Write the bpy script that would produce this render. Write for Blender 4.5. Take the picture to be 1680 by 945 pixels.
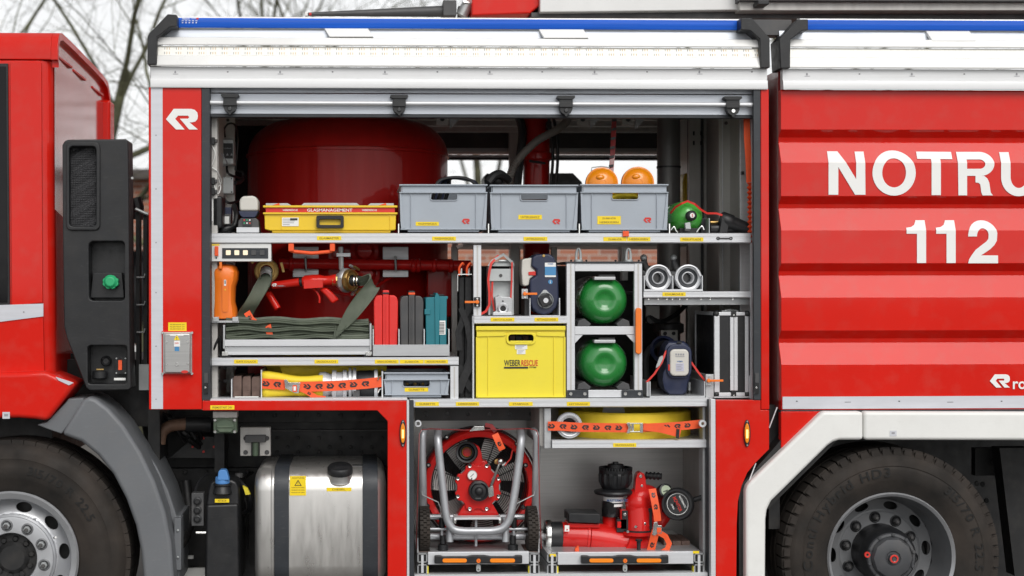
import bpy, bmesh, math, random
from mathutils import Vector, Matrix
random.seed(7)
R = math.radians
for o in list(bpy.data.objects): bpy.data.objects.remove(o)
SC = bpy.context.scene
COL = SC.collection

# ------------------------------------------------------------------ camera
FPX, PPX, PPY, DIST, YAW, ROLL = 2555.0, 679.0, 472.5, 7.0, R(2.0), R(-0.08)
CZ = 1.714
cam = bpy.data.cameras.new("camera"); camo = bpy.data.objects.new("camera", cam); COL.objects.link(camo)
cam.sensor_width = 36; cam.lens = 36*FPX/1680; cam.shift_x = (840-PPX)/1680
cam.clip_start = 0.1; cam.clip_end = 600
cam.dof.use_dof = True; cam.dof.focus_distance = 7.12; cam.dof.aperture_fstop = 1.9
CAMM = Matrix.Translation((0, -DIST, CZ)) @ Matrix.Rotation(-YAW, 4, 'Z') @ Matrix.Rotation(R(90), 4, 'X') @ Matrix.Rotation(ROLL, 4, 'Z')
camo.matrix_world = CAMM
SC.camera = camo
# ------------------------------------------------------------------ sky and sun (overcast)
SUN_EL, SUN_ROT = R(41), R(166)
wd = bpy.data.worlds.new("World"); SC.world = wd; wd.use_nodes = True
nt = wd.node_tree; nt.nodes.clear()
wo = nt.nodes.new('ShaderNodeOutputWorld'); wb = nt.nodes.new('ShaderNodeBackground')
sk = nt.nodes.new('ShaderNodeTexSky'); sk.sky_type = 'NISHITA'; sk.sun_disc = False
sk.sun_elevation = SUN_EL; sk.sun_rotation = SUN_ROT; sk.dust_density = 1.0; sk.air_density = 1.0
hs = nt.nodes.new('ShaderNodeHueSaturation'); hs.inputs['Saturation'].default_value = 0.05
ctc = nt.nodes.new('ShaderNodeTexCoord'); cn = nt.nodes.new('ShaderNodeTexNoise'); cn.inputs['Scale'].default_value = 5.0; cn.inputs['Detail'].default_value = 6
cmr = nt.nodes.new('ShaderNodeMapRange'); cmr.inputs[1].default_value = 0.35; cmr.inputs[2].default_value = 0.65; cmr.inputs[3].default_value = 0.84; cmr.inputs[4].default_value = 1.04
nt.links.new(ctc.outputs['Generated'], cn.inputs['Vector']); nt.links.new(cn.outputs[0], cmr.inputs[0])      # even cloud cover all round
cmx = nt.nodes.new('ShaderNodeMix'); cmx.data_type = 'RGBA'; cmx.blend_type = 'MULTIPLY'; cmx.inputs['Factor'].default_value = 1.0
nt.links.new(hs.outputs[0], cmx.inputs['A']); nt.links.new(cmr.outputs[0], cmx.inputs['B'])
nt.links.new(sk.outputs[0], hs.inputs['Color']); nt.links.new(cmx.outputs['Result'], wb.inputs[0])
wb.inputs[1].default_value = 0.138
nt.links.new(wb.outputs[0], wo.inputs[0])
sun = bpy.data.lights.new("sun", 'SUN'); suno = bpy.data.objects.new("sun", sun); COL.objects.link(suno)
sun.energy = 1.5; sun.angle = R(38); sun.color = (1, 0.97, 0.93)
suno.rotation_euler = (R(90)-SUN_EL, 0, R(14)); suno.location = (0, -12, 12)   # shines from the camera side, high up
SC.view_settings.view_transform = 'Standard'; SC.view_settings.look = 'None'
SC.view_settings.exposure = 0.2; SC.view_settings.gamma = 1.0; SC.view_settings.use_curve_mapping = False
SC.render.engine = 'CYCLES'
SC.render.resolution_x = 1024; SC.render.resolution_y = 576

# ------------------------------------------------------------------ pixel direction -> point on a plane of the truck
def P(px, py, Y=0.0):
    d = CAMM.to_3x3() @ Vector(((px-PPX)/FPX, -(py-PPY)/FPX, -1))
    t = (Y+DIST)/d.y
    return Vector((0, -DIST, CZ)) + d*t
def W(n, Y=0.0): return n/365.0*(7+Y)/7

# ------------------------------------------------------------------ materials
MATS = {}
def mat(name, rgb, rough=0.5, metal=0.0, coat=0.0, var=0.05, vs=6.0, bump=0.0, bs=150.0, rvar=0.08, stretch=None,
        rgb2=None, spec=0.5, emit=None, es=0.0, trans=0.0, alpha=1.0, detail=5, coat_rough=0.04, ior=1.5, dust=0.0, scuff=0.0, coat_ior=1.5, bdist=0.002):
    m = bpy.data.materials.new(name); m.use_nodes = True; MATS[name] = m
    n = m.node_tree.nodes; l = m.node_tree.links; b = n['Principled BSDF']
    b.inputs['Metallic'].default_value = metal; b.inputs['Coat Weight'].default_value = coat
    b.inputs['Coat Roughness'].default_value = coat_rough; b.inputs['Coat IOR'].default_value = coat_ior
    b.inputs['IOR'].default_value = ior; b.inputs['Specular IOR Level'].default_value = spec
    b.inputs['Transmission Weight'].default_value = trans; b.inputs['Alpha'].default_value = alpha
    tc = n.new('ShaderNodeTexCoord'); mp = n.new('ShaderNodeMapping'); l.new(tc.outputs['Object'], mp.inputs[0])
    if stretch: mp.inputs['Scale'].default_value = stretch
    nz = n.new('ShaderNodeTexNoise'); nz.inputs['Scale'].default_value = vs; nz.inputs['Detail'].default_value = detail
    l.new(mp.outputs[0], nz.inputs['Vector'])
    mx = n.new('ShaderNodeMix'); mx.data_type = 'RGBA'
    a = [max(0, c*(1-var)) for c in rgb]; c2 = rgb2 if rgb2 else [min(1, c*(1+var)+0.004*var) for c in rgb]
    mx.inputs['A'].default_value = (*a, 1); mx.inputs['B'].default_value = (*c2, 1)
    rp = n.new('ShaderNodeMapRange'); rp.inputs[1].default_value = 0.3; rp.inputs[2].default_value = 0.7
    l.new(nz.outputs[0], rp.inputs[0]); l.new(rp.outputs[0], mx.inputs['Factor'])
    out = mx.outputs['Result']
    if dust > 0:
        dn = n.new('ShaderNodeTexNoise'); dn.inputs['Scale'].default_value = 14; dn.inputs['Detail'].default_value = 9
        l.new(tc.outputs['Object'], dn.inputs['Vector'])
        dr = n.new('ShaderNodeMapRange'); dr.inputs[1].default_value = 0.48; dr.inputs[2].default_value = 0.75; dr.inputs[4].default_value = dust
        l.new(dn.outputs[0], dr.inputs[0])
        dm = n.new('ShaderNodeMix'); dm.data_type = 'RGBA'; dm.inputs['B'].default_value = (0.23, 0.19, 0.15, 1)
        l.new(out, dm.inputs['A']); l.new(dr.outputs[0], dm.inputs['Factor']); out = dm.outputs['Result']
    sfac = None
    if scuff > 0:                                           # rubbed and scratched patches
        sm = n.new('ShaderNodeMapping'); sm.inputs['Scale'].default_value = (3, 3, 16); sm.inputs['Rotation'].default_value = (0.1, 0.35, 0.2)
        l.new(tc.outputs['Object'], sm.inputs[0])
        sn = n.new('ShaderNodeTexNoise'); sn.inputs['Scale'].default_value = 9; sn.inputs['Detail'].default_value = 10; sn.inputs['Roughness'].default_value = 0.72
        l.new(sm.outputs[0], sn.inputs['Vector'])
        sr = n.new('ShaderNodeMapRange'); sr.inputs[1].default_value = 0.56; sr.inputs[2].default_value = 0.70; sr.inputs[4].default_value = scuff
        l.new(sn.outputs[0], sr.inputs[0]); sfac = sr.outputs[0]
        lum = sum(rgb)/3; tgt = [min(1, c*0.5+0.30) for c in rgb] if lum < 0.3 else [c*0.62 for c in rgb]
        sx = n.new('ShaderNodeMix'); sx.data_type = 'RGBA'; sx.inputs['B'].default_value = (*tgt, 1)
        l.new(out, sx.inputs['A']); l.new(sfac, sx.inputs['Factor']); out = sx.outputs['Result']
    l.new(out, b.inputs['Base Color'])
    n2 = n.new('ShaderNodeTexNoise'); n2.inputs['Scale'].default_value = vs*3.1; n2.inputs['Detail'].default_value = 6
    l.new(mp.outputs[0], n2.inputs['Vector'])
    r2 = n.new('ShaderNodeMapRange'); r2.inputs[1].default_value = 0.3; r2.inputs[2].default_value = 0.7
    r2.inputs[3].default_value = max(0.02, rough-rvar); r2.inputs[4].default_value = min(1, rough+rvar)
    l.new(n2.outputs[0], r2.inputs[0]); l.new(r2.outputs[0], b.inputs['Roughness'])
    if bump > 0:
        n3 = n.new('ShaderNodeTexNoise'); n3.inputs['Scale'].default_value = bs; n3.inputs['Detail'].default_value = 3
        l.new(mp.outputs[0], n3.inputs['Vector'])
        bp = n.new('ShaderNodeBump'); bp.inputs['Strength'].default_value = bump; bp.inputs['Distance'].default_value = bdist
        l.new(n3.outputs[0], bp.inputs['Height']); l.new(bp.outputs[0], b.inputs['Normal'])
    if emit:
        b.inputs['Emission Color'].default_value = (*emit, 1); b.inputs['Emission Strength'].default_value = es
    return m
RED   = mat('red_paint', (0.63, 0.016, 0.009), 0.4, 0, 0.52, var=0.05, vs=1.6, bump=0.16, bs=3.2, bdist=0.01, coat_rough=0.05, spec=0.0, dust=0.09)
REDW  = mat('red_paint_polished', (0.60, 0.03, 0.022), 0.4, 0, 1.0, var=0.1, vs=3, bump=0.25, bs=3.0, coat_rough=0.10, spec=0.0, coat_ior=2.1, stretch=(1, 3, 0.5))
DRED  = mat('dark_red_enamel', (0.44, 0.011, 0.009), 0.35, 0, 0.24, var=0.10, vs=3, bump=0.35, bs=3.0, bdist=0.02, coat_rough=0.05, spec=0.1, stretch=(3.5, 3.5, 0.35))
LRED  = mat('light_red_paint', (0.58, 0.012, 0.010), 0.38, 0, 0.4, var=0.08, vs=9, bump=0.05, bs=90, spec=0.2)
WHITE = mat('white_paint', (0.72, 0.72, 0.705), 0.35, 0, 0.4, var=0.03, vs=4, dust=0.04, scuff=0.12)
WTRIM = mat('white_plastic_trim', (0.78, 0.78, 0.755), 0.42, 0, 0.0, var=0.03, vs=3, bump=0.03, bs=220, dust=0.05, scuff=0.14)
ALU   = mat('aluminium', (0.50, 0.51, 0.52), 0.4, 0.6, 0, var=0.06, vs=5, stretch=(0.4, 6, 14), rvar=0.1, dust=0.05, scuff=0.35)
ALUW  = mat('white_anodised_aluminium', (0.66, 0.67, 0.69), 0.42, 0.35, 0, var=0.04, vs=6, stretch=(0.4, 8, 20), dust=0.03, scuff=0.28)
SLAT  = mat('shutter_slat_alu', (0.56, 0.59, 0.64), 0.42, 0.45, 0, var=0.04, vs=4, stretch=(0.3, 6, 20), scuff=0.2)
STEEL = mat('brushed_steel', (0.47, 0.465, 0.455), 0.36, 0.9, 0, var=0.08, vs=8, stretch=(0.5, 4, 22), bump=0.02, bs=60)
TANKS = mat('bright_tank_steel', (0.66, 0.645, 0.62), 0.34, 0.85, 0, var=0.06, vs=5, stretch=(3, 3, 0.5), bump=0.03, bs=40, scuff=.12)
CHROME= mat('polished_steel', (0.78, 0.78, 0.76), 0.16, 1.0, 0, var=0.04, vs=10)
PANEL = mat('grey_panel_alu', (0.52, 0.505, 0.48), 0.5, 0.35, 0, var=0.07, vs=4, stretch=(6, 2, 0.6), dust=0.08, scuff=0.3)
SILV  = mat('silver_film', (0.60, 0.61, 0.65), 0.4, 0.2, 0, var=0.05, vs=6, stretch=(1, 1, 8))
GREYB = mat('grey_bin_plastic', (0.37, 0.41, 0.46), 0.4, 0, 0, var=0.04, vs=5, bump=0.04, bs=240, dust=0.05, scuff=0.2)
YEL   = mat('yellow_plastic', (0.84, 0.56, 0.02), 0.4, 0, 0, var=0.03, vs=4, bump=0.03, bs=200, dust=0.03, scuff=0.16)
LYEL  = mat('lemon_plastic', (0.84, 0.70, 0.04), 0.4, 0, 0, var=0.03, vs=4, bump=0.03, bs=200, dust=0.03, scuff=0.16)
HYEL  = mat('yellow_hose_fabric', (0.84, 0.64, 0.03), 0.6, 0, 0, var=0.1, vs=14, bump=0.25, bs=420, dust=0.1)
STK   = mat('yellow_sticker', (0.90, 0.66, 0.01), 0.4, 0, 0, var=0.03)
BLK   = mat('black_plastic', (0.0095, 0.010, 0.0115), 0.45, 0, 0, var=0.2, vs=10, bump=0.08, bs=320, dust=0.03, scuff=0.06)
BLKG  = mat('black_gloss', (0.012, 0.012, 0.013), 0.2, 0, 0.3, var=0.2, vs=10)
SEAL  = mat('black_seal', (0.022, 0.026, 0.032), 0.5, 0, 0, var=0.12, vs=6, dust=0.04, scuff=0.1)
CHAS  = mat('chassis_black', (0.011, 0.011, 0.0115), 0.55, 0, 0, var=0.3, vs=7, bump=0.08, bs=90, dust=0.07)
RUB   = mat('tyre_rubber', (0.012, 0.011, 0.010), 0.78, 0, 0, var=0.3, vs=5, bump=0.15, bs=160, rgb2=(0.042, 0.033, 0.027), spec=0.35)
RUBL  = mat('tyre_lettering', (0.010, 0.0095, 0.009), 0.6, 0, 0, var=0.1, spec=0.35)
GREYF = mat('grey_fender_plastic', (0.135, 0.142, 0.152), 0.5, 0, 0, var=0.05, vs=5, bump=0.1, bs=300, dust=0.07, scuff=0.12)
WSIL  = mat('wheel_silver', (0.50, 0.51, 0.53), 0.36, 0.6, 0, var=0.06, vs=8, dust=0.10)
HUBD  = mat('hub_grey', (0.060, 0.062, 0.067), 0.42, 0.1, 0, var=0.1, vs=8, dust=0.10)
WDRK  = mat('wheel_dark_grey', (0.145, 0.149, 0.156), 0.42, 0.1, 0, var=0.1, vs=8, dust=0.10)
OLIVE = mat('olive_hose', (0.090, 0.108, 0.076), 0.6, 0, 0, var=0.2, vs=14, bump=0.15, bs=300, dust=0.08)
BRASS = mat('brass', (0.50, 0.33, 0.12), 0.35, 0.9, 0, var=0.12, vs=18)
ORG   = mat('orange_strap', (0.85, 0.10, 0.022), 0.6, 0, 0, var=0.06, vs=30, bump=0.25, bs=700)
ORGP  = mat('orange_plastic', (0.86, 0.19, 0.012), 0.4, 0, 0, var=0.04, vs=8, bump=0.04, bs=200, scuff=0.1)
AMB   = mat('amber_lens', (0.86, 0.27, 0.004), 0.25, 0, 0.5, var=0.05, vs=20, bump=0.1, bs=80)
GRN   = mat('green_enamel', (0.012, 0.20, 0.030), 0.3, 0, 0.8, var=0.07, vs=9, bump=0.04, bs=30, scuff=0.1)
LGRN  = mat('light_green_enamel', (0.06, 0.36, 0.045), 0.3, 0, 0.7, var=0.06, vs=9)
GCAP  = mat('green_cap', (0.02, 0.36, 0.14), 0.4, 0, 0, var=0.06)
BCAP  = mat('blue_cap', (0.08, 0.24, 0.55), 0.42, 0, 0, var=0.06)
NAVY  = mat('navy_plastic', (0.019, 0.026, 0.062), 0.42, 0, 0, var=0.1, vs=9, bump=0.06, bs=240, dust=0.04)
TEAL  = mat('teal_plastic', (0.010, 0.17, 0.21), 0.42, 0, 0, var=0.06, vs=7, bump=0.05, bs=240, scuff=0.12)
REDP  = mat('red_case_plastic', (0.72, 0.025, 0.02), 0.45, 0, 0, var=0.04, vs=7, bump=0.05, bs=240, scuff=0.12)
CREAM = mat('off_white_plastic', (0.60, 0.58, 0.53), 0.45, 0, 0, var=0.05, vs=9, dust=0.06)
BLUEL = mat('blue_light_lens', (0.016, 0.115, 0.60), 0.25, 0, 0.25, var=0.15, vs=3, stretch=(0.4, 3, 30), spec=0.25)
LEDS  = mat('translucent_led_cover', (0.76, 0.75, 0.69), 0.3, 0, 0.3, var=0.06, vs=6, stretch=(10, 1, 1))
LEDW  = mat('led_chip_warm', (0.62, 0.45, 0.27), 0.4, 0, 0)
WOOD  = mat('brown_block', (0.115, 0.072, 0.058), 0.75, 0, 0, var=0.25, vs=26, bump=0.3, bs=160, dust=0.15)
PWHITE= mat('white_print', (0.82, 0.82, 0.80), 0.45, 0, 0, var=0.02)
PBLK  = mat('black_print', (0.02, 0.02, 0.022), 0.5, 0, 0, var=0.02)
PGREY = mat('grey_print', (0.30, 0.30, 0.32), 0.5, 0, 0)
PBRN  = mat('sticker_print', (0.30, 0.20, 0.02), 0.5, 0, 0)
PRED  = mat('red_print', (0.62, 0.03, 0.02), 0.5, 0, 0, var=0.03)
PBLU  = mat('blue_print', (0.03, 0.12, 0.35), 0.5, 0, 0, var=0.03)
PLBL  = mat('light_blue_print', (0.06, 0.24, 0.48), 0.45, 0, 0, var=0.03)
GLASS = mat('dark_window_glass', (0.004, 0.004, 0.005), 0.08, 0, 0.15, var=0.1, spec=0.15)
STRAPB= mat('black_webbing', (0.013, 0.013, 0.014), 0.75, 0, 0, var=0.15, vs=30, bump=0.2, bs=500)
MILG  = mat('military_green', (0.075, 0.11, 0.07), 0.55, 0, 0, var=0.15, vs=20, bump=0.1, bs=120, dust=0.15)
ZINC  = mat('zinc_grey', (0.46, 0.48, 0.48), 0.45, 0.5, 0, var=0.12, vs=12, dust=0.12)
GPIPE = mat('grey_painted_tube', (0.42, 0.43, 0.45), 0.38, 0.5, 0, var=0.06, vs=9, scuff=0.35)
MASTG = mat('mast_grey', (0.155, 0.15, 0.145), 0.45, 0.4, 0, var=0.12, vs=5, stretch=(3, 3, 0.5))
HOSEG = mat('grey_corrugated', (0.20, 0.18, 0.16), 0.5, 0, 0, var=0.2, vs=12)
RAILW = mat('rail_aluminium', (0.70, 0.705, 0.71), 0.4, 0.2, 0, var=0.04, vs=6, stretch=(0.4, 8, 20), dust=0.03, scuff=0.12)
DGREY = mat('dark_grey_metal', (0.07, 0.07, 0.072), 0.5, 0.2, 0, var=0.15, vs=6, dust=0.12)
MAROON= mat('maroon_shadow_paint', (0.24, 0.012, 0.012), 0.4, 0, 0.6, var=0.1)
ORNG  = mat('orange_reflector', (0.95, 0.26, 0.005), 0.35, 0, 0.3, var=0.03)
RUSTY = mat('rust_brown_pipe', (0.20, 0.115, 0.075), 0.6, 0.2, 0, var=0.3, vs=14, bump=0.1, bs=80)

# ------------------------------------------------------------------ mesh builder
def catmull(pts, n=8, closed=False):
    pts = [Vector(p) for p in pts]; out = []; N = len(pts)
    rng = range(N) if closed else range(N-1)
    for i in rng:
        g = lambda k: pts[k % N] if closed else pts[max(0, min(N-1, k))]
        p0, p1, p2, p3 = g(i-1), g(i), g(i+1), g(i+2)
        for s in range(n):
            t = s/n
            out.append(0.5*((2*p1)+(p2-p0)*t+(2*p0-5*p1+4*p2-p3)*t*t+(3*p1-p0-3*p2+p3)*t**3))
    if not closed: out.append(pts[-1])
    return out
def rrect(x0, y0, x1, y1, r, n=5):
    o = []
    for cx, cy, a0 in ((x1-r, y0+r, -90), (x1-r, y1-r, 0), (x0+r, y1-r, 90), (x0+r, y0+r, 180)):
        for i in range(n+1):
            a = R(a0+90*i/n); o.append((cx+r*math.cos(a), cy+r*math.sin(a)))
    return o
def ell(cx, cy, rx, ry=None, n=28, a0=0):
    ry = rx if ry is None else ry
    return [(cx+rx*math.cos(a0+2*math.pi*i/n), cy+ry*math.sin(a0+2*math.pi*i/n)) for i in range(n)]
TXT = {}
def textmesh(s):
    if s in TXT: return TXT[s]
    c = bpy.data.curves.new('t', 'FONT'); c.body = s; c.resolution_u = 3; c.offset = 0.016; c.fill_mode = 'FRONT' if hasattr(c, 'fill_mode') else c.fill_mode
    ob = bpy.data.objects.new('t', c)
    me = bpy.data.meshes.new_from_object(ob)
    vs = [Vector((v.co.x, v.co.y)) for v in me.vertices]; fs = [tuple(p.vertices) for p in me.polygons]
    bpy.data.objects.remove(ob); bpy.data.curves.remove(c); bpy.data.meshes.remove(me)
    TXT[s] = (vs, fs); return TXT[s]
ROS = [(817,588),(855,537),(940,537),(958,542),(970,555),(973,572),(970,588),(960,599),(945,603),(932,603),(973,638),(930,638),(885,585),(924,585),(931,578),(924,570),(876,570),(862,586),(908,638),(866,638)]
ROS = [((x-895)/156.0, -(y-587.5)/156.0) for x, y in ROS]     # unit-wide chevron-R emblem, y up

class MB:
    def __init__(s): s.v = []; s.f = []; s.m = []; s.mats = []
    def mi(s, m):
        if m not in s.mats: s.mats.append(m)
        return s.mats.index(m)
    def add(s, vs, fs, m):
        k = len(s.v); i = s.mi(m)
        s.v += [Vector(v) for v in vs]; s.f += [tuple(a+k for a in f) for f in fs]; s.m += [i]*len(fs); return s
    def box(s, m, x0, x1, y0, y1, z0, z1):
        v = [(x, y, z) for x in (x0, x1) for y in (y0, y1) for z in (z0, z1)]
        return s.add(v, [(0,1,3,2), (4,6,7,5), (0,4,5,1), (2,3,7,6), (0,2,6,4), (1,5,7,3)], m)
    def pbox(s, m, px0, py0, px1, py1, Y0, Y1):
        cx, cy = (px0+px1)/2, (py0+py1)/2
        return s.box(m, P(px0, cy, Y0).x, P(px1, cy, Y0).x, Y0, Y1, P(cx, py1, Y0).z, P(cx, py0, Y0).z)
    def obox(s, m, c, ax, ay, az):       # oriented box: centre + three half-axis vectors
        c, ax, ay, az = map(Vector, (c, ax, ay, az))
        v = [c+i*ax+j*ay+k*az for i in (-1, 1) for j in (-1, 1) for k in (-1, 1)]
        return s.add(v, [(0,1,3,2), (4,6,7,5), (0,4,5,1), (2,3,7,6), (0,2,6,4), (1,5,7,3)], m)
    def prism(s, m, pts, Y0, Y1, px=True, cap=True):
        A = [P(x, y, Y0) if px else Vector((x, Y0, y)) for x, y in pts]
        n = len(A); B = [Vector((a.x, Y1, a.z)) for a in A]
        fs = [tuple(range(n)), tuple(range(2*n-1, n-1, -1))] if cap else []
        fs += [(i, i+n, (i+1) % n+n, (i+1) % n) for i in range(n)]
        return s.add(A+B, fs, m)
    def plate(s, m, outer, holes, Y0, Y1, px=True, fn=None):   # flat plate with real holes
        bm = bmesh.new(); loops = [outer]+list(holes); L = []
        for lp in loops:
            vs = [bm.verts.new(P(x, y, Y0) if px else Vector((x, Y0, y))) for x, y in lp]
            for i in range(len(vs)): bm.edges.new((vs[i], vs[(i+1) % len(vs)]))
            L.append([v.co.copy() for v in vs])
        bmesh.ops.triangle_fill(bm, use_beauty=True, use_dissolve=False, edges=bm.edges[:], normal=(0, -1, 0))
        bm.verts.index_update(); V = [v.co.copy() for v in bm.verts]; F = [tuple(v.index for v in f.verts) for f in bm.faces]
        bm.free(); s.add(V, F, m)
        dy = Vector((0, Y1-Y0, 0)); s.add([v+dy for v in V], [tuple(reversed(f)) for f in F], m)
        for lp in L:
            n = len(lp); s.add(lp+[v+dy for v in lp], [(i, (i+1) % n, (i+1) % n+n, i+n) for i in range(n)], m)
        return s
    def lathe(s, m, prof, o, ax=(0, -1, 0), seg=32, closed=False, a0=0.0, a1=2*math.pi):   # prof: (radius, distance along axis)
        o = Vector(o); ax = Vector(ax).normalized(); u = ax.orthogonal().normalized()
        if abs(ax.y) > 0.99: u = Vector((1, 0, 0))
        elif abs(ax.z) > 0.99: u = Vector((1, 0, 0))
        w = ax.cross(u); full = abs(a1-a0-2*math.pi) < 1e-6; ns = seg if full else seg+1
        vs = []; n = len(prof)
        for k in range(ns):
            a = a0+(a1-a0)*k/seg; d = u*math.cos(a)+w*math.sin(a)
            for r, h in prof: vs.append(o+ax*h+d*r)
        fs = []; last = n if closed else n-1
        for k in range(seg):
            k2 = (k+1) % ns
            for i in range(last):
                j = (i+1) % n; fs.append((k*n+i, k*n+j, k2*n+j, k2*n+i))
        return s.add(vs, fs, m)
    def sphere(s, m, c, r, seg=20, sq=(1, 1, 1)):
        c = Vector(c); vs = [c+Vector((0, 0, r*sq[2]))]; rings = seg//2
        for i in range(1, rings):
            t = math.pi*i/rings
            for k in range(seg):
                a = 2*math.pi*k/seg; vs.append(c+Vector((r*math.sin(t)*math.cos(a)*sq[0], r*math.sin(t)*math.sin(a)*sq[1], r*math.cos(t)*sq[2])))
        vs.append(c-Vector((0, 0, r*sq[2]))); b = len(vs)-1; fs = []
        for k in range(seg):
            fs.append((0, 1+k, 1+(k+1) % seg)); fs.append((b, 1+(rings-2)*seg+(k+1) % seg, 1+(rings-2)*seg+k))
            for i in range(rings-2):
                p = 1+i*seg; fs.append((p+k, p+seg+k, p+seg+(k+1) % seg, p+(k+1) % seg))
        return s.add(vs, fs, m)
    def tube(s, m, path, r, seg=10, closed=False, caps=True):
        path = [Vector(p) for p in path]; n = len(path); rr = r if isinstance(r, (list, tuple)) else [r]*n
        T = []
        for i in range(n):
            a = path[(i-1) % n] if (closed or i > 0) else path[0]; b = path[(i+1) % n] if (closed or i < n-1) else path[-1]
            T.append((b-a).normalized())
        u = T[0].orthogonal().normalized(); vs = []
        for i in range(n):
            u = (u-T[i]*u.dot(T[i])).normalized(); w = T[i].cross(u)
            for k in range(seg):
                a = 2*math.pi*k/seg; vs.append(path[i]+(u*math.cos(a)+w*math.sin(a))*rr[i])
        fs = []
        for i in range(n if closed else n-1):
            j = (i+1) % n
            for k in range(seg): fs.append((i*seg+k, i*seg+(k+1) % seg, j*seg+(k+1) % seg, j*seg+k))
        if caps and not closed: fs += [tuple(range(seg-1, -1, -1)), tuple(range((n-1)*seg, n*seg))]
        return s.add(vs, fs, m)
    def cyl(s, m, a, b, r, seg=20, r2=None, bev=0.0):
        a, b = Vector(a), Vector(b); h = (b-a).length; r2 = r if r2 is None else r2
        pr = [(0, 0), (r-bev, 0), (r, bev), (r2, h-bev), (r2-bev, h), (0, h)] if bev else [(0, 0), (r, 0), (r, 0), (r2, h), (r2, h), (0, h)]
        if not bev: pr = [(0, 0), (r, 0), (r2, h), (0, h)]
        return s.lathe(m, pr, a, b-a, seg)
    def ribbon(s, m, path, wid, th=0.003, across=2, ripple=0.0, nrip=0):
        # path points with width vectors (full width); a flat band with a little thickness
        path = [Vector(p) for p in path]; n = len(path); wv = [Vector(w) for w in (wid if isinstance(wid, list) else [wid]*n)]
        vs = []; q = across+1
        for i in range(n):
            t = (path[min(n-1, i+1)]-path[max(0, i-1)]).normalized(); nn = t.cross(wv[i]).normalized()
            for side in (-1, 1):
                for k in range(q):
                    u = k/across-0.5; rp = ripple*math.cos(u*nrip*2*math.pi) if nrip else 0
                    vs.append(path[i]+wv[i]*u+nn*side*(th/2+rp*(1 if side > 0 else -1)*side))
        fs = []
        for i in range(n-1):
            a, b = i*2*q, (i+1)*2*q
            for k in range(q-1):
                fs.append((a+k, b+k, b+k+1, a+k+1)); fs.append((a+q+k, a+q+k+1, b+q+k+1, b+q+k))
            fs.append((a, a+q, b+q, b)); fs.append((a+q-1, b+q-1, b+2*q-1, a+2*q-1))
        e = (n-1)*2*q
        fs.append(tuple(list(range(q))+list(range(2*q-1, q-1, -1)))); fs.append(tuple(list(range(e, e+q))+list(range(e+2*q-1, e+q-1, -1))))
        return s.add(vs, fs, m)
    def loft(s, m, rings, caps=True, closed=True):
        n = len(rings[0]); vs = [p for r in rings for p in r]; fs = []
        for i in range(len(rings)-1):
            for k in range(n if closed else n-1): fs.append((i*n+k, i*n+(k+1) % n, (i+1)*n+(k+1) % n, (i+1)*n+k))
        if caps: fs += [tuple(range(n-1, -1, -1)), tuple(range((len(rings)-1)*n, len(rings)*n))]
        return s.add(vs, fs, m)
    def text(s, m, st, c, w=None, h=None, xd=(1, 0, 0), zd=(0, 0, 1)):
        # flat lettering centred on c, fitted into width w / height h (metres)
        vs, fs = textmesh(st)
        if not vs: return s
        xa, xb = min(v.x for v in vs), max(v.x for v in vs); ya, yb = min(v.y for v in vs), max(v.y for v in vs)
        sx = w/(xb-xa) if w else None; sy = h/(yb-ya) if h else None
        sx = sx or sy; sy = sy or sx
        c, xd, zd = Vector(c), Vector(xd).normalized(), Vector(zd).normalized()
        return s.add([c+xd*(v.x-(xa+xb)/2)*sx+zd*(v.y-(ya+yb)/2)*sy for v in vs], fs, m)
    def ros(s, m, c, w, xd=(1, 0, 0), zd=(0, 0, 1)):
        c, xd, zd = Vector(c), Vector(xd).normalized(), Vector(zd).normalized()
        return s.add([c+xd*x*w+zd*z*w for x, z in ROS], [tuple(range(len(ROS)))], m)
    def build(s, name, parent=None, bevel=0.0, smooth=35, seg=2, sub=0):
        vs = s.v
        lo = Vector((min(v.x for v in vs), min(v.y for v in vs), min(v.z for v in vs))); hi = Vector((max(v.x for v in vs), max(v.y for v in vs), max(v.z for v in vs)))
        c = (lo+hi)/2
        me = bpy.data.meshes.new(name); me.from_pydata([v-c for v in vs], [], s.f)
        for m in s.mats: me.materials.append(m)
        me.polygons.foreach_set('material_index', s.m)
        bm = bmesh.new(); bm.from_mesh(me); bmesh.ops.remove_doubles(bm, verts=bm.verts[:], dist=1e-6)
        bmesh.ops.recalc_face_normals(bm, faces=bm.faces[:]); bm.to_mesh(me); bm.free()
        if smooth:
            me.polygons.foreach_set('use_smooth', [True]*len(me.polygons)); me.set_sharp_from_angle(angle=R(smooth))
        o = bpy.data.objects.new(name, me); COL.objects.link(o)
        o.location = c
        if parent:
            o.parent = parent; o.matrix_parent_inverse = Matrix.Translation(-WL[parent.name])
        WL[o.name] = c.copy()
        if bevel:
            b = o.modifiers.new('bevel', 'BEVEL'); b.width = bevel; b.segments = seg; b.limit_method = 'ANGLE'; b.angle_limit = R(40)
            b.harden_normals = True
        if sub:
            b = o.modifiers.new('sub', 'SUBSURF'); b.levels = sub; b.render_levels = sub
        return o
def each(s, name, parent=None, **k):
    # every connected piece of the builder becomes an object of its own
    par = list(range(len(s.v)))
    def fd(a):
        while par[a] != a: par[a] = par[par[a]]; a = par[a]
        return a
    for f in s.f:
        for a in f[1:]: par[fd(a)] = fd(f[0])
    comp = {}
    for f, m in zip(s.f, s.m): comp.setdefault(fd(f[0]), []).append((f, m))
    out = []
    for fs in comp.values():
        q = MB(); idx = {}
        for f, m in fs:
            for a in f:
                if a not in idx: idx[a] = len(q.v); q.v.append(s.v[a])
            q.f.append(tuple(idx[a] for a in f)); q.m.append(q.mi(s.mats[m]))
        out.append(q.build(name, parent, **k))
    return out
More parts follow.
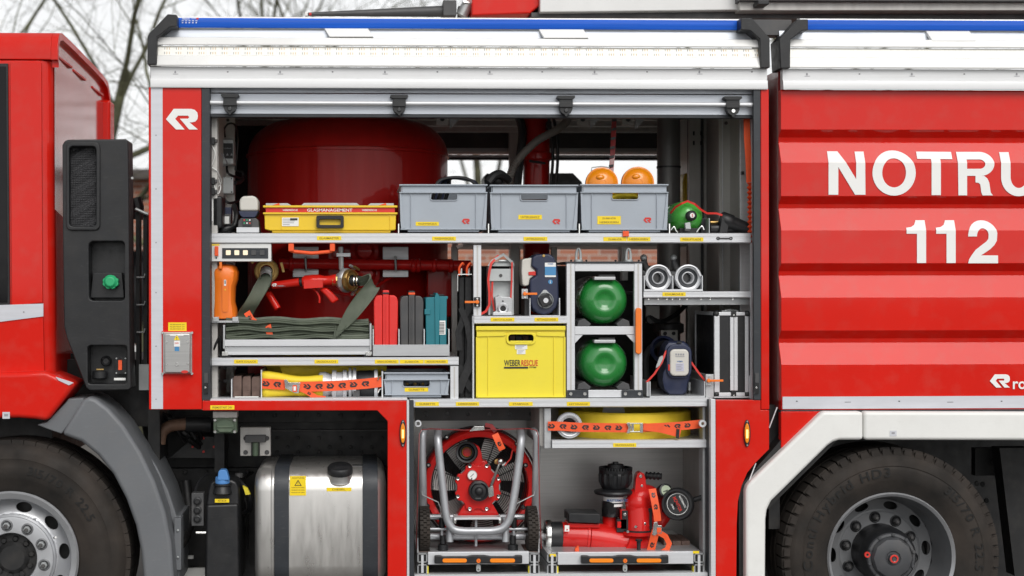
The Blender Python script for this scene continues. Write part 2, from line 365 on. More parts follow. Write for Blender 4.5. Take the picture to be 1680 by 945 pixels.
WL = {}
def thing(name, label, cat, loc, group=None):
    o = bpy.data.objects.new(name, None); COL.objects.link(o); o.location = loc; WL[o.name] = Vector(loc)
    o.empty_display_size = 0.1
    return tag(o, label, cat, group)
def tag(o, label, cat, group=None):
    o['label'] = label; o['category'] = cat
    if group: o['group'] = group
    return o
def copy_tree(o, delta, parent=None):
    c = o.copy(); COL.objects.link(c); WL[c.name] = WL[o.name]+Vector(delta)
    if parent:
        c.parent = parent; c.location = Vector(o.location)+Vector(delta); c.matrix_parent_inverse = Matrix.Translation(-WL[parent.name])
    else: c.location = Vector(o.location)+Vector(delta)
    for ch in list(o.children): copy_tree(ch, delta, c)
    return c
def sticker(parent, px0, py0, px1, py1, Y, txt, m=STK, tm=PBRN, frac=0.82):
    b = MB(); b.pbox(m, px0, py0, px1, py1, Y-0.0012, Y)
    lines = txt.split('\n'); n = len(lines)
    for i, t in enumerate(lines):
        c = P((px0+px1)/2, py0+(py1-py0)*(i+0.5)/n, Y-0.0012)-Vector((0, 0.0008, 0))
        ww = W(px1-px0)*min(frac, 0.07*len(t)+0.12)
        b.text(tm, t, c, w=ww, h=W((py1-py0)/n)*0.5)
    return b.build('sticker', parent, smooth=0)
def bolt(b, m, c, r, h=0.008, ax=(0, -1, 0), seg=8):
    b.cyl(m, Vector(c), Vector(c)+Vector(ax)*h, r, seg, bev=h*0.25)
def strap(b, pts, wpx, Y, logos=True, m=ORG, lm=None, step=32, th=0.002, first=10, rev=False):
    # webbing that runs in the picture plane; pts are (px, py[, dY])
    pp = [P(p[0], p[1], Y+(p[2] if len(p) > 2 else 0)) for p in pts]; w = W(wpx, Y)
    wv = []
    for i in range(len(pp)):
        t = (pp[min(len(pp)-1, i+1)]-pp[max(0, i-1)]); t.y = 0; t.normalize(); wv.append(Vector((-t.z, 0, t.x))*w)
    b.ribbon(m, pp, wv, th)
    if logos:
        L = [0]
        for i in range(1, len(pp)): L.append(L[-1]+(pp[i]-pp[i-1]).length)
        d = W(first, Y); k = 0
        while d < L[-1]-W(8, Y):
            i = max(j for j in range(len(L)-1) if L[j] <= d); f = (d-L[i])/(L[i+1]-L[i])
            c = pp[i].lerp(pp[i+1], f); t = (pp[i+1]-pp[i]).normalized(); up = Vector((-t.z, 0, t.x)).normalized()
            sgn = -1 if k % 2 == 0 else 1
            nrm = t.cross(up).normalized()
            if nrm.y > 0: nrm = -nrm
            b.ros(lm or PBLK, c+nrm*(th/2+0.0012), W(wpx*0.78, Y), t*sgn if not rev else up, up*sgn if not rev else -t)
            d += W(step, Y); k += 1
# ================================================================== ground and what stands behind
gm = mat('paving_concrete', (0.12, 0.118, 0.112), 0.85, 0, 0, var=0.2, vs=2.0, bump=0.2, bs=60)
b = MB(); b.add([(-300, -300, 0), (300, -300, 0), (300, 300, 0), (-300, 300, 0)], [(0, 1, 2, 3)], gm)
g = b.build('ground', smooth=0); g['kind'] = 'structure'

# ================================================================== the truck
T = thing('fire_truck', 'red fire engine with open equipment locker, white trim and NOTRUF 112 lettering', 'fire truck', (P(700, 600).x, 1.2, 0))
def part(b, name, parent=T, **k): return b.build(name, parent, **k)

# ---- cab
xa = P(-330, 300, 0.04).x; xr = P(84, 300, 0.04).x; YF = 1.78; xf = P(171, 300, YF).x
zt = P(84, 99, 0.04).z; zb = P(84, 612, 0.04).z
def planloop(z, dx=0.0):
    pts = [(xa, 0.04)]
    for i in range(7):
        a = R(90*i/6); pts.append((xr-0.055+0.055*math.sin(a)+dx, 0.04+0.055-0.055*math.cos(a)))
    pts += [(xf+dx, YF), (xa, YF)]
    return [Vector((x, y, z)) for x, y in pts]
b = MB(); b.loft(RED, [planloop(zb-0.02, 0.012), planloop(zt)])
cab = part(b, 'cab', bevel=0.004)
# roof, with a lip that overhangs the rear wall
def roofloop(x, k=0.0):
    z = lambda y: P(84, y, 0.04).z
    zz = [(0.034, z(98)), (0.030, z(78)), (0.045, z(62)), (0.085, z(52)), (0.16, z(47)), (0.5, z(46)+0.0), (1.1, z(47)), (1.55, z(49)), (1.72, z(54)), (1.81, z(75)), (1.83, z(98))]
    return [Vector((x, y, q)) for y, q in zz]
b = MB(); r0 = roofloop(xa); r1 = []
wallx = lambda y: xr+(xf-xr)*max(0, min(1, (y-0.04)/(YF-0.04)))
for p in roofloop(0): r1.append(Vector((wallx(p.y)+0.002, p.y, p.z)))
b.loft(RED, [r0, r1]); part(b, 'roof', cab, bevel=0.004)
b = MB(); cv = r1; inn = []
for i, p in enumerate(cv):                                   # narrow lip that frames the rear wall
    q = Vector((p.x, 0.9+(p.y-0.9)*0.972, p.z-0.032)); inn.append(q)
e1 = Vector((0.030, 0, 0))
b.loft(RED, [[v for v in cv], [v+e1 for v in cv], [v+e1 for v in inn], inn], caps=False, closed=False); part(b, 'roof_lip', cab, bevel=0.003)
b = MB(); pl = [v+Vector((.006, 0, 0)) for v in inn]; pl = [Vector((wallx(.09)+.008, .095, zb)), Vector((wallx(.09)+.006, .095, zt))]+pl[1:-1]+[Vector((wallx(YF-.05)+.008, YF-.05, zb))]
b.add(pl, [tuple(range(len(pl)))], REDW); part(b, 'rear_wall_panel', cab)
b = MB(); c = P(171, 300, YF); b.box(RED, c.x-0.03, c.x+0.05, YF-0.10, YF+0.05, zb, zt+0.02); part(b, 'corner_post', cab, bevel=0.015, seg=3)
b = MB()
for y, t in ((0.18, 0.05), (0.62, 0.11), (1.25, 0.06)):
    x = xr+(xf-xr)*(y/YF); b.box(RED, x-0.01, x+0.014, y, y+0.34, zt+0.030, zt+0.042)
each(b, 'rear_rib', cab, bevel=0.003)
b = MB(); b.prism(BLK, [(-330, 106), (13, 104), (16, 502), (-330, 506)], 0.028, 0.037); part(b, 'window_frame', cab, bevel=0.002)
b = MB(); b.prism(GLASS, [(-330, 112), (9, 109), (12, 496), (-330, 500)], 0.022, 0.0275); part(b, 'side_window', cab)
b = MB(); b.prism(RED, [(16, 101), (68, 101), (70, 497), (19, 502)], 0.022, 0.036); part(b, 'door_pillar', cab, bevel=0.004)
b = MB(); b.prism(RED, [(-330, 512), (70, 499), (73, 613), (-330, 620)], 0.020, 0.037); part(b, 'door', cab, bevel=0.006)
b = MB(); b.prism(SILV, [(-330, 532), (-330, 512), (71, 498), (71, 519), (0, 528)], 0.015, 0.0195); bolt(b, PGREY, P(39, 512, 0.015), 0.004, 0.001); part(b, 'reflective_stripe', cab)
# red wheel-arch flare of the cab
b = MB()
pl = [(-330, 612), (20, 611), (74, 609), (96, 618), (125, 630), (100, 662), (77, 691), (58, 688), (30, 686), (-40, 687), (-330, 700)]
b.prism(RED, pl, -0.03, 0.25); part(b, 'wheel_arch_flare', cab, bevel=0.022, seg=4)
b = MB(); b.pbox(SILV, 4, 676, 16, 687, -0.0335, -0.031); b.pbox(PGREY, 7, 679, 13, 683, -0.0345, -0.0334); part(b, 'small_badge', cab)
b = MB(); b.prism(SILV, [(91, 618), (121, 628), (113, 632), (96, 624)], -0.0345, -0.031); part(b, 'arch_reflector', cab)
# dark space under and behind the cab, door sill in the gap
b = MB(); b.box(CHAS, xa, P(86, 640, 0.3).x, 0.30, 1.7, P(0, 760, 0.3).z, zb-0.03); part(b, 'cab_underside', cab)
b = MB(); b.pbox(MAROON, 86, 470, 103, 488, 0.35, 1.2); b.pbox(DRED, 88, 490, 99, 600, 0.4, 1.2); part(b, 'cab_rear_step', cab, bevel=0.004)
b = MB(); b.tube(DRED, [P(84, 290, 0.10), P(100, 297, 0.4), P(101, 470, 0.4)], 0.012, 8); part(b, 'grab_rail', cab)
b = MB(); b.pbox(CHAS, 104, 590, 250, 700, 0.40, 1.3); b.pbox(CHAS, 96, 580, 160, 660, 0.5, 1.2); part(b, 'engine_shroud')

# ---- air intake tower
b = MB(); o = [(102, 238), (106, 231), (112, 229), (206, 228), (210, 231), (211, 300), (213, 560), (215, 636), (211, 640), (147, 641), (141, 636), (110, 556), (105, 535), (103, 400)]
h1 = rrect(146, 396, 205, 493, 7, 4); h2 = rrect(144, 567, 208, 630, 5, 4); h0 = rrect(114, 241, 157, 371, 6, 4)
b.plate(BLK, o, [h0, h1, h2], 0.0, 0.09)
b.prism(BLK, o, 0.09, 0.24)
air = part(b, 'air_intake', bevel=0.006, seg=3)
b = MB(); b.plate(BLK, rrect(108, 233, 164, 378, 9, 4), [rrect(113.5, 240, 157.5, 371.5, 6, 4)], -0.012, 0.002); part(b, 'grille_frame', air, bevel=0.005, seg=3)
gr = mat('intake_mesh', (0.03, 0.03, 0.033), 0.55, 0.2, 0, var=0.1)
n = gr.node_tree.nodes; l = gr.node_tree.links
vo = n.new('ShaderNodeTexVoronoi'); vo.inputs['Scale'].default_value = 130; vo.inputs['Randomness'].default_value = 0.15
tc = n.new('ShaderNodeTexCoord'); l.new(tc.outputs['Object'], vo.inputs['Vector'])
bp = n.new('ShaderNodeBump'); bp.inputs['Strength'].default_value = 0.9; bp.inputs['Distance'].default_value = 0.004; bp.invert = True
l.new(vo.outputs['Distance'], bp.inputs['Height']); l.new(bp.outputs[0], n['Principled BSDF'].inputs['Normal'])
b = MB(); N = 40; gx, gy = 20, 60; vs = []; fs = []
for i in range(gy+1):
    for j in range(gx+1):
        x = 113+45*j/gx; y = 240+132*i/gy; ph = ((x*0.62+y)/33.0) % 1.0
        vs.append(P(x, y, 0.03)+Vector((0, 0.018*(ph if ph < 0.75 else (1-ph)*3), 0)))
for i in range(gy):
    for j in range(gx): k = i*(gx+1)+j; fs.append((k, k+1, k+gx+2, k+gx+1))
b.add(vs, fs, gr); part(b, 'grille', air, smooth=0)
b = MB(); b.prism(BLK, [(152, 447), (200, 447), (204, 489), (148, 489)], 0.04, 0.085); part(b, 'filler_pocket', air, bevel=0.004)
b = MB(); prof = []
for k in range(24):
    r = 0.037 if k % 3 else 0.0325; a = 2*math.pi*k/24; prof.append((P(181, 463, 0.0).x+r*math.cos(a), P(181, 463, 0.0).z+r*math.sin(a)*0.86))
b.prism(GCAP, prof, 0.0, 0.035, px=False); b.lathe(GCAP, [(0, 0.012), (0.02, 0.012), (0.026, 0.004), (0.03, 0)], P(181, 462, 0.0)); part(b, 'green_filler_cap', air, bevel=0.004, smooth=50)
b = MB(); b.lathe(BLKG, [(0.0, 0.02), (0.012, 0.02), (0.02, 0.028), (0.024, 0.022), (0.024, 0)], P(175, 592, 0.085), seg=20); part(b, 'socket', air)
b = MB(); b.cyl(BLK, P(164, 622, 0.05), P(164, 608, 0.05), 0.034, 20, bev=0.006); b.pbox(BRASS, 158, 605, 170, 607, 0.02, 0.024); part(b, 'round_filler', air)
b = MB(); b.pbox(BLKG, 189, 586, 208, 614, 0.06, 0.09)
for q in ((191, 588), (206, 588), (191, 612), (206, 612)): bolt(b, ZINC, P(*q, 0.06), 0.004, 0.004)
b.pbox(ORG, 194, 591, 200, 607, 0.052, 0.06); b.pbox(PWHITE, 187, 620, 206, 624, 0.045, 0.05); part(b, 'charging_socket', air, bevel=0.002)
b = MB(); b.cyl(ZINC, P(217, 292, 0.05), P(217, 292, 0.03), 0.006, 8); part(b, 'screw', air)
# black duct behind, in the gap
b = MB()
b.tube(BLK, [P(222, 325, 0.45), P(226, 340, 0.45), P(224, 360, 0.45)], 0.03, 10)
for x0, x1, y0, y1 in ((223, 229, 345, 640), (235, 241, 352, 640)): b.pbox(CHAS, x0, y0, x1, y1, 0.35, 0.42)
b.tube(ZINC, [P(222, 343, 0.33), P(243, 352, 0.33)], 0.008, 8)
for y in (455, 500, 545): b.tube(ZINC, [P(224, y, 0.33), P(236, y, 0.33), P(238, y-6, 0.33)], 0.004, 6)
b.pbox(ZINC, 228, 598, 244, 640, 0.3, 0.34)
part(b, 'gap_brackets')

# ---- front wheel fender
b = MB()
outer = [(137, 655), (146, 650), (158, 655), (178, 670), (203, 698), (231, 742), (254, 790), (271, 840), (281, 890), (286, 960)]
inner = [(236, 960), (231, 905), (222, 862), (206, 818), (185, 778), (160, 747), (133, 725), (100, 713)]
b.prism(GREYF, outer+inner, -0.03, 0.30); fen = part(b, 'front_fender', bevel=0.02, seg=3)
b = MB(); b.prism(GREYF, [(60, 697), (77, 692), (106, 662), (112, 654), (137, 653), (140, 662), (101, 712), (80, 705)], 0.01, 0.3); part(b, 'fender_wing', fen, bevel=0.006)
b = MB(); b.prism(GREYF, [(236, 735), (257, 765), (276, 805), (290, 848), (297, 845), (294, 960), (280, 960), (270, 840), (252, 788)], 0.14, 0.5); part(b, 'fender_tail', fen, bevel=0.01)
b = MB(); b.pbox(GREYF, 286, 850, 297, 935, 0.10, 0.2); bolt(b, ZINC, P(292, 870, 0.1), 0.006); bolt(b, ZINC, P(292, 914, 0.1), 0.006); part(b, 'fender_bracket', fen, bevel=0.006)

# ---- wheels
def arc_text(b, m, st, c, Y, rad, a_mid, h, sp=1.12, flip=False):
    # lettering on the sidewall; angle measured clockwise from the top
    wd = {}
    for ch in set(st):
        vs, _ = textmesh(ch) if ch != ' ' else ([], [])
        wd[ch] = (max(v.x for v in vs)-min(v.x for v in vs)) if vs else 0.3
    capv, _ = textmesh('H'); ch_h = max(v.y for v in capv); k = h/ch_h
    tot = sum(wd[c_]*k+0.13*k for c_ in st)*sp; a = a_mid-tot/2/rad
    for ch in st:
        adv = (wd[ch]*k+0.13*k)*sp; am = a+adv/2/rad
        if ch != ' ':
            vs, fs = textmesh(ch); xa_ = min(v.x for v in vs); xb_ = max(v.x for v in vs)
            rd = Vector((math.sin(am), 0, math.cos(am))); td = Vector((math.cos(am), 0, -math.sin(am)))
            b.add([Vector(c)+rd*(rad+v.y*k*1.0-h/2)+td*((v.x-(xa_+xb_)/2)*k*1.15)+Vector((0, Y(rad+v.y*k-h/2), 0)) for v in vs], fs, m)
        a += adv/rad
def disc_holes(b, m, c, r0, r1, yf, nh, hw, hh, rc, a0, thick=0.012):
    # annulus with nh oval openings: clean quads between each oval and its sector
    M_, K = 9, 4
    for s in range(nh):
        ac = a0+2*math.pi*s/nh; half = math.pi/nh; rows = []
        per = [(-half+2*half*i/M_, r0) for i in range(M_)]+[(half, r0+(r1-r0)*i/M_) for i in range(M_)]+[(half-2*half*i/M_, r1) for i in range(M_)]+[(-half, r1-(r1-r0)*i/M_) for i in range(M_)]
        for k in range(K+1):
            row = []; f = k/K
            for (da, rr_) in per:
                th = math.atan2((rr_-rc)/((r1-r0)/2), da/half); ea, er = math.cos(th)*hw/rc, math.sin(th)*hh
                an = ac+ea*(1-f)+da*f; rr = rc+er*(1-f)+(rr_-rc)*f
                row.append(Vector(c)+Vector((rr*math.sin(an), yf(rr), rr*math.cos(an))))
            rows.append(row)
        inner = [v+Vector((0, thick, 0)) for v in rows[0]]
        b.loft(m, [inner]+rows, caps=False)
def wheel(cx, cy, Y, Ro, Rr, front):
    c = P(cx, cy, Y)
    w = MB(); k = Ro
    # carcass: sidewall bulge, shoulder, tread
    pr = [(Rr-0.012, 0.06), (Rr+0.004, -0.012), (Rr+0.02, -0.022), (Rr+0.06, -0.034), (Rr+0.065, -0.036), (Rr+0.11, -0.040), (Rr+0.115, -0.0385), (k-0.075, -0.034), (k-0.07, -0.036), (k-0.045, -0.030), (k-0.035, -0.026), (k-0.012, -0.004), (k-0.004, 0.012), (k-0.004, 0.30)]
    w.lathe(RUB, [(r, -h) for r, h in pr], c, (0, -1, 0), 96)
    wh = bpy.data.objects.new('wheel', None); COL.objects.link(wh); wh.location = c; WL[wh.name] = c.copy(); wh.parent = T; wh.matrix_parent_inverse = Matrix.Translation(-WL[T.name])
    # tread: shoulder blocks as real geometry
    nb = 60
    for i in range(nb):
        a = 2*math.pi*(i+0.5)/nb; rd = Vector((math.sin(a), 0, math.cos(a))); td = Vector((math.cos(a), 0, -math.sin(a)))
        wdt = 2*math.pi*k/nb*0.5*(0.86 if not front else 0.95)
        w.obox(RUB, c+rd*(k-0.004)+Vector((0, 0.055, 0)), td*wdt, (0, 0.055, 0), rd*0.014)
        if not front: w.obox(RUB, c+rd*(k-0.022)+Vector((0, -0.006, 0))+td*0.002, td*wdt*0.82, Vector((0, 0.010, 0))-rd*0.006, rd*0.020)
    for q in range(3): w.lathe(RUB, [(k, 0), (k+0.008, -0.01), (k+0.008, -0.05), (k, -0.06)], c+Vector((0, 0.13+q*0.07, 0)), (0, -1, 0), 72)
    part(w, 'tyre', wh, smooth=32)
    side = lambda r: -0.0425
    w = MB()
    if front: arc_text(w, RUBL, '315/70 R 22.5', c, side, Rr+0.105, R(38), 0.036)
    else:
        arc_text(w, RUBL, '315/70 R 22.5', c, side, Rr+0.105, R(68), 0.038, 1.2); each(w, 'sidewall_letter', wh, smooth=0)
        w = MB(); arc_text(w, RUBL, 'Conti Hybrid HD3', c, side, Rr+0.100, R(-50), 0.042, 1.25)
    each(w, 'sidewall_letter', wh, smooth=0)
    w = MB()
    if front:
        w.lathe(WSIL, [(Rr-0.03, 0.02), (Rr-0.004, 0.034), (Rr+0.004, 0.022), (Rr, 0.0), (Rr, -0.05)], c, seg=72)
        w.lathe(WSIL, [(Rr-0.03, 0.02), (Rr-0.035, -0.035), (Rr-0.045, -0.055), (0.262, -0.062)], c, seg=72)
        yf = lambda r: 0.060-0.045*max(0, min(1, (0.262-r)/0.06))
        disc_holes(w, WSIL, c, 0.198, 0.262, yf, 10, 0.036, 0.021, 0.229, R(12))
        w.lathe(WSIL, [(0.198, -0.015), (0.196, -0.003), (0.188, 0.004), (0.186, 0.010), (0.181, 0.011), (0.117, 0.011), (0.113, 0.004), (0.113, -0.06)], c, seg=72)
    else:
        w.lathe(WSIL, [(Rr-0.014, 0.012), (Rr-0.002, 0.024), (Rr+0.004, 0.014), (Rr, -0.05)], c, seg=72)
        w.lathe(WDRK, [(Rr-0.014, 0.012), (Rr-0.020, -0.02), (Rr-0.030, -0.06), (Rr-0.033, -0.10), (Rr-0.045, -0.135), (0.245, -0.150)], c, seg=72)
        yf = lambda r: 0.150+0.012*max(0, min(1, (0.245-r)/0.05))
        disc_holes(w, WDRK, c, 0.196, 0.245, yf, 10, 0.034, 0.019, 0.221, R(14))
        w.lathe(WDRK, [(0.196, -0.162), (0.188, -0.160), (0.185, -0.158), (0.13, -0.158), (0.125, -0.165)], c, seg=72)
    part(w, 'rim', wh, smooth=30)
    w = MB(); w.lathe(CHAS, [(0.0, -0.10 if front else -0.24), (Rr-0.035, -0.12 if front else -0.24)], c, seg=32); part(w, 'brake_drum', wh)
    br, yb = (0.150, 0.011) if front else (0.161, -0.158)
    for i in range(10):
        a = R(-7+36*i); q = c+Vector((br*math.sin(a), -yb, br*math.cos(a)))
        w = MB(); w.lathe(WDRK if front else BLK, [(0.027, -0.004), (0.027, 0.001), (0.022, 0.004), (0.019, 0.003)], q, seg=20)
        w.lathe(BLK, [(0.020, 0.0), (0.018, 0.004), (0.016, 0.006)], q, seg=20); w.lathe(ZINC if front else DGREY, [(0.016, 0.0), (0.016, 0.016), (0.012, 0.022), (0.008, 0.022)], q, seg=6)
        w.lathe(DGREY, [(0.009, 0.022), (0.009, 0.030), (0.006, 0.033), (0, 0.033)], q, seg=12)
        part(w, 'wheel_nut', wh, smooth=30)
    w = MB()
    if front:
        w.lathe(CHAS, [(0, 0.0), (0.055, 0.0), (0.062, -0.008), (0.075, -0.02), (0.11, -0.022), (0.113, -0.05)], c+Vector((0, 0.012, 0)), seg=40)
        for i in range(10):
            a = R(8+36*i); bolt(w, CHAS, c+Vector((0.085*math.sin(a), 0.035, 0.085*math.cos(a))), 0.014, 0.016, seg=6)
        part(w, 'hub', wh)
    else:
        w.lathe(BLK, [(0.132, -0.165), (0.130, -0.05), (0.126, -0.02), (0.112, 0.005)], c, seg=56)
        w.lathe(HUBD, [(0.112, 0.005), (0.108, 0.014), (0.098, 0.016), (0.094, 0.012)], c, seg=56)
        w.lathe(HUBD, [(0.099, 0.010), (0.088, 0.034), (0.060, 0.040), (0.036, 0.040), (0.030, 0.034), (0.024, 0.034), (0.022, 0.05), (0, 0.05)], c, seg=10)
        w.lathe(PRED, [(0.0115, 0.051), (0.0175, 0.0515), (0.0195, 0.050), (0.0195, 0.038)], c, seg=28); w.lathe(BLKG, [(0, 0.046), (0.012, 0.0515)], c, seg=16)
        q = c+Vector((-0.112, -0.012, 0.014)); w.lathe(PRED, [(0.006, 0.006), (0.013, 0.006), (0.014, 0)], q, seg=20); w.lathe(BLKG, [(0, 0.004), (0.006, 0.006)], q, seg=12)
        for i in range(10):
            a = R(4+36*i); bolt(w, HUBD, c+Vector((0.105*math.sin(a), -0.014, 0.105*math.cos(a))), 0.009, 0.008, seg=6)
        part(w, 'hub', wh)
    if front:
        w = MB(); w.tube(DGREY, [c+Vector((0.195, -0.03, 0.095)), c+Vector((0.205, -0.05, 0.10))], 0.005, 8); w.sphere(PWHITE, c+Vector((0.206, -0.053, 0.10)), 0.006, 8); part(w, 'valve', wh)
    return wh
wheel(19, 916, 0.03, W(189, 0.03), W(109, 0.03), True)
wheel(1461, 914, 0.03, W(178.5, 0.03), W(106.5, 0.03), False)

# ---- left red corner panel of the equipment body
b = MB(); b.pbox(RED, 244, 143, 331, 672, 0.0, 0.05)
pan = part(b, 'corner_panel', bevel=0.004)
b = MB(); xw = P(244.5, 400, 0.0).x; b.box(WHITE, xw, xw+0.03, 0.05, 2.45, P(244, 672).z, P(244, 60).z); part(b, 'front_bulkhead')
b = MB(); b.pbox(SILV, 248, 142.5, 267, 671, -0.0025, 0.0)
for y in (222, 310, 398, 480, 568, 655): bolt(b, PGREY, P(256, y, -0.0025), 0.0035, 0.0008)
part(b, 'reflective_strip', pan)
b = MB(); b.ros(PWHITE, P(298.5, 195.5, -0.0025), W(52)); part(b, 'emblem', pan, smooth=0)
b = MB(); b.pbox(STK, 276, 529, 306, 543, -0.002, -0.0002)
for i in range(3): b.text(PBRN, 'FEUERWEHR 24V', P(291, 532.5+3.6*i, -0.0028), w=W(24), h=W(2))
part(b, 'yellow_notice', pan, smooth=0)
b = MB(); b.pbox(PRED, 265, 543, 317, 615, -0.006, -0.0002); b.pbox(STEEL, 267, 545, 315, 613, -0.014, -0.006)
sb = part(b, 'socket_box', pan, bevel=0.003)
b = MB(); b.prism(STEEL, rrect(269.5, 547, 312, 612, 3, 3), -0.034, -0.014); part(b, 'socket_box_lid', pan, bevel=0.006, seg=3)
b = MB()
for q in ((267, 546), (315, 546), (267, 613), (315, 613)): bolt(b, CHROME, P(*q, -0.014), 0.006, 0.005, seg=10)
for q in ((273, 561), (308, 561), (273, 597), (308, 597)): bolt(b, CHROME, P(*q, -0.034), 0.005, 0.003, seg=10)
bolt(b, CHROME, P(290, 598, -0.034), 0.008, 0.004, seg=12); each(b, 'socket_box_screw', pan)
b = MB(); b.prism(STK, [(290, 549), (295, 558), (285, 558)], -0.0352, -0.0342); b.pbox(PWHITE, 285.5, 559, 295.5, 568.5, -0.0352, -0.0342)
b.pbox(PLBL, 286.5, 569, 294, 576, -0.0352, -0.0342); b.text(PRED, '230V', P(290, 563, -0.036), w=W(7)); b.text(PBLK, '!', P(290, 555, -0.036), h=W(5)); b.prism(PRED, ell(303, 610, 6, 2.5, 12), -0.0352, -0.0342)
b.pbox(PWHITE, 279, 549.3, 301, 551, -0.0352, -0.0342); part(b, 'socket_box_decal', pan, smooth=0)
# seals and right-hand jamb
b = MB(); b.pbox(SEAL, 331, 142, 344.5, 656, -0.004, 0.09); part(b, 'door_seal', bevel=0.002)
b = MB(); b.pbox(SEAL, 1236.5, 146, 1248, 656, -0.004, 0.02); part(b, 'door_seal', bevel=0.002)
b = MB(); b.pbox(RED, 1248.3, 146, 1262, 672, 0.0, 0.05); part(b, 'corner_panel', bevel=0.004)
b = MB(); xw = P(1258, 400, 0.05).x; b.box(PANEL, xw-0.02, xw, 0.055, 2.4, P(1258, 672).z, P(1258, 112).z); part(b, 'rear_bulkhead')
for x in (338, 1242):
    b = MB(); b.pbox(DGREY, x-3, 612, x+3, 628, -0.012, -0.005); b.pbox(BLKG, x-4, 629, x+3, 646, -0.014, -0.005); bolt(b, CHROME, P(x-1, 636, -0.014), 0.005, 0.003); part(b, 'shutter_latch', bevel=0.002)
b = MB(); b.pbox(ALUW, 1232.5, 399, 1237, 655, 0.075, 0.10); b.pbox(ALUW, 1233, 195, 1236.4, 399, 0.10, 0.12); part(b, 'jamb_edge')

# ---- roof rails with light bars
def rail(px0, px1, cy):
    # cy shifts the rail down with distance along the truck; profile rows: (py, Y)
    x0 = P(px0, 80).x; x1 = P(px1, 80).x
    def band(m, rows, xA=x0, xB=x1):
        q = MB(); pts = [Vector((0, Yv, P(px0, y+cy, Yv).z)) for y, Yv in rows]
        q.loft(m, [[p+Vector((xA, 0, 0)) for p in pts], [p+Vector((xB, 0, 0)) for p in pts]])
        return q
    q = band(RAILW, [(141.5, 0.04), (141.5, -0.012), (139, -0.014), (127, -0.008), (126, 0.0), (107.5, 0.0), (107.5, 0.04)]); rl = part(q, 'roof_rail')
    q = band(WHITE, [(106, 0.02), (106.5, -0.022), (104, -0.024), (88.5, -0.006), (88.5, 0.03)]); part(q, 'lower_flange', rl, bevel=0.0015)
    q = band(LEDS, [(88.3, 0.03), (88.3, -0.002), (73.5, 0.012), (73.5, 0.03)]); part(q, 'led_cover', rl)
    q = band(WHITE, [(72, 0.04), (72, 0.000), (70, -0.002), (59, 0.012), (58, 0.05)]); part(q, 'upper_flange', rl, bevel=0.0015)
    q = band(SLAT, [(58, 0.08), (58.5, 0.050), (45, 0.056), (44, 0.11)]); part(q, 'slope_panel', rl)
    q = band(ZINC, [(45.2, 0.10), (45.2, 0.050), (43.6, 0.048), (43.6, 0.10)], x0+W(30), x1-W(30)); part(q, 'light_gasket', rl)
    q = band(BLUEL, [(43.4, 0.10), (43.4, 0.040), (41, 0.037), (29, 0.037), (27, 0.042), (27, 0.10)], x0+W(34), x1-W(34)); part(q, 'blue_light_bar', rl, bevel=0.002)
    q = band(WHITE, [(26.9, 0.10), (26.9, 0.048), (24.8, 0.050), (24.8, 0.10)], x0+W(34), x1-W(34)); part(q, 'top_edge', rl)
    q = MB(); d = W(18.7); x = x0+W(26)
    while x < x1-W(4):                                     # rows of led chips behind the cover
        for py, off in ((77.5, 0), (85, 0)):
            c = P(300, py+cy, 0.0); yy = 0.0055+(88.3-py)/14.8*0.0+ -0.0007
            Yv = -0.002+(88.3-py)/14.8*0.014-0.001
            for i, (dx, ww, mm) in enumerate(((-0.010, 0.0026, PGREY), (0.0, 0.003, LEDW), (0.011, 0.0026, LEDW))):
                z = P(300, py+cy, Yv).z
                q.obox(mm, (x+dx, Yv, z), (ww/2, 0, 0), (0, 0.0006, 0), (0, 0.0003, 0.0055))
        x += d
    o = part(q, 'led_chips', rl, smooth=0); o['kind'] = 'stuff'
    q = MB(); x = px0+40; k = 0
    while x < px1-20:
        if k % 2 == 0:
            q.prism(PGREY, [(x, 113.5+cy), (x+1.6, 116+cy), (x+1, 118+cy), (x-1, 118+cy), (x-1.6, 116+cy)], -0.0012, -0.0002); q.pbox(PGREY, x-4, 119+cy, x+5, 119.8+cy, -0.0012, -0.0002)
        else: q.pbox(PBLK, x-1.2, 115.2+cy, x+1.4, 116.6+cy, -0.0012, -0.0002)
        x += 86; k += 1
    each(q, 'strip_print', rl, smooth=0)
    return rl
rl = rail(247.5, 1258.5, 2.0); rl2 = rail(1284, 1790, 5.5)
for pl in ([(241.5, 106), (242, 60), (245, 54), (257, 42), (275, 23), (290, 24), (290.5, 43), (278, 44.5), (262, 58), (257.5, 60), (257, 106)],
           [(1215.5, 29), (1234, 29.5), (1263, 62), (1263.5, 111), (1248, 111.5), (1247, 64), (1231, 50), (1215.5, 49)]):
    b = MB(); b.prism(BLK, pl, -0.034, 0.12); part(b, 'end_cap', rl, bevel=0.004, seg=3)
b = MB(); b.prism(BLK, [(1326, 31.5), (1326, 49.5), (1316, 50.5), (1297, 65), (1296.5, 112), (1281, 112), (1278.5, 64), (1309, 31.5)], -0.034, 0.12); part(b, 'end_cap', rl2, bevel=0.004, seg=3)
for q, r_ in (((531, 44.5, 602, 44.5, 613, 60, 541, 60), rl), ((883, 46, 956, 46, 966, 62, 893, 62), rl), ((1519, 50, 1590, 50, 1601, 67, 1530, 67), rl2)):
    b = MB(); c4 = [P(q[0], q[1], .046), P(q[2], q[3], .046), P(q[4], q[5], .008), P(q[6], q[7], .008)]; b.loft(PWHITE, [c4, [v+Vector((0, .02, -.004)) for v in c4]]); part(b, 'roof_clamp', r_, bevel=0.001)
b = MB(); b.text(PWHITE, 'Hänsch', P(305, 30.5, 0.0365), w=W(12)); b.text(PWHITE, 'DBS 5000', P(318, 30.5, 0.0365), w=W(8)); b.prism(PRED, ell(324, 30.5, 2.2, 1.6, 10), 0.0358, 0.0366)
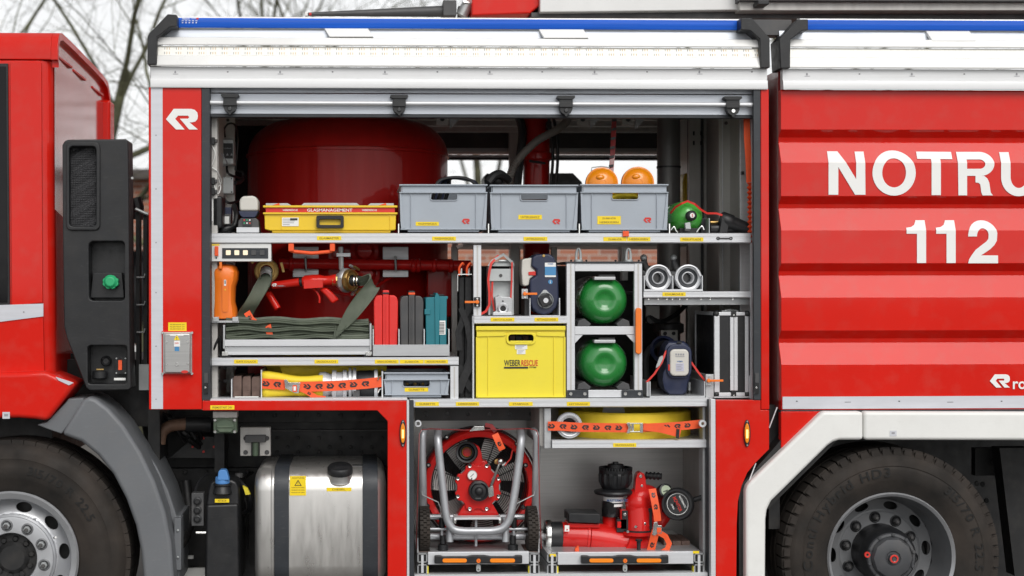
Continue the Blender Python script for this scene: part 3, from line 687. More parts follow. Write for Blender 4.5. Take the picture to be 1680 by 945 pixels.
for i in range(5): b.pbox(PWHITE, 298+5.6*i, 33.5, 301.5+5.6*i, 34.5, 0.0358, 0.0366); b.pbox(PWHITE, 298.4+5.6*i, 36.5, 300.6+5.6*i, 38, 0.0358, 0.0366)
part(b, 'light_bar_print', rl, smooth=0)
# gap between the two bodies
b = MB(); b.box(DGREY, P(1240, 45).x, P(1305, 45).x, 0.06, 0.14, P(1270, 58, 0.06).z, P(1270, 32, 0.06).z); part(b, 'gap_cover', bevel=0.003)

# ---- roof deck, ceiling ribs and the far side of the body
xL = P(250, 300).x; xR = P(1255, 300).x
b = MB(); b.box(PANEL, xL, xR, 0.10, 2.42, 2.665, 2.70); ceil = part(b, 'roof_deck')
for i in range(5):
    b = MB(); y = 0.75+i*0.33; b.box(PANEL, xL+.05, xR-.05, y, y+0.05, 2.625, 2.664); part(b, 'ceiling_beam', ceil, bevel=0.003)
for px in (738, 968, 1042):
    b = MB(); x = P(px, 200, 1.0).x; b.prism(ALU, [(x, 2.624), (x+0.09, 2.624), (x, 2.53)], 1.0, 1.006, px=False); b.box(PANEL, x-0.07, x-0.01, 0.98, 1.0, 2.55, 2.624); bolt(b, DGREY, (x-0.04, 0.98, 2.58), 0.012, 0.006); part(b, 'ceiling_bracket', ceil)
b = MB(); yy = 2.28
for y0, y1, m, Yq in ((206, 213, PANEL, 2.15), (213, 243, DGREY, 2.3), (243, 249, ALU, 2.3), (249.5, 252.5, WHITE, 2.27), (254, 257.5, ALUW, 2.27), (257.5, 262, SEAL, 2.3)):
    z0, z1 = P(800, y1, Yq).z, P(800, y0, Yq).z; b.box(m, xL+0.04, xR-0.03, Yq, Yq+0.05, z0, z1)
part(b, 'far_roller_shutter')
for px0, px1, Yq in ((836, 854, 2.2), (742, 752, 2.2), (1100, 1112, 2.3), (1016, 1026, 2.25)):
    b = MB(); b.pbox(PANEL, px0, 205 if px0 < 1000 and px0 > 800 else 399, px1, 660, Yq, Yq+0.06); part(b, 'far_post', bevel=0.003)
# interior side columns
b = MB(); b.pbox(PANEL, 344.5, 190, 357, 655, 0.12, 0.16); c0 = P(357, 300, 0.16).x
b.box(PANEL, P(344.5, 300, 0.12).x-0.05, P(359, 300, 0.3).x, 0.3, 0.7, P(344, 655, 0.3).z, 2.66)
b.box(PANEL, P(359, 300, 0.7).x, P(385, 300, 0.7).x, 0.70, 0.74, P(344, 655, 0.7).z, 2.66)
cl = part(b, 'interior_column', bevel=0.003)
b = MB()
for q in ((368, 606), (378, 606), (368, 628), (378, 628)): q = (q[0]-9, q[1]-3); bolt(b, DGREY, P(*q, 0.3), 0.008, 0.004); bolt(b, ZINC, P(q[0]+17, q[1], 0.7), 0.008, 0.004)
for q in ((358, 198), (374, 197)): bolt(b, DGREY, P(*q, 0.69), 0.008, 0.006)
each(b, 'column_bolt', cl)
b = MB(); b.pbox(PANEL, 1180, 190, 1232, 655, 0.62, 0.66); b.pbox(ALU, 1214, 190, 1233, 655, 0.22, 0.25); b.box(PANEL, P(1233, 400, 0.24).x-0.01, P(1233, 400, 0.24).x+0.05, 0.2, 0.66, P(1233, 655, 0.3).z, 2.66)
for x in (1185, 1203, 1209): b.pbox(ALUW, x, 190, x+1.6, 655, 0.612, 0.62)
cr = part(b, 'interior_column', bevel=0.002)
b = MB(); b.pbox(DGREY, 1130, 190, 1182, 655, 1.20, 1.24); b.pbox(PANEL, 1131, 190, 1150, 655, 1.17, 1.20); b.pbox(PANEL, 1155, 190, 1160, 655, 1.18, 1.20)
for y in (215, 231): b.pbox(BLK, 1137, y, 1140, y+7, 1.165, 1.17); b.pbox(BLK, 1149, y, 1152, y+7, 1.165, 1.17)
part(b, 'interior_column', bevel=0.003)
b = MB(); bolt(b, DGREY, P(1191, 202, 0.62), 0.009, 0.006); bolt(b, DGREY, P(1207, 202, 0.62), 0.009, 0.006); b.pbox(BLK, 1217, 281, 1221, 286, 0.2, 0.22); each(b, 'column_bolt', cr)
# dark sheets added to stand in for dim far-side clutter, below the sight line
b = MB(); b.box(CHAS, P(735, 500, 1.5).x, P(1098, 500, 1.5).x, 1.5, 1.53, P(900, 664, 1.5).z, P(900, 436, 1.5).z); b.box(CHAS, P(1128, 500, 1.5).x, xR-0.03, 1.5, 1.53, P(900, 664, 1.5).z, P(900, 400, 1.5).z); part(b, 'dark_closing_sheet')
b = MB(); b.box(CHAS, xL+0.04, P(440, 400, 1.75).x, 1.75, 1.78, 1.2, 2.66); part(b, 'dark_backing')  # dark sheet added for the deep shade left of the tank
# floor of the upper locker
b = MB(); b.box(PANEL, P(346, 655, 0.1).x, xR-0.04, 0.14, 2.35, P(700, 660, 0.12).z-0.02, P(700, 656.5, 0.12).z); part(b, 'locker_floor')

# ---- rolled-up shutter
sh = MB(); sh.pbox(SLAT, 344.5, 142, 1236.5, 153.5, 0.055, 0.075); shut = part(sh, 'roller_shutter', bevel=0.002)
for y0, y1 in ((154.5, 170.5), (171.5, 188)):
    b = MB(); b.pbox(SLAT, 344.5, y0, 1236.5, y1, 0.050, 0.075); part(b, 'slat', shut, bevel=0.003, seg=3)
b = MB(); b.pbox(SEAL, 344.5, 188.3, 1236.5, 193, 0.045, 0.08); part(b, 'bottom_seal', shut, bevel=0.002)
b = MB(); b.cyl(ALUW, P(331, 168.5, 0.022), P(1250, 172, 0.022), 0.0105, 16); part(b, 'handle_bar', shut)
for x, y in ((377, 0), (655, 1.3), (929, 2.6), (1203, 3.8)):
    b = MB(); b.prism(BLK, [(x-14, 154+y), (x+14, 154+y), (x+15, 157+y), (x+11, 160+y), (x-11, 160+y), (x-15, 157+y)], 0.0, 0.05)
    b.prism(BLK, [(x-10.5, 158+y), (x+10.5, 158+y), (x+10.5, 176+y), (x+8, 182+y), (x+3, 185+y), (x+1.5, 188+y), (x-1.5, 188+y), (x-3, 185+y), (x-8, 182+y), (x-10.5, 176+y)], 0.006, 0.048)
    b.prism(BLK, [(x-11, 165+y), (x+11, 165+y), (x+11, 173+y), (x-11, 173+y)], -0.004, 0.02)
    bolt(b, CHROME if x > 1200 else BLKG, P(x, 178.5+y, 0.006), 0.010, 0.006, seg=12); part(b, 'bar_bracket', shut, bevel=0.003)
# ---- shelves (extruded aluminium fronts) with their stickers
def shelf(px0, py0, px1, py1, Y0, Y1, name='shelf', thick=0.5):
    b = MB(); x0, x1 = P(px0, py0, Y0).x, P(px1, py0, Y0).x; cx = (px0+px1)/2
    zt, zb = P(cx, py0, Y0).z, P(cx, py1, Y0).z; h = zt-zb
    pts = [(Y0+0.004, zt), (Y0, zt-0.003), (Y0, zt-h*0.36), (Y0+0.0015, zt-h*0.39), (Y0+0.0015, zt-h*0.62), (Y0, zt-h*0.65), (Y0, zb+0.004), (Y0+0.006, zb), (Y0+0.05, zb), (Y0+0.05, zt)]
    A = [Vector((x0, y, z)) for y, z in pts]; B = [Vector((x1, y, z)) for y, z in pts]; b.loft(ALUW, [A, B])
    s = part(b, name)
    b = MB(); b.box(ALU, x0, x1, Y0+0.051, Y1, zt-h*0.45, zt-0.001); part(b, 'shelf_plate', s)
    return s
s1 = shelf(344.6, 382.5, 1232, 399, 0.08, 0.72)
for x0, x1, t in ((520, 560, 'GLASMASTER'), (709, 748, 'WAGENWERKZEUG'), (859, 898, 'UNTERLEGHOLZ'), (990, 1028, 'ZUBEHÖR'), (1029, 1067, 'HEBEKISSEN'), (1116, 1154, 'PRESSLUFTFLASCHE')):
    y = 387.4+(x0-520)*0.0035; sticker(s1, x0, y, x1, y+6.6, 0.08, t)
b = MB(); b.tube(DGREY, [P(1179, 391, 0.076), P(1197, 391, 0.076)], 0.003, 6); b.lathe(DGREY, [(0.004, 0), (0.008, 0.002), (0.004, 0.004)], P(1178, 391, 0.08)); b.lathe(DGREY, [(0.004, 0), (0.008, 0.002), (0.004, 0.004)], P(1199, 391, 0.08)); part(b, 'wire_pin', s1)
b = MB(); b.pbox(ORG, 1022, 379, 1032, 388, 0.068, 0.079); part(b, 'red_stopper', s1, bevel=0.002)
s2 = shelf(1056, 478, 1232, 489, 0.09, 0.6); sticker(s2, 1087, 479.5, 1125, 486, 0.09, 'SCHAUMROHR SB')
b = MB(); b.pbox(ALU, 1057, 489.5, 1231, 500, 0.14, 0.16)
for x in (1064, 1080, 1094, 1103, 1115, 1127, 1150, 1165, 1202): bolt(b, CHROME, P(x, 491, 0.10), 0.004, 0.004)
each(b, 'underside_brace', s2)
s3 = shelf(344.6, 586.5, 752.5, 600, 0.08, 0.70)
for x0, x1, t in ((384, 423, 'GURTE SCHLAUCH'), (516, 555, 'DRUCKSCHLAUCH B'), (615, 654, 'AIRBAG-SICHERUNG'), (656, 695, 'ZUBEHÖR'), (696, 735, 'AKKUSCHRAUBER')): sticker(s3, x0, 590, x1, 596.5, 0.08, t)
s4 = shelf(778, 518.5, 930, 531.5, 0.085, 0.62)
for x0, x1, t in ((805, 844, 'ABSTÜTZLAGER'), (877, 916, 'RETTUNGSZYLINDER')): sticker(s4, x0, 521, x1, 527.5, 0.085, t)
s5 = shelf(672, 654, 1163, 668.5, 0.06, 0.70)
for x0, x1, t in ((681.5, 720, 'GURBETTE'), (748, 786, 'HEBEKISSEN'), (835, 874, 'STABPACK'), (930, 968, 'KETTENSÄGE')): sticker(s5, x0, 659.5, x1, 666, 0.06, t)
def posts(lst, parent=T, m=ALUW):
    for x0, y0, x1, y1, Y0, Y1 in lst:
        b = MB(); b.pbox(m, x0, y0, x1, y1, Y0, Y1); cx = (x0+x1)/2
        if x1-x0 > 8: b.pbox(PANEL, cx-1.3, y0+1, cx+1.3, y1-1, Y0-0.0006, Y0+0.0001)
        part(b, 'shelf_post', parent, bevel=0.0025)
posts([(777, 402, 789.5, 518, 0.10, 0.14), (739, 600.5, 752, 654, 0.085, 0.13), (775, 519, 778, 654, 0.10, 0.6), (928, 532, 930.5, 654, 0.12, 0.6)])
posts([(741, 405, 750, 586, 0.66, 0.70), (1128, 500, 1134, 654, 0.9, 0.95), (838, 400, 851, 520, 0.9, 0.95), (905, 405, 914, 470, 0.9, 0.95), (1020, 405, 1030, 460, 0.9, 0.95), (908, 460, 916, 650, 0.6, 0.64)], m=PANEL)

# ---- control panel and small electrics on the left column
b = MB(); b.pbox(WHITE, 345, 399.5, 445, 429, 0.09, 0.16); cp = part(b, 'control_panel', bevel=0.003)
b = MB(); b.pbox(SEAL, 364.5, 407, 440, 424, 0.087, 0.0895); part(b, 'button_strip', cp)
for i, x in enumerate((374.5, 388.5, 402.5, 416, 430)):
    b = MB(); b.prism(mat('lit_key', (0.75, 0.66, 0.5), 0.4, emit=(1.0, 0.82, 0.55), es=0.35) if i == 0 else (MATS['lit_key'] if i < 3 else DGREY), rrect(x-4, 410.5, x+4, 418.5, 1.2, 3), 0.083, 0.0868); part(b, 'key', cp, bevel=0.001)
b = MB(); b.pbox(ORG, 352, 404, 358, 420, 0.078, 0.0895); part(b, 'red_toggle', cp, bevel=0.002)
b = MB(); bolt(b, BLK, P(355, 423, 0.09), 0.004, 0.003); b.pbox(STK, 346, 400.5, 360, 403, 0.0885, 0.0899); each(b, 'panel_detail', cp)
b = MB(); b.pbox(ZINC, 360, 227, 384, 271, 0.55, 0.66); eb = part(b, 'control_box', bevel=0.012, seg=3)
b = MB(); b.pbox(BLK, 363, 235, 382, 260, 0.544, 0.549)
for x in (366, 373, 380): b.prism(PGREY, [(x-2, 255), (x+2, 255), (x, 251)], 0.542, 0.5435)
b.text(PGREY, 'Rosenbauer', P(373, 243, 0.5435), w=0.04); part(b, 'box_display', eb, smooth=0)
b = MB(); b.pbox(ZINC, 356, 290, 383, 318, 0.55, 0.64)
jb = part(b, 'junction_box', bevel=0.005)
b = MB()
for q in ((359, 293), (380, 293), (359, 315), (380, 315)): bolt(b, DGREY, P(*q, 0.55), 0.004, 0.003)
each(b, 'box_screw', jb)
b = MB()
for pts, r in (([(369, 225, .6), (368, 212, .58), (375, 203, .58), (386, 206, .62), (390, 230, .7), (386, 280, .7)], .005), ([(372, 272, .6), (374, 284, .56), (386, 290, .6), (397, 292, .7), (398, 282, .72), (384, 280, .75)], .006),
               ([(366, 318, .6), (367, 326, .56), (376, 333, .56), (390, 330, .66)], .007), ([(386, 300, .58), (392, 299, .62), (398, 294, .7)], .011)):
    b.tube(BLK, catmull([P(*p) for p in pts], 6), r, 7)
o = part(b, 'cable_loom'); o['kind'] = 'stuff'
b = MB()
for pts in ([(347, 238, .11), (353, 250, .1), (350, 265, .11), (347, 272, .11)], [(358, 245, .4), (370, 262, .45), (372, 270, .5), (360, 275, .5)], [(348, 275, .11), (357, 282, .12), (363, 300, .2), (352, 310, .2)], [(350, 300, .11), (357, 318, .12), (362, 306, .2), (356, 285, .3)]):
    b.tube(PWHITE if len(pts) == 4 and pts[0][0] != 358 else PGREY, catmull([P(*p) for p in pts], 6), 0.0025, 6)
o = part(b, 'thin_wires'); o['kind'] = 'stuff'
b = MB()
for y in (231, 297, 314): b.pbox(BLK, 345.5, y-6, 352, y+6, 0.09, 0.119); b.pbox(DGREY, 352, y-3, 356, y+3, 0.1, 0.118)
each(b, 'plug', T, bevel=0.003)

# ---- red tank inside, with its pipework
cx = P(571, 400, 1.2).x; tr = 0.525
b = MB(); zs = P(571, 243, 0.72).z; pr = []
for i in range(11):
    a = R(90*i/10); rr = tr-0.20+0.20*math.cos(a) if i < 10 else 0.0
    pr.append((rr, zs+0.175*math.sin(a)))
pr = [(tr, 1.225), (tr, zs-0.012), (tr+0.007, zs-0.010), (tr+0.007, zs+0.004), (tr-0.001, zs+0.008)]+pr[1:10]+[(0.30, zs+0.182), (0, zs+0.20)]
b.lathe(DRED, pr, (cx, 1.2, 0), (0, 0, 1), 72); tank = part(b, 'red_tank', smooth=40)
b = MB(); b.pbox(DRED, 700, 425, 745, 520, 0.72, 1.3); part(b, 'pump_column', bevel=0.01)
b = MB(); b.cyl(DRED, P(458, 432, 0.5), P(772, 436, 0.5), 0.026, 20)
for x in (478, 678, 686, 712, 740): b.cyl(DRED, P(x-4, 433+(x-458)*0.012, 0.5), P(x+4, 433+(x-458)*0.012, 0.5), 0.034, 20, bev=0.006)
pipe = part(b, 'red_cross_pipe')
for x in (501.5, 649):
    b = MB(); b.pbox(ALU, x-21, 405, x+21, 454.5, 0.56, 0.566); br = part(b, 'pipe_bracket', pipe, bevel=0.001)
    b = MB(); b.tube(BLKG, [P(x, 421, 0.55), P(x, 423, 0.455), P(x, 442, 0.455), P(x, 445, 0.55)], 0.006, 8); part(b, 'pipe_clamp', pipe)
b = MB()
b.lathe(DRED, [(0, 0.05), (0.035, 0.045), (0.05, 0.02), (0.07, 0.015), (0.07, 0)], P(598, 412, 0.62)); b.lathe(DRED, [(0, 0.05), (0.035, 0.045), (0.05, 0.02), (0.07, 0.015), (0.07, 0)], P(600, 450, 0.62)); part(b, 'tank_flange', tank)
b = MB(); b.tube(DRED, catmull([P(520, 465, .55), P(560, 482, .6), P(600, 481, .6), P(640, 456, .6), P(700, 430, .66)], 8), 0.008, 8); part(b, 'tank_line', tank)
# vertical pipes and hoses further in
b = MB(); b.cyl(DRED, P(880, 655, 1.1), P(880, 185, 1.1), W(22, 1.1), 24); b.lathe(DRED, [(W(22, 1.1), 0), (W(26, 1.1), 0.01), (W(26, 1.1), 0.04), (W(22, 1.1), 0.05)], P(880, 265, 1.1), (0, 0, 1)); part(b, 'red_standpipe')
b = MB(); b.cyl(MASTG, P(1097, 655, 0.95), P(1097, 188, 0.95), W(19, 0.95), 28); b.cyl(BLK, P(1097, 276, 0.95), P(1097, 273, 0.95), W(20, 0.95), 28)
b.lathe(DGREY, [(W(19, .95), 0), (W(25, .95), 0.01), (W(25, .95), 0.05), (W(19, .95), 0.06)], P(1097, 548, 0.95), (0, 0, 1), 28); b.pbox(PANEL, 1084, 542, 1112, 562, 0.82, 0.86); bolt(b, BLK, P(1091, 547, .82), .01, .008); bolt(b, BLK, P(1105, 547, .82), .01, .008); part(b, 'grey_mast_tube')
b = MB(); pth = catmull([P(833, 310, .8), P(838, 285, .78), P(850, 262, .76), P(880, 232, .74), P(915, 212, .74), P(930, 198, .78), P(934, 182, .82)], 14); b.tube(HOSEG, pth, [0.019+0.0026*(i % 2) for i in range(len(pth))], 10); part(b, 'corrugated_hose')
b = MB(); b.tube(BLK, catmull([P(848, 183, 1.05), P(857, 215, 1.05), P(853, 260, 1.05), P(848, 310, 1.05)], 8), 0.022, 8); b.tube(BLK, [P(868, 264, .9), P(895, 268, .9)], 0.007, 6)
for x in (906, 914): b.tube(BLK, catmull([P(x-8, 185, 1.0), P(x-2, 215, 1.0), P(x+1, 260, 1.0), P(x-3, 310, 1.0)], 6), 0.008, 6)
b.pbox(BLK, 897, 199, 905, 212, 0.95, 1.0); part(b, 'black_conduit')
b = MB()
b.tube(BLK, catmull([P(1065, 520, .7), P(1085, 528, .7), P(1110, 515, .75), P(1125, 500, .8)], 6), 0.012, 8); b.tube(DGREY, catmull([P(1062, 640, .6), P(1060, 585, .62), P(1075, 566, .66), P(1100, 562, .7)], 6), 0.016, 8)
b.lathe(BLK, [(0, .03), (.02, .03), (.022, 0)], P(1066, 524, .72)); b.pbox(PANEL, 1060, 502, 1082, 530, .8, .82); part(b, 'mast_plumbing')
# slatted hand grips under the top shelf
b = MB(); pth = [P(476, 400, .10), P(476, 411, .10), P(484, 413, .10), P(512, 415.5, .10), P(540, 413, .10), P(547, 411, .10), P(547, 400, .10)]; b.tube(ORG, pth, 0.009, 8); b.pbox(ORG, 473, 399.5, 482, 412, 0.085, 0.11); b.pbox(ORG, 541, 399.5, 549, 412, 0.085, 0.11); part(b, 'red_grip', bevel=0.003)

# ---- lower body: red frame, posts, marker lights
b = MB(); b.prism(RED, [(332, 657.5), (667, 657.5), (667, 975), (636, 975), (636, 691), (619, 673.5), (332, 673.5)], 0.0, 0.05); lf = part(b, 'lower_frame_panel', bevel=0.003)
sticker(lf, 345, 665, 384.5, 672, 0.0, 'FREMDSTART 24V')
b = MB(); b.pbox(ALUW, 344.6, 653.5, 668, 657.3, 0.01, 0.13); part(b, 'sill_strip', bevel=0.001)
b = MB(); b.prism(RED, [(1174.5, 656.5), (1248, 656.5), (1248, 672.5), (1262, 673), (1262, 737), (1238, 761), (1226, 776), (1217, 797), (1211, 822), (1209, 860), (1208, 975), (1174.5, 975)], 0.0, 0.05); rf = part(b, 'lower_frame_panel', bevel=0.003)
for pr_, x in ((lf, 661), (rf, 1226)):
    b = MB(); b.prism(BLK, ell(x, 711, 5.6, 22.5, 24), -0.010, -0.0004); part(b, 'marker_light_housing', pr_, bevel=0.003)
    b = MB(); b.prism(AMB, ell(x, 711, 4.0, 16.5, 24), -0.022, -0.0104); part(b, 'amber_marker_lens', pr_, bevel=0.006, seg=3)
    b = MB(); b.pbox(mat('lit_bulb', (0.95, 0.7, 0.3), 0.3, emit=(1.0, 0.62, 0.12), es=1.3) if x < 700 else MATS['lit_bulb'], x-1.6, 705, x+1.6, 719, -0.0235, -0.0222); part(b, 'marker_led', pr_, bevel=0.0005)
    b = MB(); bolt(b, CHROME, P(x, 691.5, -0.010), 0.004, 0.002); part(b, 'marker_screw', pr_)
    b = MB(); bolt(b, CHROME, P(x, 730.5, -0.010), 0.004, 0.002); part(b, 'marker_screw', pr_)
for x0, x1, m, Y0 in ((667.4, 671.5, ALUW, 0.0), (671.7, 679, SEAL, 0.02), (1161.5, 1166, SEAL, 0.04), (1166.2, 1174.2, ALUW, 0.002), (1153, 1161, ALU, 0.10)):
    b = MB(); b.pbox(m, x0, 657 if x0 < 1150 else 655, x1, 975, Y0, Y0+0.08); part(b, 'door_guide', bevel=0.002)
# lower locker interior
zf = P(900, 938, 0.1).z
xl_, xr_ = P(679, 800, 0.08).x, P(1161, 800, 0.1).x
b = MB(); b.box(STEEL, xl_-0.03, xr_+0.02, 0.74, 0.76, 0.2, P(900, 668, 0.2).z); lb = part(b, 'locker_back_wall')
b = MB(); b.box(PANEL, xr_+0.021, xr_+0.035, 0.12, 0.74, 0.2, P(900, 668, 0.2).z); b.box(PANEL, xl_-0.045, xl_-0.031, 0.1, 0.74, 0.2, P(900, 668, 0.2).z); each(b, 'locker_side_wall', T)
b = MB(); b.box(STEEL, xl_-0.03, xr_+0.02, 0.06, 0.739, 0.35, zf); part(b, 'locker_floor')
b = MB(); b.pbox(DGREY, 681, 669, 890, 690, 0.50, 0.52)
for i in range(6): bolt(b, BLKG, P(699+34.5*i, 679, 0.5), 0.011, 0.002, seg=14)
part(b, 'locker_crossbeam', bevel=0.002)
b = MB(); b.pbox(ALU, 893, 669.5, 904, 736, 0.10, 0.14); b.pbox(PANEL, 885, 669, 893, 732, 0.14, 0.7); part(b, 'hose_shelf_post', bevel=0.002)
s6 = shelf(906, 722, 1161, 736, 0.075, 0.55); sticker(s6, 1006, 727, 1044, 733.5, 0.075, 'DRUCKSCHLAUCH B')
b = MB()
for q in ((1140, 778), (1140, 856)): bolt(b, BLK, P(*q, 0.74), 0.008, 0.004)
o = each(b, 'wall_rivet', lb)
b = MB(); b.plate(ALUW, ell(686, 695, 5.5, 5.5, 20), [ell(686, 695, 3.2, 3.2, 20)], 0.05, 0.07); b.pbox(ALUW, 681, 692, 683.5, 699, 0.05, 0.07); part(b, 'lashing_eye')
b = MB(); b.plate(ALUW, ell(1153, 695, 6, 6, 20), [ell(1153, 695, 2.6, 2.6, 20)], 0.05, 0.07); part(b, 'lashing_eye')
# pull-out trays
def tray(x0, x1, grip):
    b = MB(); b.pbox(ALUW, x0+9, 905.5, x1-9, 926, 0.06, 0.085); t = part(b, 'pull_out_tray', bevel=0.003)
    b = MB(); z = P(800, 905, 0.09).z; b.box(ALU, P(x0, 905, .09).x, P(x1, 905, .09).x, 0.087, 0.70, z-0.012, z-0.004); part(b, 'tray_plate', t)
    gx0, gx1 = grip; cx = (gx0+gx1)/2
    b = MB(); b.prism(BLK, [(gx0, 912), (gx0+10, 912), (gx0+14, 913.5), (cx-20, 913.5), (cx-10, 911.5), (cx+10, 911.5), (cx+20, 913.5), (gx1-14, 913.5), (gx1-10, 911.5), (gx1, 911.5), (gx1, 924.5), (gx1-10, 924.5), (gx0+10, 925), (gx0, 925)], 0.03, 0.058); part(b, 'tray_handle', t, bevel=0.004)
    for a, c in ((gx0+13, cx-19), (cx+19, gx1-12)):
        b = MB(); b.prism(ORNG, rrect(a, 916.5, c, 923, 3, 4), 0.026, 0.0298); part(b, 'orange_reflector', t, bevel=0.001)
    b = MB(); b.lathe(ORGP, [(0, 0.006), (0.009, 0.006), (0.010, 0.002), (0.010, 0)], P(cx, 920, 0.03), seg=18); b.lathe(PRED, [(0, 0.007), (0.003, 0.0066)], P(cx, 920, 0.03), seg=10); part(b, 'tray_button', t)
    b = MB(); b.prism(ZINC, rrect(cx-3.5, 926, cx+3.5, 938, 3, 3), 0.05, 0.06); bolt(b, CHROME, P(cx, 934, 0.05), 0.005, 0.003); part(b, 'tray_latch', t)
    for k, xs in enumerate((x0, x1)):                                   # slide rails seen end-on
        d = 1 if k == 0 else -1
        for y0, y1 in ((908, 923), (926, 943)):
            b = MB(); b.pbox(BLK, xs-6.5, y0+1.5, xs+6.5, y1-1.5, 0.066, 0.6)
            for q in ((xs-8, y0, xs+8, y0+1.6), (xs-8, y1-1.6, xs+8, y1), (xs-8, y0, xs-6.4, y1), (xs+6.4, y0, xs+8, y1)): b.pbox(ALU, *q, 0.060, 0.6)
            part(b, 'slide_rail', t)
        b = MB(); b.pbox(ALUW, xs-2, 911, xs+2, 940, 0.055, 0.065); part(b, 'slide_web', t)
        b = MB(); b.pbox(LYEL, xs+7*d, 929, xs+10*d, 941, 0.07, 0.1) if d > 0 else b.pbox(LYEL, xs-10, 929, xs-7, 941, 0.07, 0.1); part(b, 'rail_stop', t)
    return t
t1 = tray(693, 877, (713, 857)); t2 = tray(906, 1147, (954, 1097))
b = MB(); b.pbox(ALUW, 680, 941, 1161, 952, 0.05, 0.1); part(b, 'locker_sill')

# ---- chassis under the left half
b = MB(); b.pbox(CHAS, 250, 690, 668, 772, 0.78, 0.86); ch = part(b, 'chassis_rail')
b = MB(); b.pbox(CHAS, 250, 672, 668, 693, 0.70, 0.74); b.pbox(DGREY, 446, 705, 640, 707.5, 0.76, 0.78); part(b, 'upper_flange', ch, bevel=0.002)
b = MB()
for i in range(6):
    for j, (dy, dx) in enumerate(((718, 0), (733, 17), (741, 0))): bolt(b, CHAS, P(455+34.5*i+dx, dy, 0.78), 0.009, 0.010, seg=6)
for i in range(11): bolt(b, CHAS, P(270+34*i, 774, 0.7), 0.012, 0.010, seg=6)
for i in range(6): bolt(b, CHAS, P(415+36*i, 681, 0.70), 0.011, 0.008, seg=6)
o = part(b, 'frame_bolts', ch); o['kind'] = 'stuff'
b = MB(); b.pbox(CHAS, 245, 768, 668, 960, 0.72, 0.78); part(b, 'frame_web')
b = MB(); b.prism(CHAS, [(276, 752), (320, 716), (360, 716), (360, 752)], 0.55, 0.58)
gus = part(b, 'gusset_plate', bevel=0.003)
for q in ((334, 719), (316, 733), (351, 733), (334, 741)):
    b = MB(); bolt(b, PRED, P(*q, 0.55), 0.006, 0.003, seg=10); part(b, 'red_plug', gus)
b = MB(); b.tube(RUSTY, catmull([P(262, 728, .38), P(266, 709, .38), P(280, 699, .38), P(305, 696, .38), P(330, 696, .40)], 8), 0.028, 14); b.tube(BLK, [P(304, 696, .38), P(345, 696, .40)], 0.037, 14); part(b, 'exhaust_pipe')
b = MB()
for i in range(9):
    pts = [(250+random.uniform(-6, 12), 676+random.uniform(-4, 6), .42)]; 
    for k in range(4): pts.append((pts[-1][0]+random.uniform(5, 26), pts[-1][1]+random.uniform(4, 20), .42+random.uniform(0, .15)))
    b.tube(CHAS, catmull([P(*p) for p in pts], 5), random.uniform(.006, .013), 6)
for i in range(5):
    pts = [(395+random.uniform(-20, 20), 775, .6), (400+random.uniform(-20, 10), 795, .5), (405, 830+random.uniform(-10, 20), .5), (400+random.uniform(-8, 8), 900, .55)]
    b.tube(CHAS, catmull([P(*p) for p in pts], 5), .007, 6)
b.tube(CHAS, catmull([P(305, 790, .6), P(310, 840, .55), P(308, 868, .5), P(297, 890, .4)], 6), 0.026, 12); b.cyl(CHAS, P(303, 880, .35), P(292, 895, .25), 0.030, 14)
b.tube(CHAS, catmull([P(240, 680, .5), P(252, 740, .5), P(268, 770, .5), P(280, 800, .55)], 6), 0.03, 8)
o = part(b, 'hoses_and_cables'); o['kind'] = 'stuff'
b = MB(); b.pbox(CHAS, 243, 672, 262, 760, 0.3, 0.6); b.pbox(CHAS, 352, 700, 368, 775, 0.5, 0.7); b.box(CHAS, P(240, 800, .8).x, P(668, 800, .8).x, 1.5, 1.55, 0.35, P(300, 690, 1.0).z); each(b, 'frame_bracket', T)
b = MB(); b.pbox(PANEL, 349, 675, 389, 686, 0.08, 0.16); b.pbox(MILG, 350, 686, 388.5, 711, 0.07, 0.14); sk_ = part(b, 'jump_start_socket', bevel=0.004)
b = MB(); b.prism(MILG, [(355, 697), (358, 691), (364, 690), (369, 688), (375, 690), (380, 691), (384, 697), (384, 703), (379, 709), (360, 709), (355, 703)], 0.055, 0.069); b.pbox(MILG, 356, 699, 383, 702, 0.050, 0.0548); part(b, 'socket_cover', sk_, bevel=0.003)
for q in ((353, 689), (385, 689), (353, 708), (385, 708)): b = MB(); bolt(b, CHROME, P(*q, 0.07), 0.008, 0.006); part(b, 'socket_bolt', sk_)
b = MB(); b.pbox(PANEL, 394, 701, 444, 748, 0.30, 0.34); b.pbox(CHAS, 412, 715, 426, 748, 0.28, 0.30); b.pbox(DGREY, 402, 714, 436, 726, 0.27, 0.30); b.cyl(MILG, P(419, 726, .25), P(419, 748, .25), 0.014, 12); bm_ = part(b, 'cab_lock_mount', bevel=0.003)
for q in ((403, 719), (438, 719), (403, 742), (438, 742)): b = MB(); bolt(b, DGREY, P(*q, 0.30), 0.011, 0.008); part(b, 'mount_bolt', bm_)
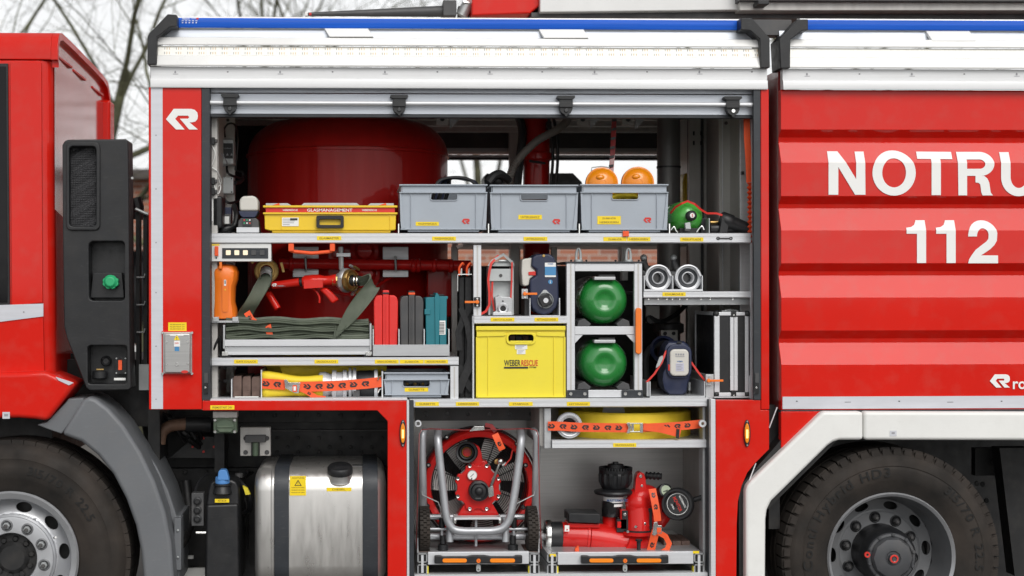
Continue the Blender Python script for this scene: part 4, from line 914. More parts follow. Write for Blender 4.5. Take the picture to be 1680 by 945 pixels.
# additive tank
b = MB()
o_ = [(341, 805), (345, 791), (352, 788), (380, 787), (388, 790), (392, 800), (394, 960), (337, 960), (338, 826)]
b.prism(BLK, o_, 0.16, 0.5); b.prism(BLK, [(338, 828), (391, 826), (393, 960), (336, 960)], 0.135, 0.162); ad = part(b, 'additive_tank', bevel=0.014, seg=4)
b = MB(); b.cyl(BLK, P(365, 811, 0.15), P(365, 795, 0.15), W(16), 24, r2=W(13), bev=0.006); b.cyl(BLK, P(365, 797, 0.15), P(365, 792, 0.15), W(15), 24, bev=0.003); part(b, 'filler_neck', ad)
b = MB(); b.cyl(BCAP, P(365, 795, 0.14), P(365, 781, 0.14), W(12), 28, bev=0.006); b.prism(BCAP, [(357, 788), (358, 774), (361, 771), (370, 771), (372, 774), (376, 788)], 0.105, 0.165); part(b, 'blue_cap', ad, bevel=0.004)
sticker(ad, 352.5, 818.5, 376, 824.5, 0.135, 'AD BLUE')
b = MB(); b.pbox(DGREY, 314, 809, 334, 863, 0.14, 0.2); vb = part(b, 'test_port_block', bevel=0.003)
for y in (822, 837, 851): b = MB(); b.lathe(BLK, [(0, .02), (.01, .02), (.012, .012), (.018, .010), (.019, 0)], P(324, y, .14), seg=14); part(b, 'test_port', vb)
b = MB(); b.tube(BLK, catmull([P(320, 810, .2), P(324, 795, .25), P(336, 780, .3), P(352, 776, .35)], 6), 0.006, 6); b.tube(BLK, catmull([P(388, 785, .3), P(402, 800, .25), P(410, 820, .25), P(408, 838, .3), P(396, 842, .35)], 6), 0.012, 8); b.prism(LYEL, [(398, 797), (406, 801), (411, 811), (403, 812)], 0.215, 0.24)
b.tube(CHROME, [P(322, 874, .18), P(338, 874, .18)], 0.006, 8); each(b, 'additive_hose', ad)
b = MB(); b.cyl(DGREY, P(392, 783, .35), P(392, 776, .35), .02, 10); part(b, 'additive_union', ad)
# fuel tank
b = MB(); x0, x1 = P(417, 850, .06).x, P(634, 850, .06).x; zt_ = P(500, 768, .08).z; zb_ = 0.36; rings = []
def ftr(x, k):
    o_ = []; r = 0.10
    for cy, cz, a0 in ((0.05+r, zt_-r, 90), (0.05+r, zb_+r, 180), (0.68-r, zb_+r, 270), (0.68-r, zt_-r, 0)):
        for i in range(7): a = R(a0+90*i/6); o_.append(Vector((x, cy+(r-k)*math.cos(a), cz+(r-k)*math.sin(a))))
    return o_
b.loft(TANKS, [ftr(x0+0.0, 0.05), ftr(x0+0.003, 0.034), ftr(x0+0.010, 0.018), ftr(x0+0.022, 0.006), ftr(x0+0.036, 0.0), ftr(x0+0.075, 0.0), ftr(x0+0.08, -0.003), ftr(x0+0.086, 0.0), ftr(x1-0.075, 0.0), ftr(x1-0.05, 0), ftr(x1-0.03, .008), ftr(x1-0.014, .026), ftr(x1-.004, .05), ftr(x1, .075)])
ft = part(b, 'fuel_tank', smooth=30)
for xa_, xb_ in ((450, 474), (595, 620)):
    b = MB(); A, B = P(xa_, 850, .045).x, P(xb_, 850, .045).x; b.loft(SEAL, [ftr(A, -0.001), ftr(A, -0.009), ftr(B, -0.009), ftr(B, -0.001)], caps=False); part(b, 'tank_strap', ft, bevel=0.002)
fa = Vector((0, -.30, 1)); fb_ = P(558, 788, .10); b = MB(); b.lathe(STEEL, [(W(22), 0), (W(23), .004), (W(22), .010), (W(20), .045)], fb_, fa, 28); b.lathe(BLK, [(W(18), 0), (W(21), 0.002), (W(21), 0.026), (W(19), 0.034), (W(12), 0.036), (W(10), .040), (0, 0.040)], fb_+fa.normalized()*.036, fa, 28)
b.pbox(BLK, 578, 763, 596, 768, .15, .18); part(b, 'fuel_cap', ft, smooth=40)
b = MB(); b.pbox(STK, 475.5, 781, 502, 813, 0.044, 0.0485); b.prism(PBLK, [(489, 787), (495, 797), (483, 797)], 0.0428, 0.0438); b.prism(STK, [(489, 789.5), (493, 796), (485, 796)], 0.042, 0.0427); b.text(PBLK, '!', P(489, 793.5, .0415), h=W(5)); b.text(PBRN, 'ACHTUNG', P(489, 784, .0435), w=W(20))
for i in range(3): b.text(PBRN, 'FEUERGEFAHR DIESEL', P(489, 800+4*i, .0435), w=W(22), h=W(1.8))
part(b, 'warning_sticker', ft, smooth=0)
sticker(ft, 536, 800, 576.5, 806, 0.0495, 'DIESEL')
b = MB(); b.pbox(WTRIM, 300, 932, 336, 950, .6, .62); b.pbox(WTRIM, 302, 912, 317, 917, .55, .57); each(b, 'pale_ground_patch', T)  # white plates stand in for bright ground glimpsed under the truck

# ---- rear body module: pressed red panel with lettering
prof = []
rows = [(148, 0.0)]
for a in (213, 322, 432, 542): rows += [(a, 0.0), (a+13, 0.040), (a+20, 0.044), (a+56, 0.0)] if a > 300 else [(a, 0.0), (a+13, 0.040), (a+20, 0.044), (a+54, 0.0)]
rows += [(672, 0.0)]
xm0, xm1 = P(1281.5, 400, 0.02).x, P(1790, 400, 0.02).x
pz = [(P(1480, y+0.0, Yv+0.02).z, Yv+0.02) for y, Yv in rows]
def profY(z):
    for (z0, y0), (z1, y1) in zip(pz, pz[1:]):
        if z1 <= z <= z0: return y0+(y1-y0)*(z0-z)/(z0-z1)
    return 0.02
b = MB(); A = [Vector((xm0, y, z)) for z, y in pz]; B = [Vector((xm1, y, z)) for z, y in pz]
ins = [Vector((xm0-0.003, y+0.012, z)) for z, y in pz]
b.loft(RED, [[Vector((xm0, 0.066, z)) for z, y in pz], A, B], caps=False, closed=False); rp = part(b, 'pressed_side_panel', smooth=0, bevel=0.003, seg=3)
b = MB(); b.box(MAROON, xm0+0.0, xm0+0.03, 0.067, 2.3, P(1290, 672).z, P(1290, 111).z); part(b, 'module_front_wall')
def flat_on_panel(polys, m, name):
    q = MB()
    for i, pl in enumerate(polys):
        bm = bmesh.new(); vs = [bm.verts.new(P(x, y, 0.02)) for x, y in pl]; bm.faces.new(vs)
        for z, y in pz: bmesh.ops.bisect_plane(bm, geom=bm.verts[:]+bm.edges[:]+bm.faces[:], plane_co=(0, 0, z), plane_no=(0, 0, 1))
        for v in bm.verts: v.co.y = profY(v.co.z)-0.0032
        bm.verts.index_update(); q.add([v.co.copy() for v in bm.verts], [tuple(v.index for v in f.verts) for f in bm.faces], m); bm.free()
    return part(q, name, rp, smooth=0)
def stroke(pts, w):
    L, Rr_ = [], []; n = len(pts)
    for i in range(n):
        a = pts[max(0, i-1)]; c = pts[min(n-1, i+1)]; dx, dy = c[0]-a[0], c[1]-a[1]; d = math.hypot(dx, dy) or 1
        ww = w[i] if isinstance(w, list) else w; nx, ny = -dy/d*ww/2, dx/d*ww/2; L.append((pts[i][0]+nx, pts[i][1]+ny)); Rr_.append((pts[i][0]-nx, pts[i][1]-ny))
    return [[L[i], L[i+1], Rr_[i+1], Rr_[i]] for i in range(n-1)]
def arc(cx, cy, rx, ry, a0, a1, n=16): return [(cx+rx*math.cos(R(a0+(a1-a0)*i/n)), cy+ry*math.sin(R(a0+(a1-a0)*i/n))) for i in range(n+1)]
t_, b_ = 247.5, 319.5; S = 16.2
L_N = [[(1359, t_), (1376, t_), (1404.3, 294), (1404.3, t_+.5), (1419, t_+.5), (1419.5, b_), (1402.5, b_), (1375, 274), (1375, b_), (1359, b_)]]
O_o = arc(1466.5, 283.5, 35.5, 37.5, 0, 360, 44); O_i = arc(1466.5, 283.5, 19.5, 24, 0, 360, 44); L_O = [[O_o[i], O_o[i+1], O_i[i+1], O_i[i]] for i in range(44)]
L_T = [[(1505.5, t_+.5), (1563, t_+1), (1563, t_+13.5), (1505.5, t_+13)], [(1528, t_+12.9), (1543.2, t_+12.9), (1543.2, b_+.6), (1528, b_+.6)]]
ro = [(1586.2, t_+1)]+arc(1609, 268.5, 22, 20, -90, 90, 18)+[(1586.2, 288.5)]; ri = [(1586.2, t_+14)]+arc(1607, 269.2, 9, 7.8, -90, 90, 18)+[(1586.2, 277)]
L_R = [[(1571, t_+1), (1586.2, t_+1), (1586.2, b_+1), (1572, b_+1)]]+[[ro[i], ro[i+1], ri[i+1], ri[i]] for i in range(len(ro)-1)]+[[(1600, 288.5), (1614, 288.5), (1619.5, 293), (1622.5, 299.5), (1623.8, 308), (1625, 316), (1628.5, 320.6), (1611.5, 320.6), (1609.3, 315), (1608.6, 308), (1607.6, 302.5), (1605, 300), (1600, 299.3)]]
uo = [(1642, t_+1.5)]+arc(1671, 291, 29, 31, 180, 0, 24)[::1]; 
uo = [(1642, t_+1.5), (1642, 291)]+[(1671-29*math.cos(R(180*i/24)), 291+31*math.sin(R(180*i/24))) for i in range(1, 25)]+[(1700, t_+1.5)]
ui = [(1657.5, t_+1.5), (1657.5, 290)]+[(1671-13.5*math.cos(R(180*i/24)), 290+18.5*math.sin(R(180*i/24))) for i in range(1, 25)]+[(1684.5, t_+1.5)]
L_U = [[uo[i], uo[i+1], ui[i+1], ui[i]] for i in range(len(uo)-1)]
for q in (L_N, L_O, L_T, L_R, L_U): flat_on_panel(q, PWHITE, 'letter')
def one(x): return [[(x, 361), (x, 431.5), (x-15, 431.5), (x-15, 361)], [(x-14.9, 361), (x-14.9, 383.5), (x-32, 383.5), (x-32, 373.5), (x-24, 372.5), (x-18.5, 369), (x-16, 364)]]
o2 = [(1588, 388)]+[(1612-24*math.cos(R(a)), 386-25*math.sin(R(a))) for a in range(4, 186, 14)]+[(1635, 395), (1631, 402), (1624, 409), (1615, 415), (1609, 419)]
i2 = [(1602.5, 388)]+[(1612-9.5*math.cos(R(a)), 386.5-12*math.sin(R(a))) for a in range(4, 186, 14)]+[(1621, 392), (1617.5, 396.5), (1609, 403), (1600, 410), (1593.5, 419)]
L_2 = [[o2[i], o2[i+1], i2[i+1], i2[i]] for i in range(len(o2)-1)]+[[(1588, 432), (1589.5, 425.5), (1593.5, 419), (1637, 419), (1637, 432)]]
for q in (one(1519), one(1567.5), L_2): flat_on_panel(q, PWHITE, 'numeral')
b = MB(); b.ros(PWHITE, P(1640.5, 625, 0.0155), W(34)); part(b, 'emblem', rp, smooth=0)
b = MB(); b.text(PWHITE, 'rosenbauer', P(1718, 629, 0.0155), w=W(116), h=W(19)); part(b, 'maker_lettering', rp, smooth=0)
b = MB(); b.pbox(SILV, 1284, 650, 1790, 670, 0.012, 0.018)
for i in range(6): (b.pbox(PBLK, 1306+84*2*i*0.5, 657.5, 1308.6+84*i, 659, 0.0108, 0.0118) if i % 2 == 0 else b.pbox(PGREY, 1302+84*i, 659, 1312+84*i, 660.4, 0.0108, 0.0118))
part(b, 'reflective_strip', rp)
b = MB(); b.pbox(SEAL, 1281, 672.3, 1790, 676, 0.02, 0.06); part(b, 'panel_gap', rp)
b = MB(); b.prism(RED, [(1281.5, 675), (1349, 675), (1281.5, 743)], 0.015, 0.06); part(b, 'corner_gusset', bevel=0.003)
# white wheel-arch trim, in two lengths, and the dark arch behind
b = MB(); b.prism(WTRIM, [(1350.5, 675.5), (1416.6, 675.5), (1416.6, 722), (1378, 722), (1368, 725), (1359, 731), (1266, 822), (1259, 836), (1257, 852), (1256, 975), (1224, 975), (1224, 806), (1227, 797), (1233, 789)], -0.035, 0.10); part(b, 'wheel_arch_trim', bevel=0.016, seg=4)
b = MB(); b.prism(WTRIM, [(1417.6, 675.5), (1790, 676.5), (1790, 723), (1417.6, 722)], -0.035, 0.10); wt = part(b, 'wheel_arch_trim', bevel=0.016, seg=4)
b = MB(); b.pbox(SILV, 1460, 706.5, 1471, 715.5, -0.037, -0.0352); b.pbox(PGREY, 1463, 709, 1468, 712, -0.0378, -0.0371); part(b, 'small_badge', wt)
b = MB(); b.prism(CHAS, [(1212, 800), (1264, 742), (1300, 700), (2050, 700), (2050, 716), (1380, 716), (1250, 845), (1248, 975), (1213, 975)], 0.02, 1.98); part(b, 'wheel_arch_liner')  # liner carried far back to keep light out of the arch
b = MB(); b.box(CHAS, P(1100, 800, 2.0).x, P(1900, 800, 2.0).x, 1.99, 2.05, 0.02, P(1500, 690, 0).z+0.12)  # black sheet added far back, stands for the dark depth of the arch
wa = part(b, 'arch_dark_sheet')
b = MB(); b.cyl(CHAS, P(1461, 914, 0.30), P(1461, 914, 1.0), 0.16, 24); b.prism(CHAS, [(1640, 735), (1690, 735), (1690, 945), (1665, 945)], 0.5, 0.6); b.pbox(CHAS, 1600, 735, 1790, 780, 0.7, 0.75)
for i in range(9): bolt(b, CHAS, P(1600+random.uniform(0, 80), 740+random.uniform(0, 100), 0.7), 0.014, 0.01, seg=6)
part(b, 'axle', wa)
b = MB(); b.tube(ALUW, [P(1275, 668, 0.03), P(1262, 702, 0.03)], 0.003, 6); b.tube(ALUW, [P(1240, 760, 0.01), P(1225, 800, 0.0)], 0.003, 6); part(b, 'edge_trim')
b = MB(); b.box(CHAS, P(1263, 660, .1).x, P(1281, 660, .1).x, 0.12, 0.5, 0.6, P(1270, 665, .1).z); part(b, 'gap_filler')

# ---- equipment on the roof
b = MB(); b.cyl(DGREY, P(505, 23.5, 0.9), P(731, 18.5, 0.9), W(3, .9), 24, r2=W(9.5, .9)); b.pbox(DGREY, 727, 0, 749, 25.5, 0.85, 1.1); b.pbox(PWHITE, 500, 19, 505, 26, 0.88, 0.92); b.pbox(PRED, 507, 20.5, 511, 25, 0.86, 0.88); wc = part(b, 'roof_water_cannon', bevel=0.004)
b = MB(); b.cyl(ZINC, P(769, 4, .9), P(757, 26, .9), .03, 12); b.pbox(BLK, 752, 10, 772, 27, .95, 1.05); b.tube(CHROME, [P(760, 4, .88), P(771, 6, .88)], .012, 8); part(b, 'cannon_joint', wc)
b = MB(); b.prism(RED, [(774, -60), (885, -60), (885, 10), (870, 22), (774, 26)], 0.8, 1.3); part(b, 'roof_red_cover', bevel=0.01)
b = MB(); b.prism(WHITE, [(886, -60), (1213, -60), (1213, 16.5), (886, 20)], 0.75, 1.5); part(b, 'roof_white_box', bevel=0.006)
b = MB(); b.prism(DGREY, [(872, 20.5), (1820, 17.5), (1820, 34), (872, 27.5)], 0.8, 1.4); part(b, 'roof_box_base')
b = MB(); b.prism(PANEL, [(1213.5, 2), (1820, 4), (1820, 17), (1213.5, 17)], 0.70, 1.5); b.prism(DGREY, [(1213, -60), (1820, -60), (1820, 3), (1213, 1)], 0.66, 1.5); b.pbox(BLK, 1244, 0, 1262, 7, 0.6, 0.7); part(b, 'roof_grey_box', bevel=0.003)
# ================================================================== equipment on the top shelf
Yt = 0.095
ZS1 = P(800, 383, Yt).z
def onshelf(px, py, Y=0.3): return P(px, py, Y)
# glass kit case
t = thing('tool_case', 'flat yellow plastic case with red band lettered GLASMANAGEMENT', 'case', P(541, 381, 0.3))
b = MB(); x0, x1, x2, x3 = 433, 650, 434, 649
b.prism(YEL, [(433.5, 350), (650, 350.5), (649, 377), (640, 378), (444, 378), (434.5, 376)], Yt, Yt+0.36); b.pbox(YEL, 446, 377.5, 641, 382, Yt+0.01, Yt+0.34); b.build('tub', t, bevel=0.004)
b = MB(); b.pbox(YEL, 431.5, 348.5, 652, 351.5, Yt-0.010, Yt+0.37); b.build('tub_flange', t, bevel=0.0015)
b = MB(); b.pbox(PRED, 436, 340.5, 648, 348.4, Yt-0.002, Yt+0.36); b.build('red_band', t, bevel=0.001)
b = MB(); b.pbox(YEL, 431.5, 337, 652, 340.4, Yt-0.010, Yt+0.37); b.build('lid_flange', t, bevel=0.0015)
for q in ([(436, 337), (436, 333.5), (472, 333.5), (478, 337)], [(494, 337), (499, 333), (585, 333), (590, 337)], [(603, 337), (608, 333.5), (646, 333.5), (646, 337)]):
    b = MB(); b.prism(ZINC, q, Yt, Yt+0.3); b.build('lid_rib', t, bevel=0.001)
for x in (454, 629): b = MB(); b.prism(ORG, [(x-7, 336.6), (x+4, 333), (x+5, 336.8)], Yt-0.008, Yt-0.001); b.build('lid_latch', t, bevel=0.001)
for x in (462, 640): b = MB(); b.pbox(YEL, x-0.7, 351.8, x+0.7, 376.5, Yt-0.004, Yt+0.001); b.build('tub_rib', t, bevel=0.0008)
b = MB(); b.plate(BLK, rrect(519, 353.5, 564, 374, 3, 3), [rrect(524, 359.5, 559, 369, 2, 3)], Yt-0.022, Yt-0.004); b.build('handle', t, bevel=0.003)
for st_, x_, w_, h_ in (('GLASMANAGEMENT', 541, 75, 5), ('WEBERRESCUE', 476, 25, 3.2), ('WEBERRESCUE', 606, 25, 3.2)): b = MB(); b.text(PWHITE, st_, P(x_, 344.7, Yt-0.0035), w=W(w_), h=W(h_)); b.build('lettering', t, smooth=0)
b = MB(); b.pbox(PWHITE, 462, 357, 490, 371, Yt-0.003, Yt-0.0005)
for i in range(4): b.pbox(PGREY, 464, 359+3*i, 464+random.uniform(8, 22), 360+3*i, Yt-0.0036, Yt-0.0031)
b.pbox(PBLK, 476, 358, 488, 361.5, Yt-0.0038, Yt-0.0036); b.build('paper_label', t, smooth=0)

# grey stacking bins
def bin_(x0, x1, y0, y1, Y, depth, label, hole, lip=13, name='storage_bin', group=None):
    t = thing(name, label, 'bin', P((x0+x1)/2, y1, Y+depth/2), group)
    b = MB(); lw = lip
    fr = [(x0+2, y0+lw), (x1-2, y0+lw), (x1-3.5, y1-4), (x0+3.5, y1-4)]
    b.plate(GREYB, fr, [rrect(*hole, 3.2, 4)], Y, Y+0.006)
    xl, xr, zt_, zb_ = P(x0+3, y0, Y).x, P(x1-3, y0, Y).x, P((x0+x1)/2, y0+2, Y).z, P((x0+x1)/2, y1-3, Y).z
    b.box(GREYB, xl, xl+0.004, Y+0.0062, Y+depth, zb_, zt_); b.box(GREYB, xr-0.004, xr, Y+0.0062, Y+depth, zb_, zt_); b.box(GREYB, xl+0.0042, xr-0.0042, Y+depth-0.004, Y+depth, zb_, zt_); b.box(GREYB, xl+0.0042, xr-0.0042, Y+0.0062, Y+depth-0.0042, zb_, zb_+0.004)
    b.build('shell', t, bevel=0.001)
    b = MB(); b.pbox(GREYB, x0+5, y0+2, x1-4, y0+lw-0.4, Y+0.004, Y+0.010); b.build('upper_wall', t)
    b = MB(); b.plate(GREYB, [(x0, y0), (x1, y0), (x1, y0+2.2), (x0, y0+2.2)], [], Y-0.008, Y+0.012); b.box(GREYB, xl-0.006, xl+0.006, Y+0.0122, Y+depth, zt_-0.004, zt_+0.004); b.box(GREYB, xr-0.006, xr+0.006, Y+0.0122, Y+depth, zt_-0.004, zt_+0.004); b.box(GREYB, xl-0.006, xr+0.006, Y+depth+0.0002, Y+depth+0.012, zt_-0.004, zt_+0.004); b.build('top_rim', t, bevel=0.0012)
    b = MB(); b.pbox(GREYB, x0, y0+lw-0.3, x1, y0+lw+1.4, Y-0.012, Y+0.004); b.build('collar', t, bevel=0.001)
    b = MB(); b.pbox(GREYB, x0+2, y1-5, x1-2, y1-3.2, Y-0.008, Y+0.004); b.build('lower_rib', t, bevel=0.001)
    b = MB(); b.pbox(GREYB, x0+14, y1-3.1, x1-14, y1+0.5, Y+0.006, Y+depth-0.02); b.build('base', t, bevel=0.001)
    wpx = (x1-x0)*0.132
    for x in (x0+wpx, x1-wpx): b = MB(); b.pbox(GREYB, x-0.6, y0+lw+1.5, x+0.6, y1-5.1, Y-0.007, Y+0.002); b.build('wall_rib', t, bevel=0.0006)
    for s_, x in ((1, x0), (-1, x1)):
        b = MB(); b.prism(GREYB, [(x+0.6*s_, y0+lw+1.5), (x+3*s_, y0+lw+1.5), (x+9*s_, y1-5.1), (x+3*s_, y1-5.1), (x+2*s_, y1-18)], Y-0.006, Y-0.001); b.build('corner_rib', t, bevel=0.0006)
    h = hole; b = MB(); b.plate(GREYB, rrect(h[0]-1.4, h[1]-1.4, h[2]+1.4, h[3]+1.4, 4, 4), [rrect(*h, 3.2, 4)], Y-0.005, Y-0.0002); b.build('grip_rim', t, bevel=0.001)
    return t
G = 'grey stacking bins on the top shelf'
b1 = bin_(655, 800, 302.3, 380, Yt, 0.5, 'grey stacking bin labelled WAGENWERKZEUG, dark cables showing over its rim', (707, 316, 750, 328), group=G)
sticker(b1, 682, 364, 720, 370.3, Yt-0.0003, 'WAGENWERKZEUG')
b2 = bin_(803.5, 949, 303, 380.5, Yt, 0.5, 'grey stacking bin labelled UNTERLEGHOLZ between two other grey bins', (854.5, 316.5, 898.5, 328.5), group=G)
sticker(b2, 850.5, 352.5, 889, 360, Yt-0.0003, 'UNTERLEGHOLZ')
b3 = bin_(952, 1097, 302, 380.5, Yt, 0.5, 'grey stacking bin labelled ZUBEHÖR HEBEKISSEN with amber lamps inside', (1004.5, 315.5, 1047, 327), group=G)
sticker(b3, 980, 354.5, 1018.5, 368, Yt-0.0003, 'ZUBEHÖR\nHEBEKISSEN')
for t_b, x, y in ((b1, 764, 363), (b2, 912.5, 363.5), (b3, 1062, 361)):
    b = MB(); b.ros(PRED, P(x, y, Yt-0.0015), W(13.5)); b.build('emblem', t_b, smooth=0)
for t_b, xs in ((b1, (654, 801.5)), (b2, (950.5,)), (b3, (1098.5,))):      # sheet-metal dividers that hold the bins
    for x in xs: b = MB(); b.pbox(CHROME, x-0.8, 367, x+0.8, 383, 0.09, 0.5); part(b, 'bin_divider', s1)
# contents
t = thing('cable_coil', 'black and blue cable loops bulging out of WAGENWERKZEUG bin', 'cable', P(745, 370, 0.3)); b = MB()
for k in range(7):
    q = [P(700+k*3, 372, .16+.03*k), P(712+4*k, 318-k, .16+.03*k), P(722+3*k, 296-k*0.5, .18+.03*k), P(752+2*k, 291+k*0.6, .2+.03*k), P(775+k, 298+k*0.4, .2+.03*k), P(783, 318, .2+.03*k), P(782-k, 372, .2+.03*k)]
    b.tube([BLK, NAVY, BLKG][k % 3], catmull(q, 8), 0.0075, 8)
b.build('loops', t)
t = thing('wedge_stack', 'dark timber wedges lying inside the UNTERLEGHOLZ bin', 'wedges', P(876, 377, 0.3))
for k in range(4):
    b = MB(); b.prism(WOOD, [(820+k*2, 372-k*12), (935-k*3, 372-k*12), (934-k*3, 362-k*12), (821+k*2, 364-k*12)], 0.13+0.01*k, 0.5); b.build('wedge', t, bevel=0.002)
b = MB(); b.tube(BLK, catmull([P(800, 300, .3), P(810, 288, .32), P(822, 286, .35), P(834, 296, .4)], 6), 0.02, 8); b.sphere(BLK, P(815, 296, .4), .035, 12); b.build('black_rag', t)
t = thing('yellow_hose_roll', 'yellow hose folded up inside ZUBEHÖR HEBEKISSEN bin', 'hose', P(1025, 376, 0.25)); b = MB()
for k in range(6): b.tube(HYEL, catmull([P(975, 350+4*k, .13+.02*k), P(1005, 322+k*2, .12+.01*k), P(1030, 319+k*2.2, .12+.015*k), P(1048, 323+k*2, .12+.02*k), P(1075, 350+3*k, .14)], 6), 0.010, 8)
b.build('folds', t)
for x, cy, lab in ((987, 301, 'round amber warning lamp in ZUBEHÖR bin, behind a hanging dark strap'), (1046, 300, 'round amber warning lamp in ZUBEHÖR bin, beside the grey mast tube')):
    t = thing('warning_lamp', lab, 'lamp', P(x, 340, 0.3), 'amber warning lamps in the bin'); Yl = 0.26
    b = MB(); b.lathe(AMB, [(0, 0.045), (0.02, 0.044), (0.050, 0.034), (0.069, 0.018), (0.076, 0.004), (0.074, -0.03), (0.05, -0.045), (0, -0.05)], P(x, cy, Yl), (0, -1, 0), 32)
    for k in range(8): b.lathe(AMB, [(0.073-0.008*k, 0.010+0.0042*k), (0.0755-0.008*k, 0.0155+0.0042*k), (0.070-0.008*k, 0.0165+0.0042*k), (0.068-0.008*k, 0.010+0.0042*k)], P(x, cy, Yl), (0, -1, 0), 32)
    b.build('lens', t)
    b = MB(); b.sphere(AMB, P(x-2, cy-10, Yl-0.04), 0.016, 12, (1.3, 0.6, 0.8)); b.build('bulb_boss', t)
    b = MB(); b.box(BLK, P(x, cy, Yl).x-0.05, P(x, cy, Yl).x+0.05, Yl-0.03, Yl+0.04, P(x, 372, Yl).z, P(x, 325, Yl).z); b.build('lamp_base', t, bevel=0.005)
    if x < 1000: b = MB(); b.tube(ZINC, [P(970, 281, Yl), P(971, 275, Yl), P(987, 273, Yl), P(1000, 275, Yl)], 0.0025, 6); b.build('wire_bail', t)
t = MB(); t.ribbon(MAROON, [P(1008, 190, .35), P(1005, 250, .32), P(1001, 303, .28), P(1000, 340, .26)], Vector((W(8.5), 0, 0)), 0.003)
for k in range(7):
    q = P(1008-k*1.1, 200+15*k, .345-.01*k); t.add([q+Vector((-.011, -.003, 0)), q+Vector((.011, -.003, .004)), q+Vector((.011, -.003, .016)), q+Vector((-.011, -.003, .012))], [(0, 1, 2, 3)], PBLK)
tag(t.build('tie_strap'), 'dark red patterned strap hanging down into the ZUBEHÖR bin', 'strap')

# green air bottle with valve, straps, black hand tools
t = thing('air_bottle', 'bright green compressed air bottle with black valve wheel on the top shelf', 'gas bottle', P(1126, 383, 0.25))
b = MB(); c = P(1126, 356, 0.19); r = W(27, .16)
b.lathe(LGRN, [(0.0, r*0.98), (r*0.3, r*0.94), (r*0.55, r*0.82), (r*0.78, r*0.6), (r*0.93, r*0.33), (r, 0), (r, -0.30), (r*0.8, -0.34), (0, -0.36)], c, (0, -1, 0), 40); b.build('bottle', t, smooth=60)
b = MB(); q = P(1134, 354, 0.09); b.lathe(BLK, [(0, 0.016), (0.012, 0.016), (0.020, 0.012), (0.0245, 0.006), (0.0245, -0.012), (0.012, -0.03)], q, (0.1, -1, 0.05), 24); b.build('valve_wheel', t, smooth=40)
b = MB(); b.lathe(PWHITE, [(0, 0.0172), (0.011, 0.0168)], q, (0.1, -1, 0.05), 20); b.text(PRED, 'S', q+Vector((0.002, -0.019, 0.001)), h=0.014); b.build('valve_badge', t, smooth=0)
b = MB(); b.obox(ZINC, P(1128, 371, 0.09), (0.012, 0, 0.002), (0, 0.012, 0), (-0.002, 0, 0.016)); b.pbox(DGREY, 1124, 375, 1132, 379, .075, .1); b.build('valve_outlet', t, bevel=0.002)
b = MB(); b.box(BLK, c.x-0.045, c.x+0.045, 0.12, 0.45, ZS1+0.001, ZS1+0.025); b.build('cradle', t, bevel=0.003)
for pts in ([(1101, 377), (1106, 372), (1109, 378), (1112, 381)], [(1143, 381), (1147, 375), (1152, 371), (1155, 377)]): b = MB(); b.tube(CHROME, catmull([P(x, y, .09) for x, y in pts], 4), 0.003, 6); b.build('wire_hook', t)
b = MB(); strap(b, [(1100, 350, .16), (1108, 340, .12), (1118, 334, .10), (1128, 330, .12), (1140, 335, .10), (1150, 344, .12), (1160, 350, .14), (1175, 350, .16), (1185, 353, .16)], 3.5, 0.0, False, PRED)
tag(b.build('securing_strap'), 'thin red strap looped over green air bottle', 'strap')
t = thing('hand_torch', 'black torch-like hand tool leaning down beside green bottle', 'tool', P(1195, 383, 0.25))
b = MB(); A, B = P(1180, 358, .20), P(1224, 374, .17); b.lathe(BLK, [(0, 0), (0.030, 0.002), (0.036, 0.010), (0.036, 0.06), (0.031, 0.066), (0.027, 0.15), (0.024, (B-A).length-0.005), (0, (B-A).length)], A, B-A, 24); b.build('barrel', t, smooth=40)
b = MB(); A = P(1164, 375, .2); b.lathe(BLK, [(0, 0), (0.020, 0.004), (0.022, 0.03), (0.022, 0.10), (0.018, 0.14), (0, 0.145)], A, (1, 0, 0.0), 20); b.build('lower_barrel', t, smooth=40)
b = MB(); b.prism(BLK, [(1184, 358), (1198, 360), (1194, 382), (1180, 382)], .16, .23); b.build('holder', t, bevel=0.004)
b = MB(); b.cyl(BRASS, P(1165, 365, .22), P(1180, 365, .22), 0.009, 14); b.build('brass_pin', t)
b = MB(); b.pbox(BLK, 1150, 358, 1163, 382, .2, .4); b.pbox(ALU, 1163, 358, 1164.5, 383, .12, .4); part(b, 'shelf_divider', s1, bevel=0.001)

# battery tools at the left end of the shelf
t = thing('battery_tool', 'white-topped battery power unit with keypad standing beside yellow case', 'power tool', P(406, 381, 0.2))
b = MB(); b.prism(CREAM, [(393, 346), (392.5, 330), (395, 324), (400, 321.5), (414, 321), (420, 323), (423, 329), (423.5, 346)], .10, .22); b.build('battery', t, bevel=0.010, seg=4)
b = MB(); b.prism(NAVY, [(391, 346.3), (424, 346.3), (421, 353.5), (418, 357), (398, 357), (394, 353.5)], .105, .22); b.build('collar', t, bevel=0.004)
b = MB(); b.prism(DGREY, [(395, 357.3), (420, 357.3), (424, 362), (426, 381), (389, 381), (391, 362)], .11, .23); b.build('body', t, bevel=0.006)
b = MB(); b.pbox(BLKG, 398, 358, 413, 370, .100, .1095)
for i in range(3):
    for j in range(2): b.pbox((PRED, MATS['green_cap'], PWHITE)[(i+j) % 3], 399.5+4.5*i, 360+5*j, 402+4.5*i, 362+5*j, .0985, .0998)
b.build('keypad', t, smooth=0)
b = MB(); b.pbox(ALUW, 388, 373, 425, 381.5, .092, .109); b.build('foot_plate', t, bevel=0.001)
t = thing('charger_unit', 'black charger box with white side label against locker wall below wiring', 'charger', P(355, 382, 0.2))
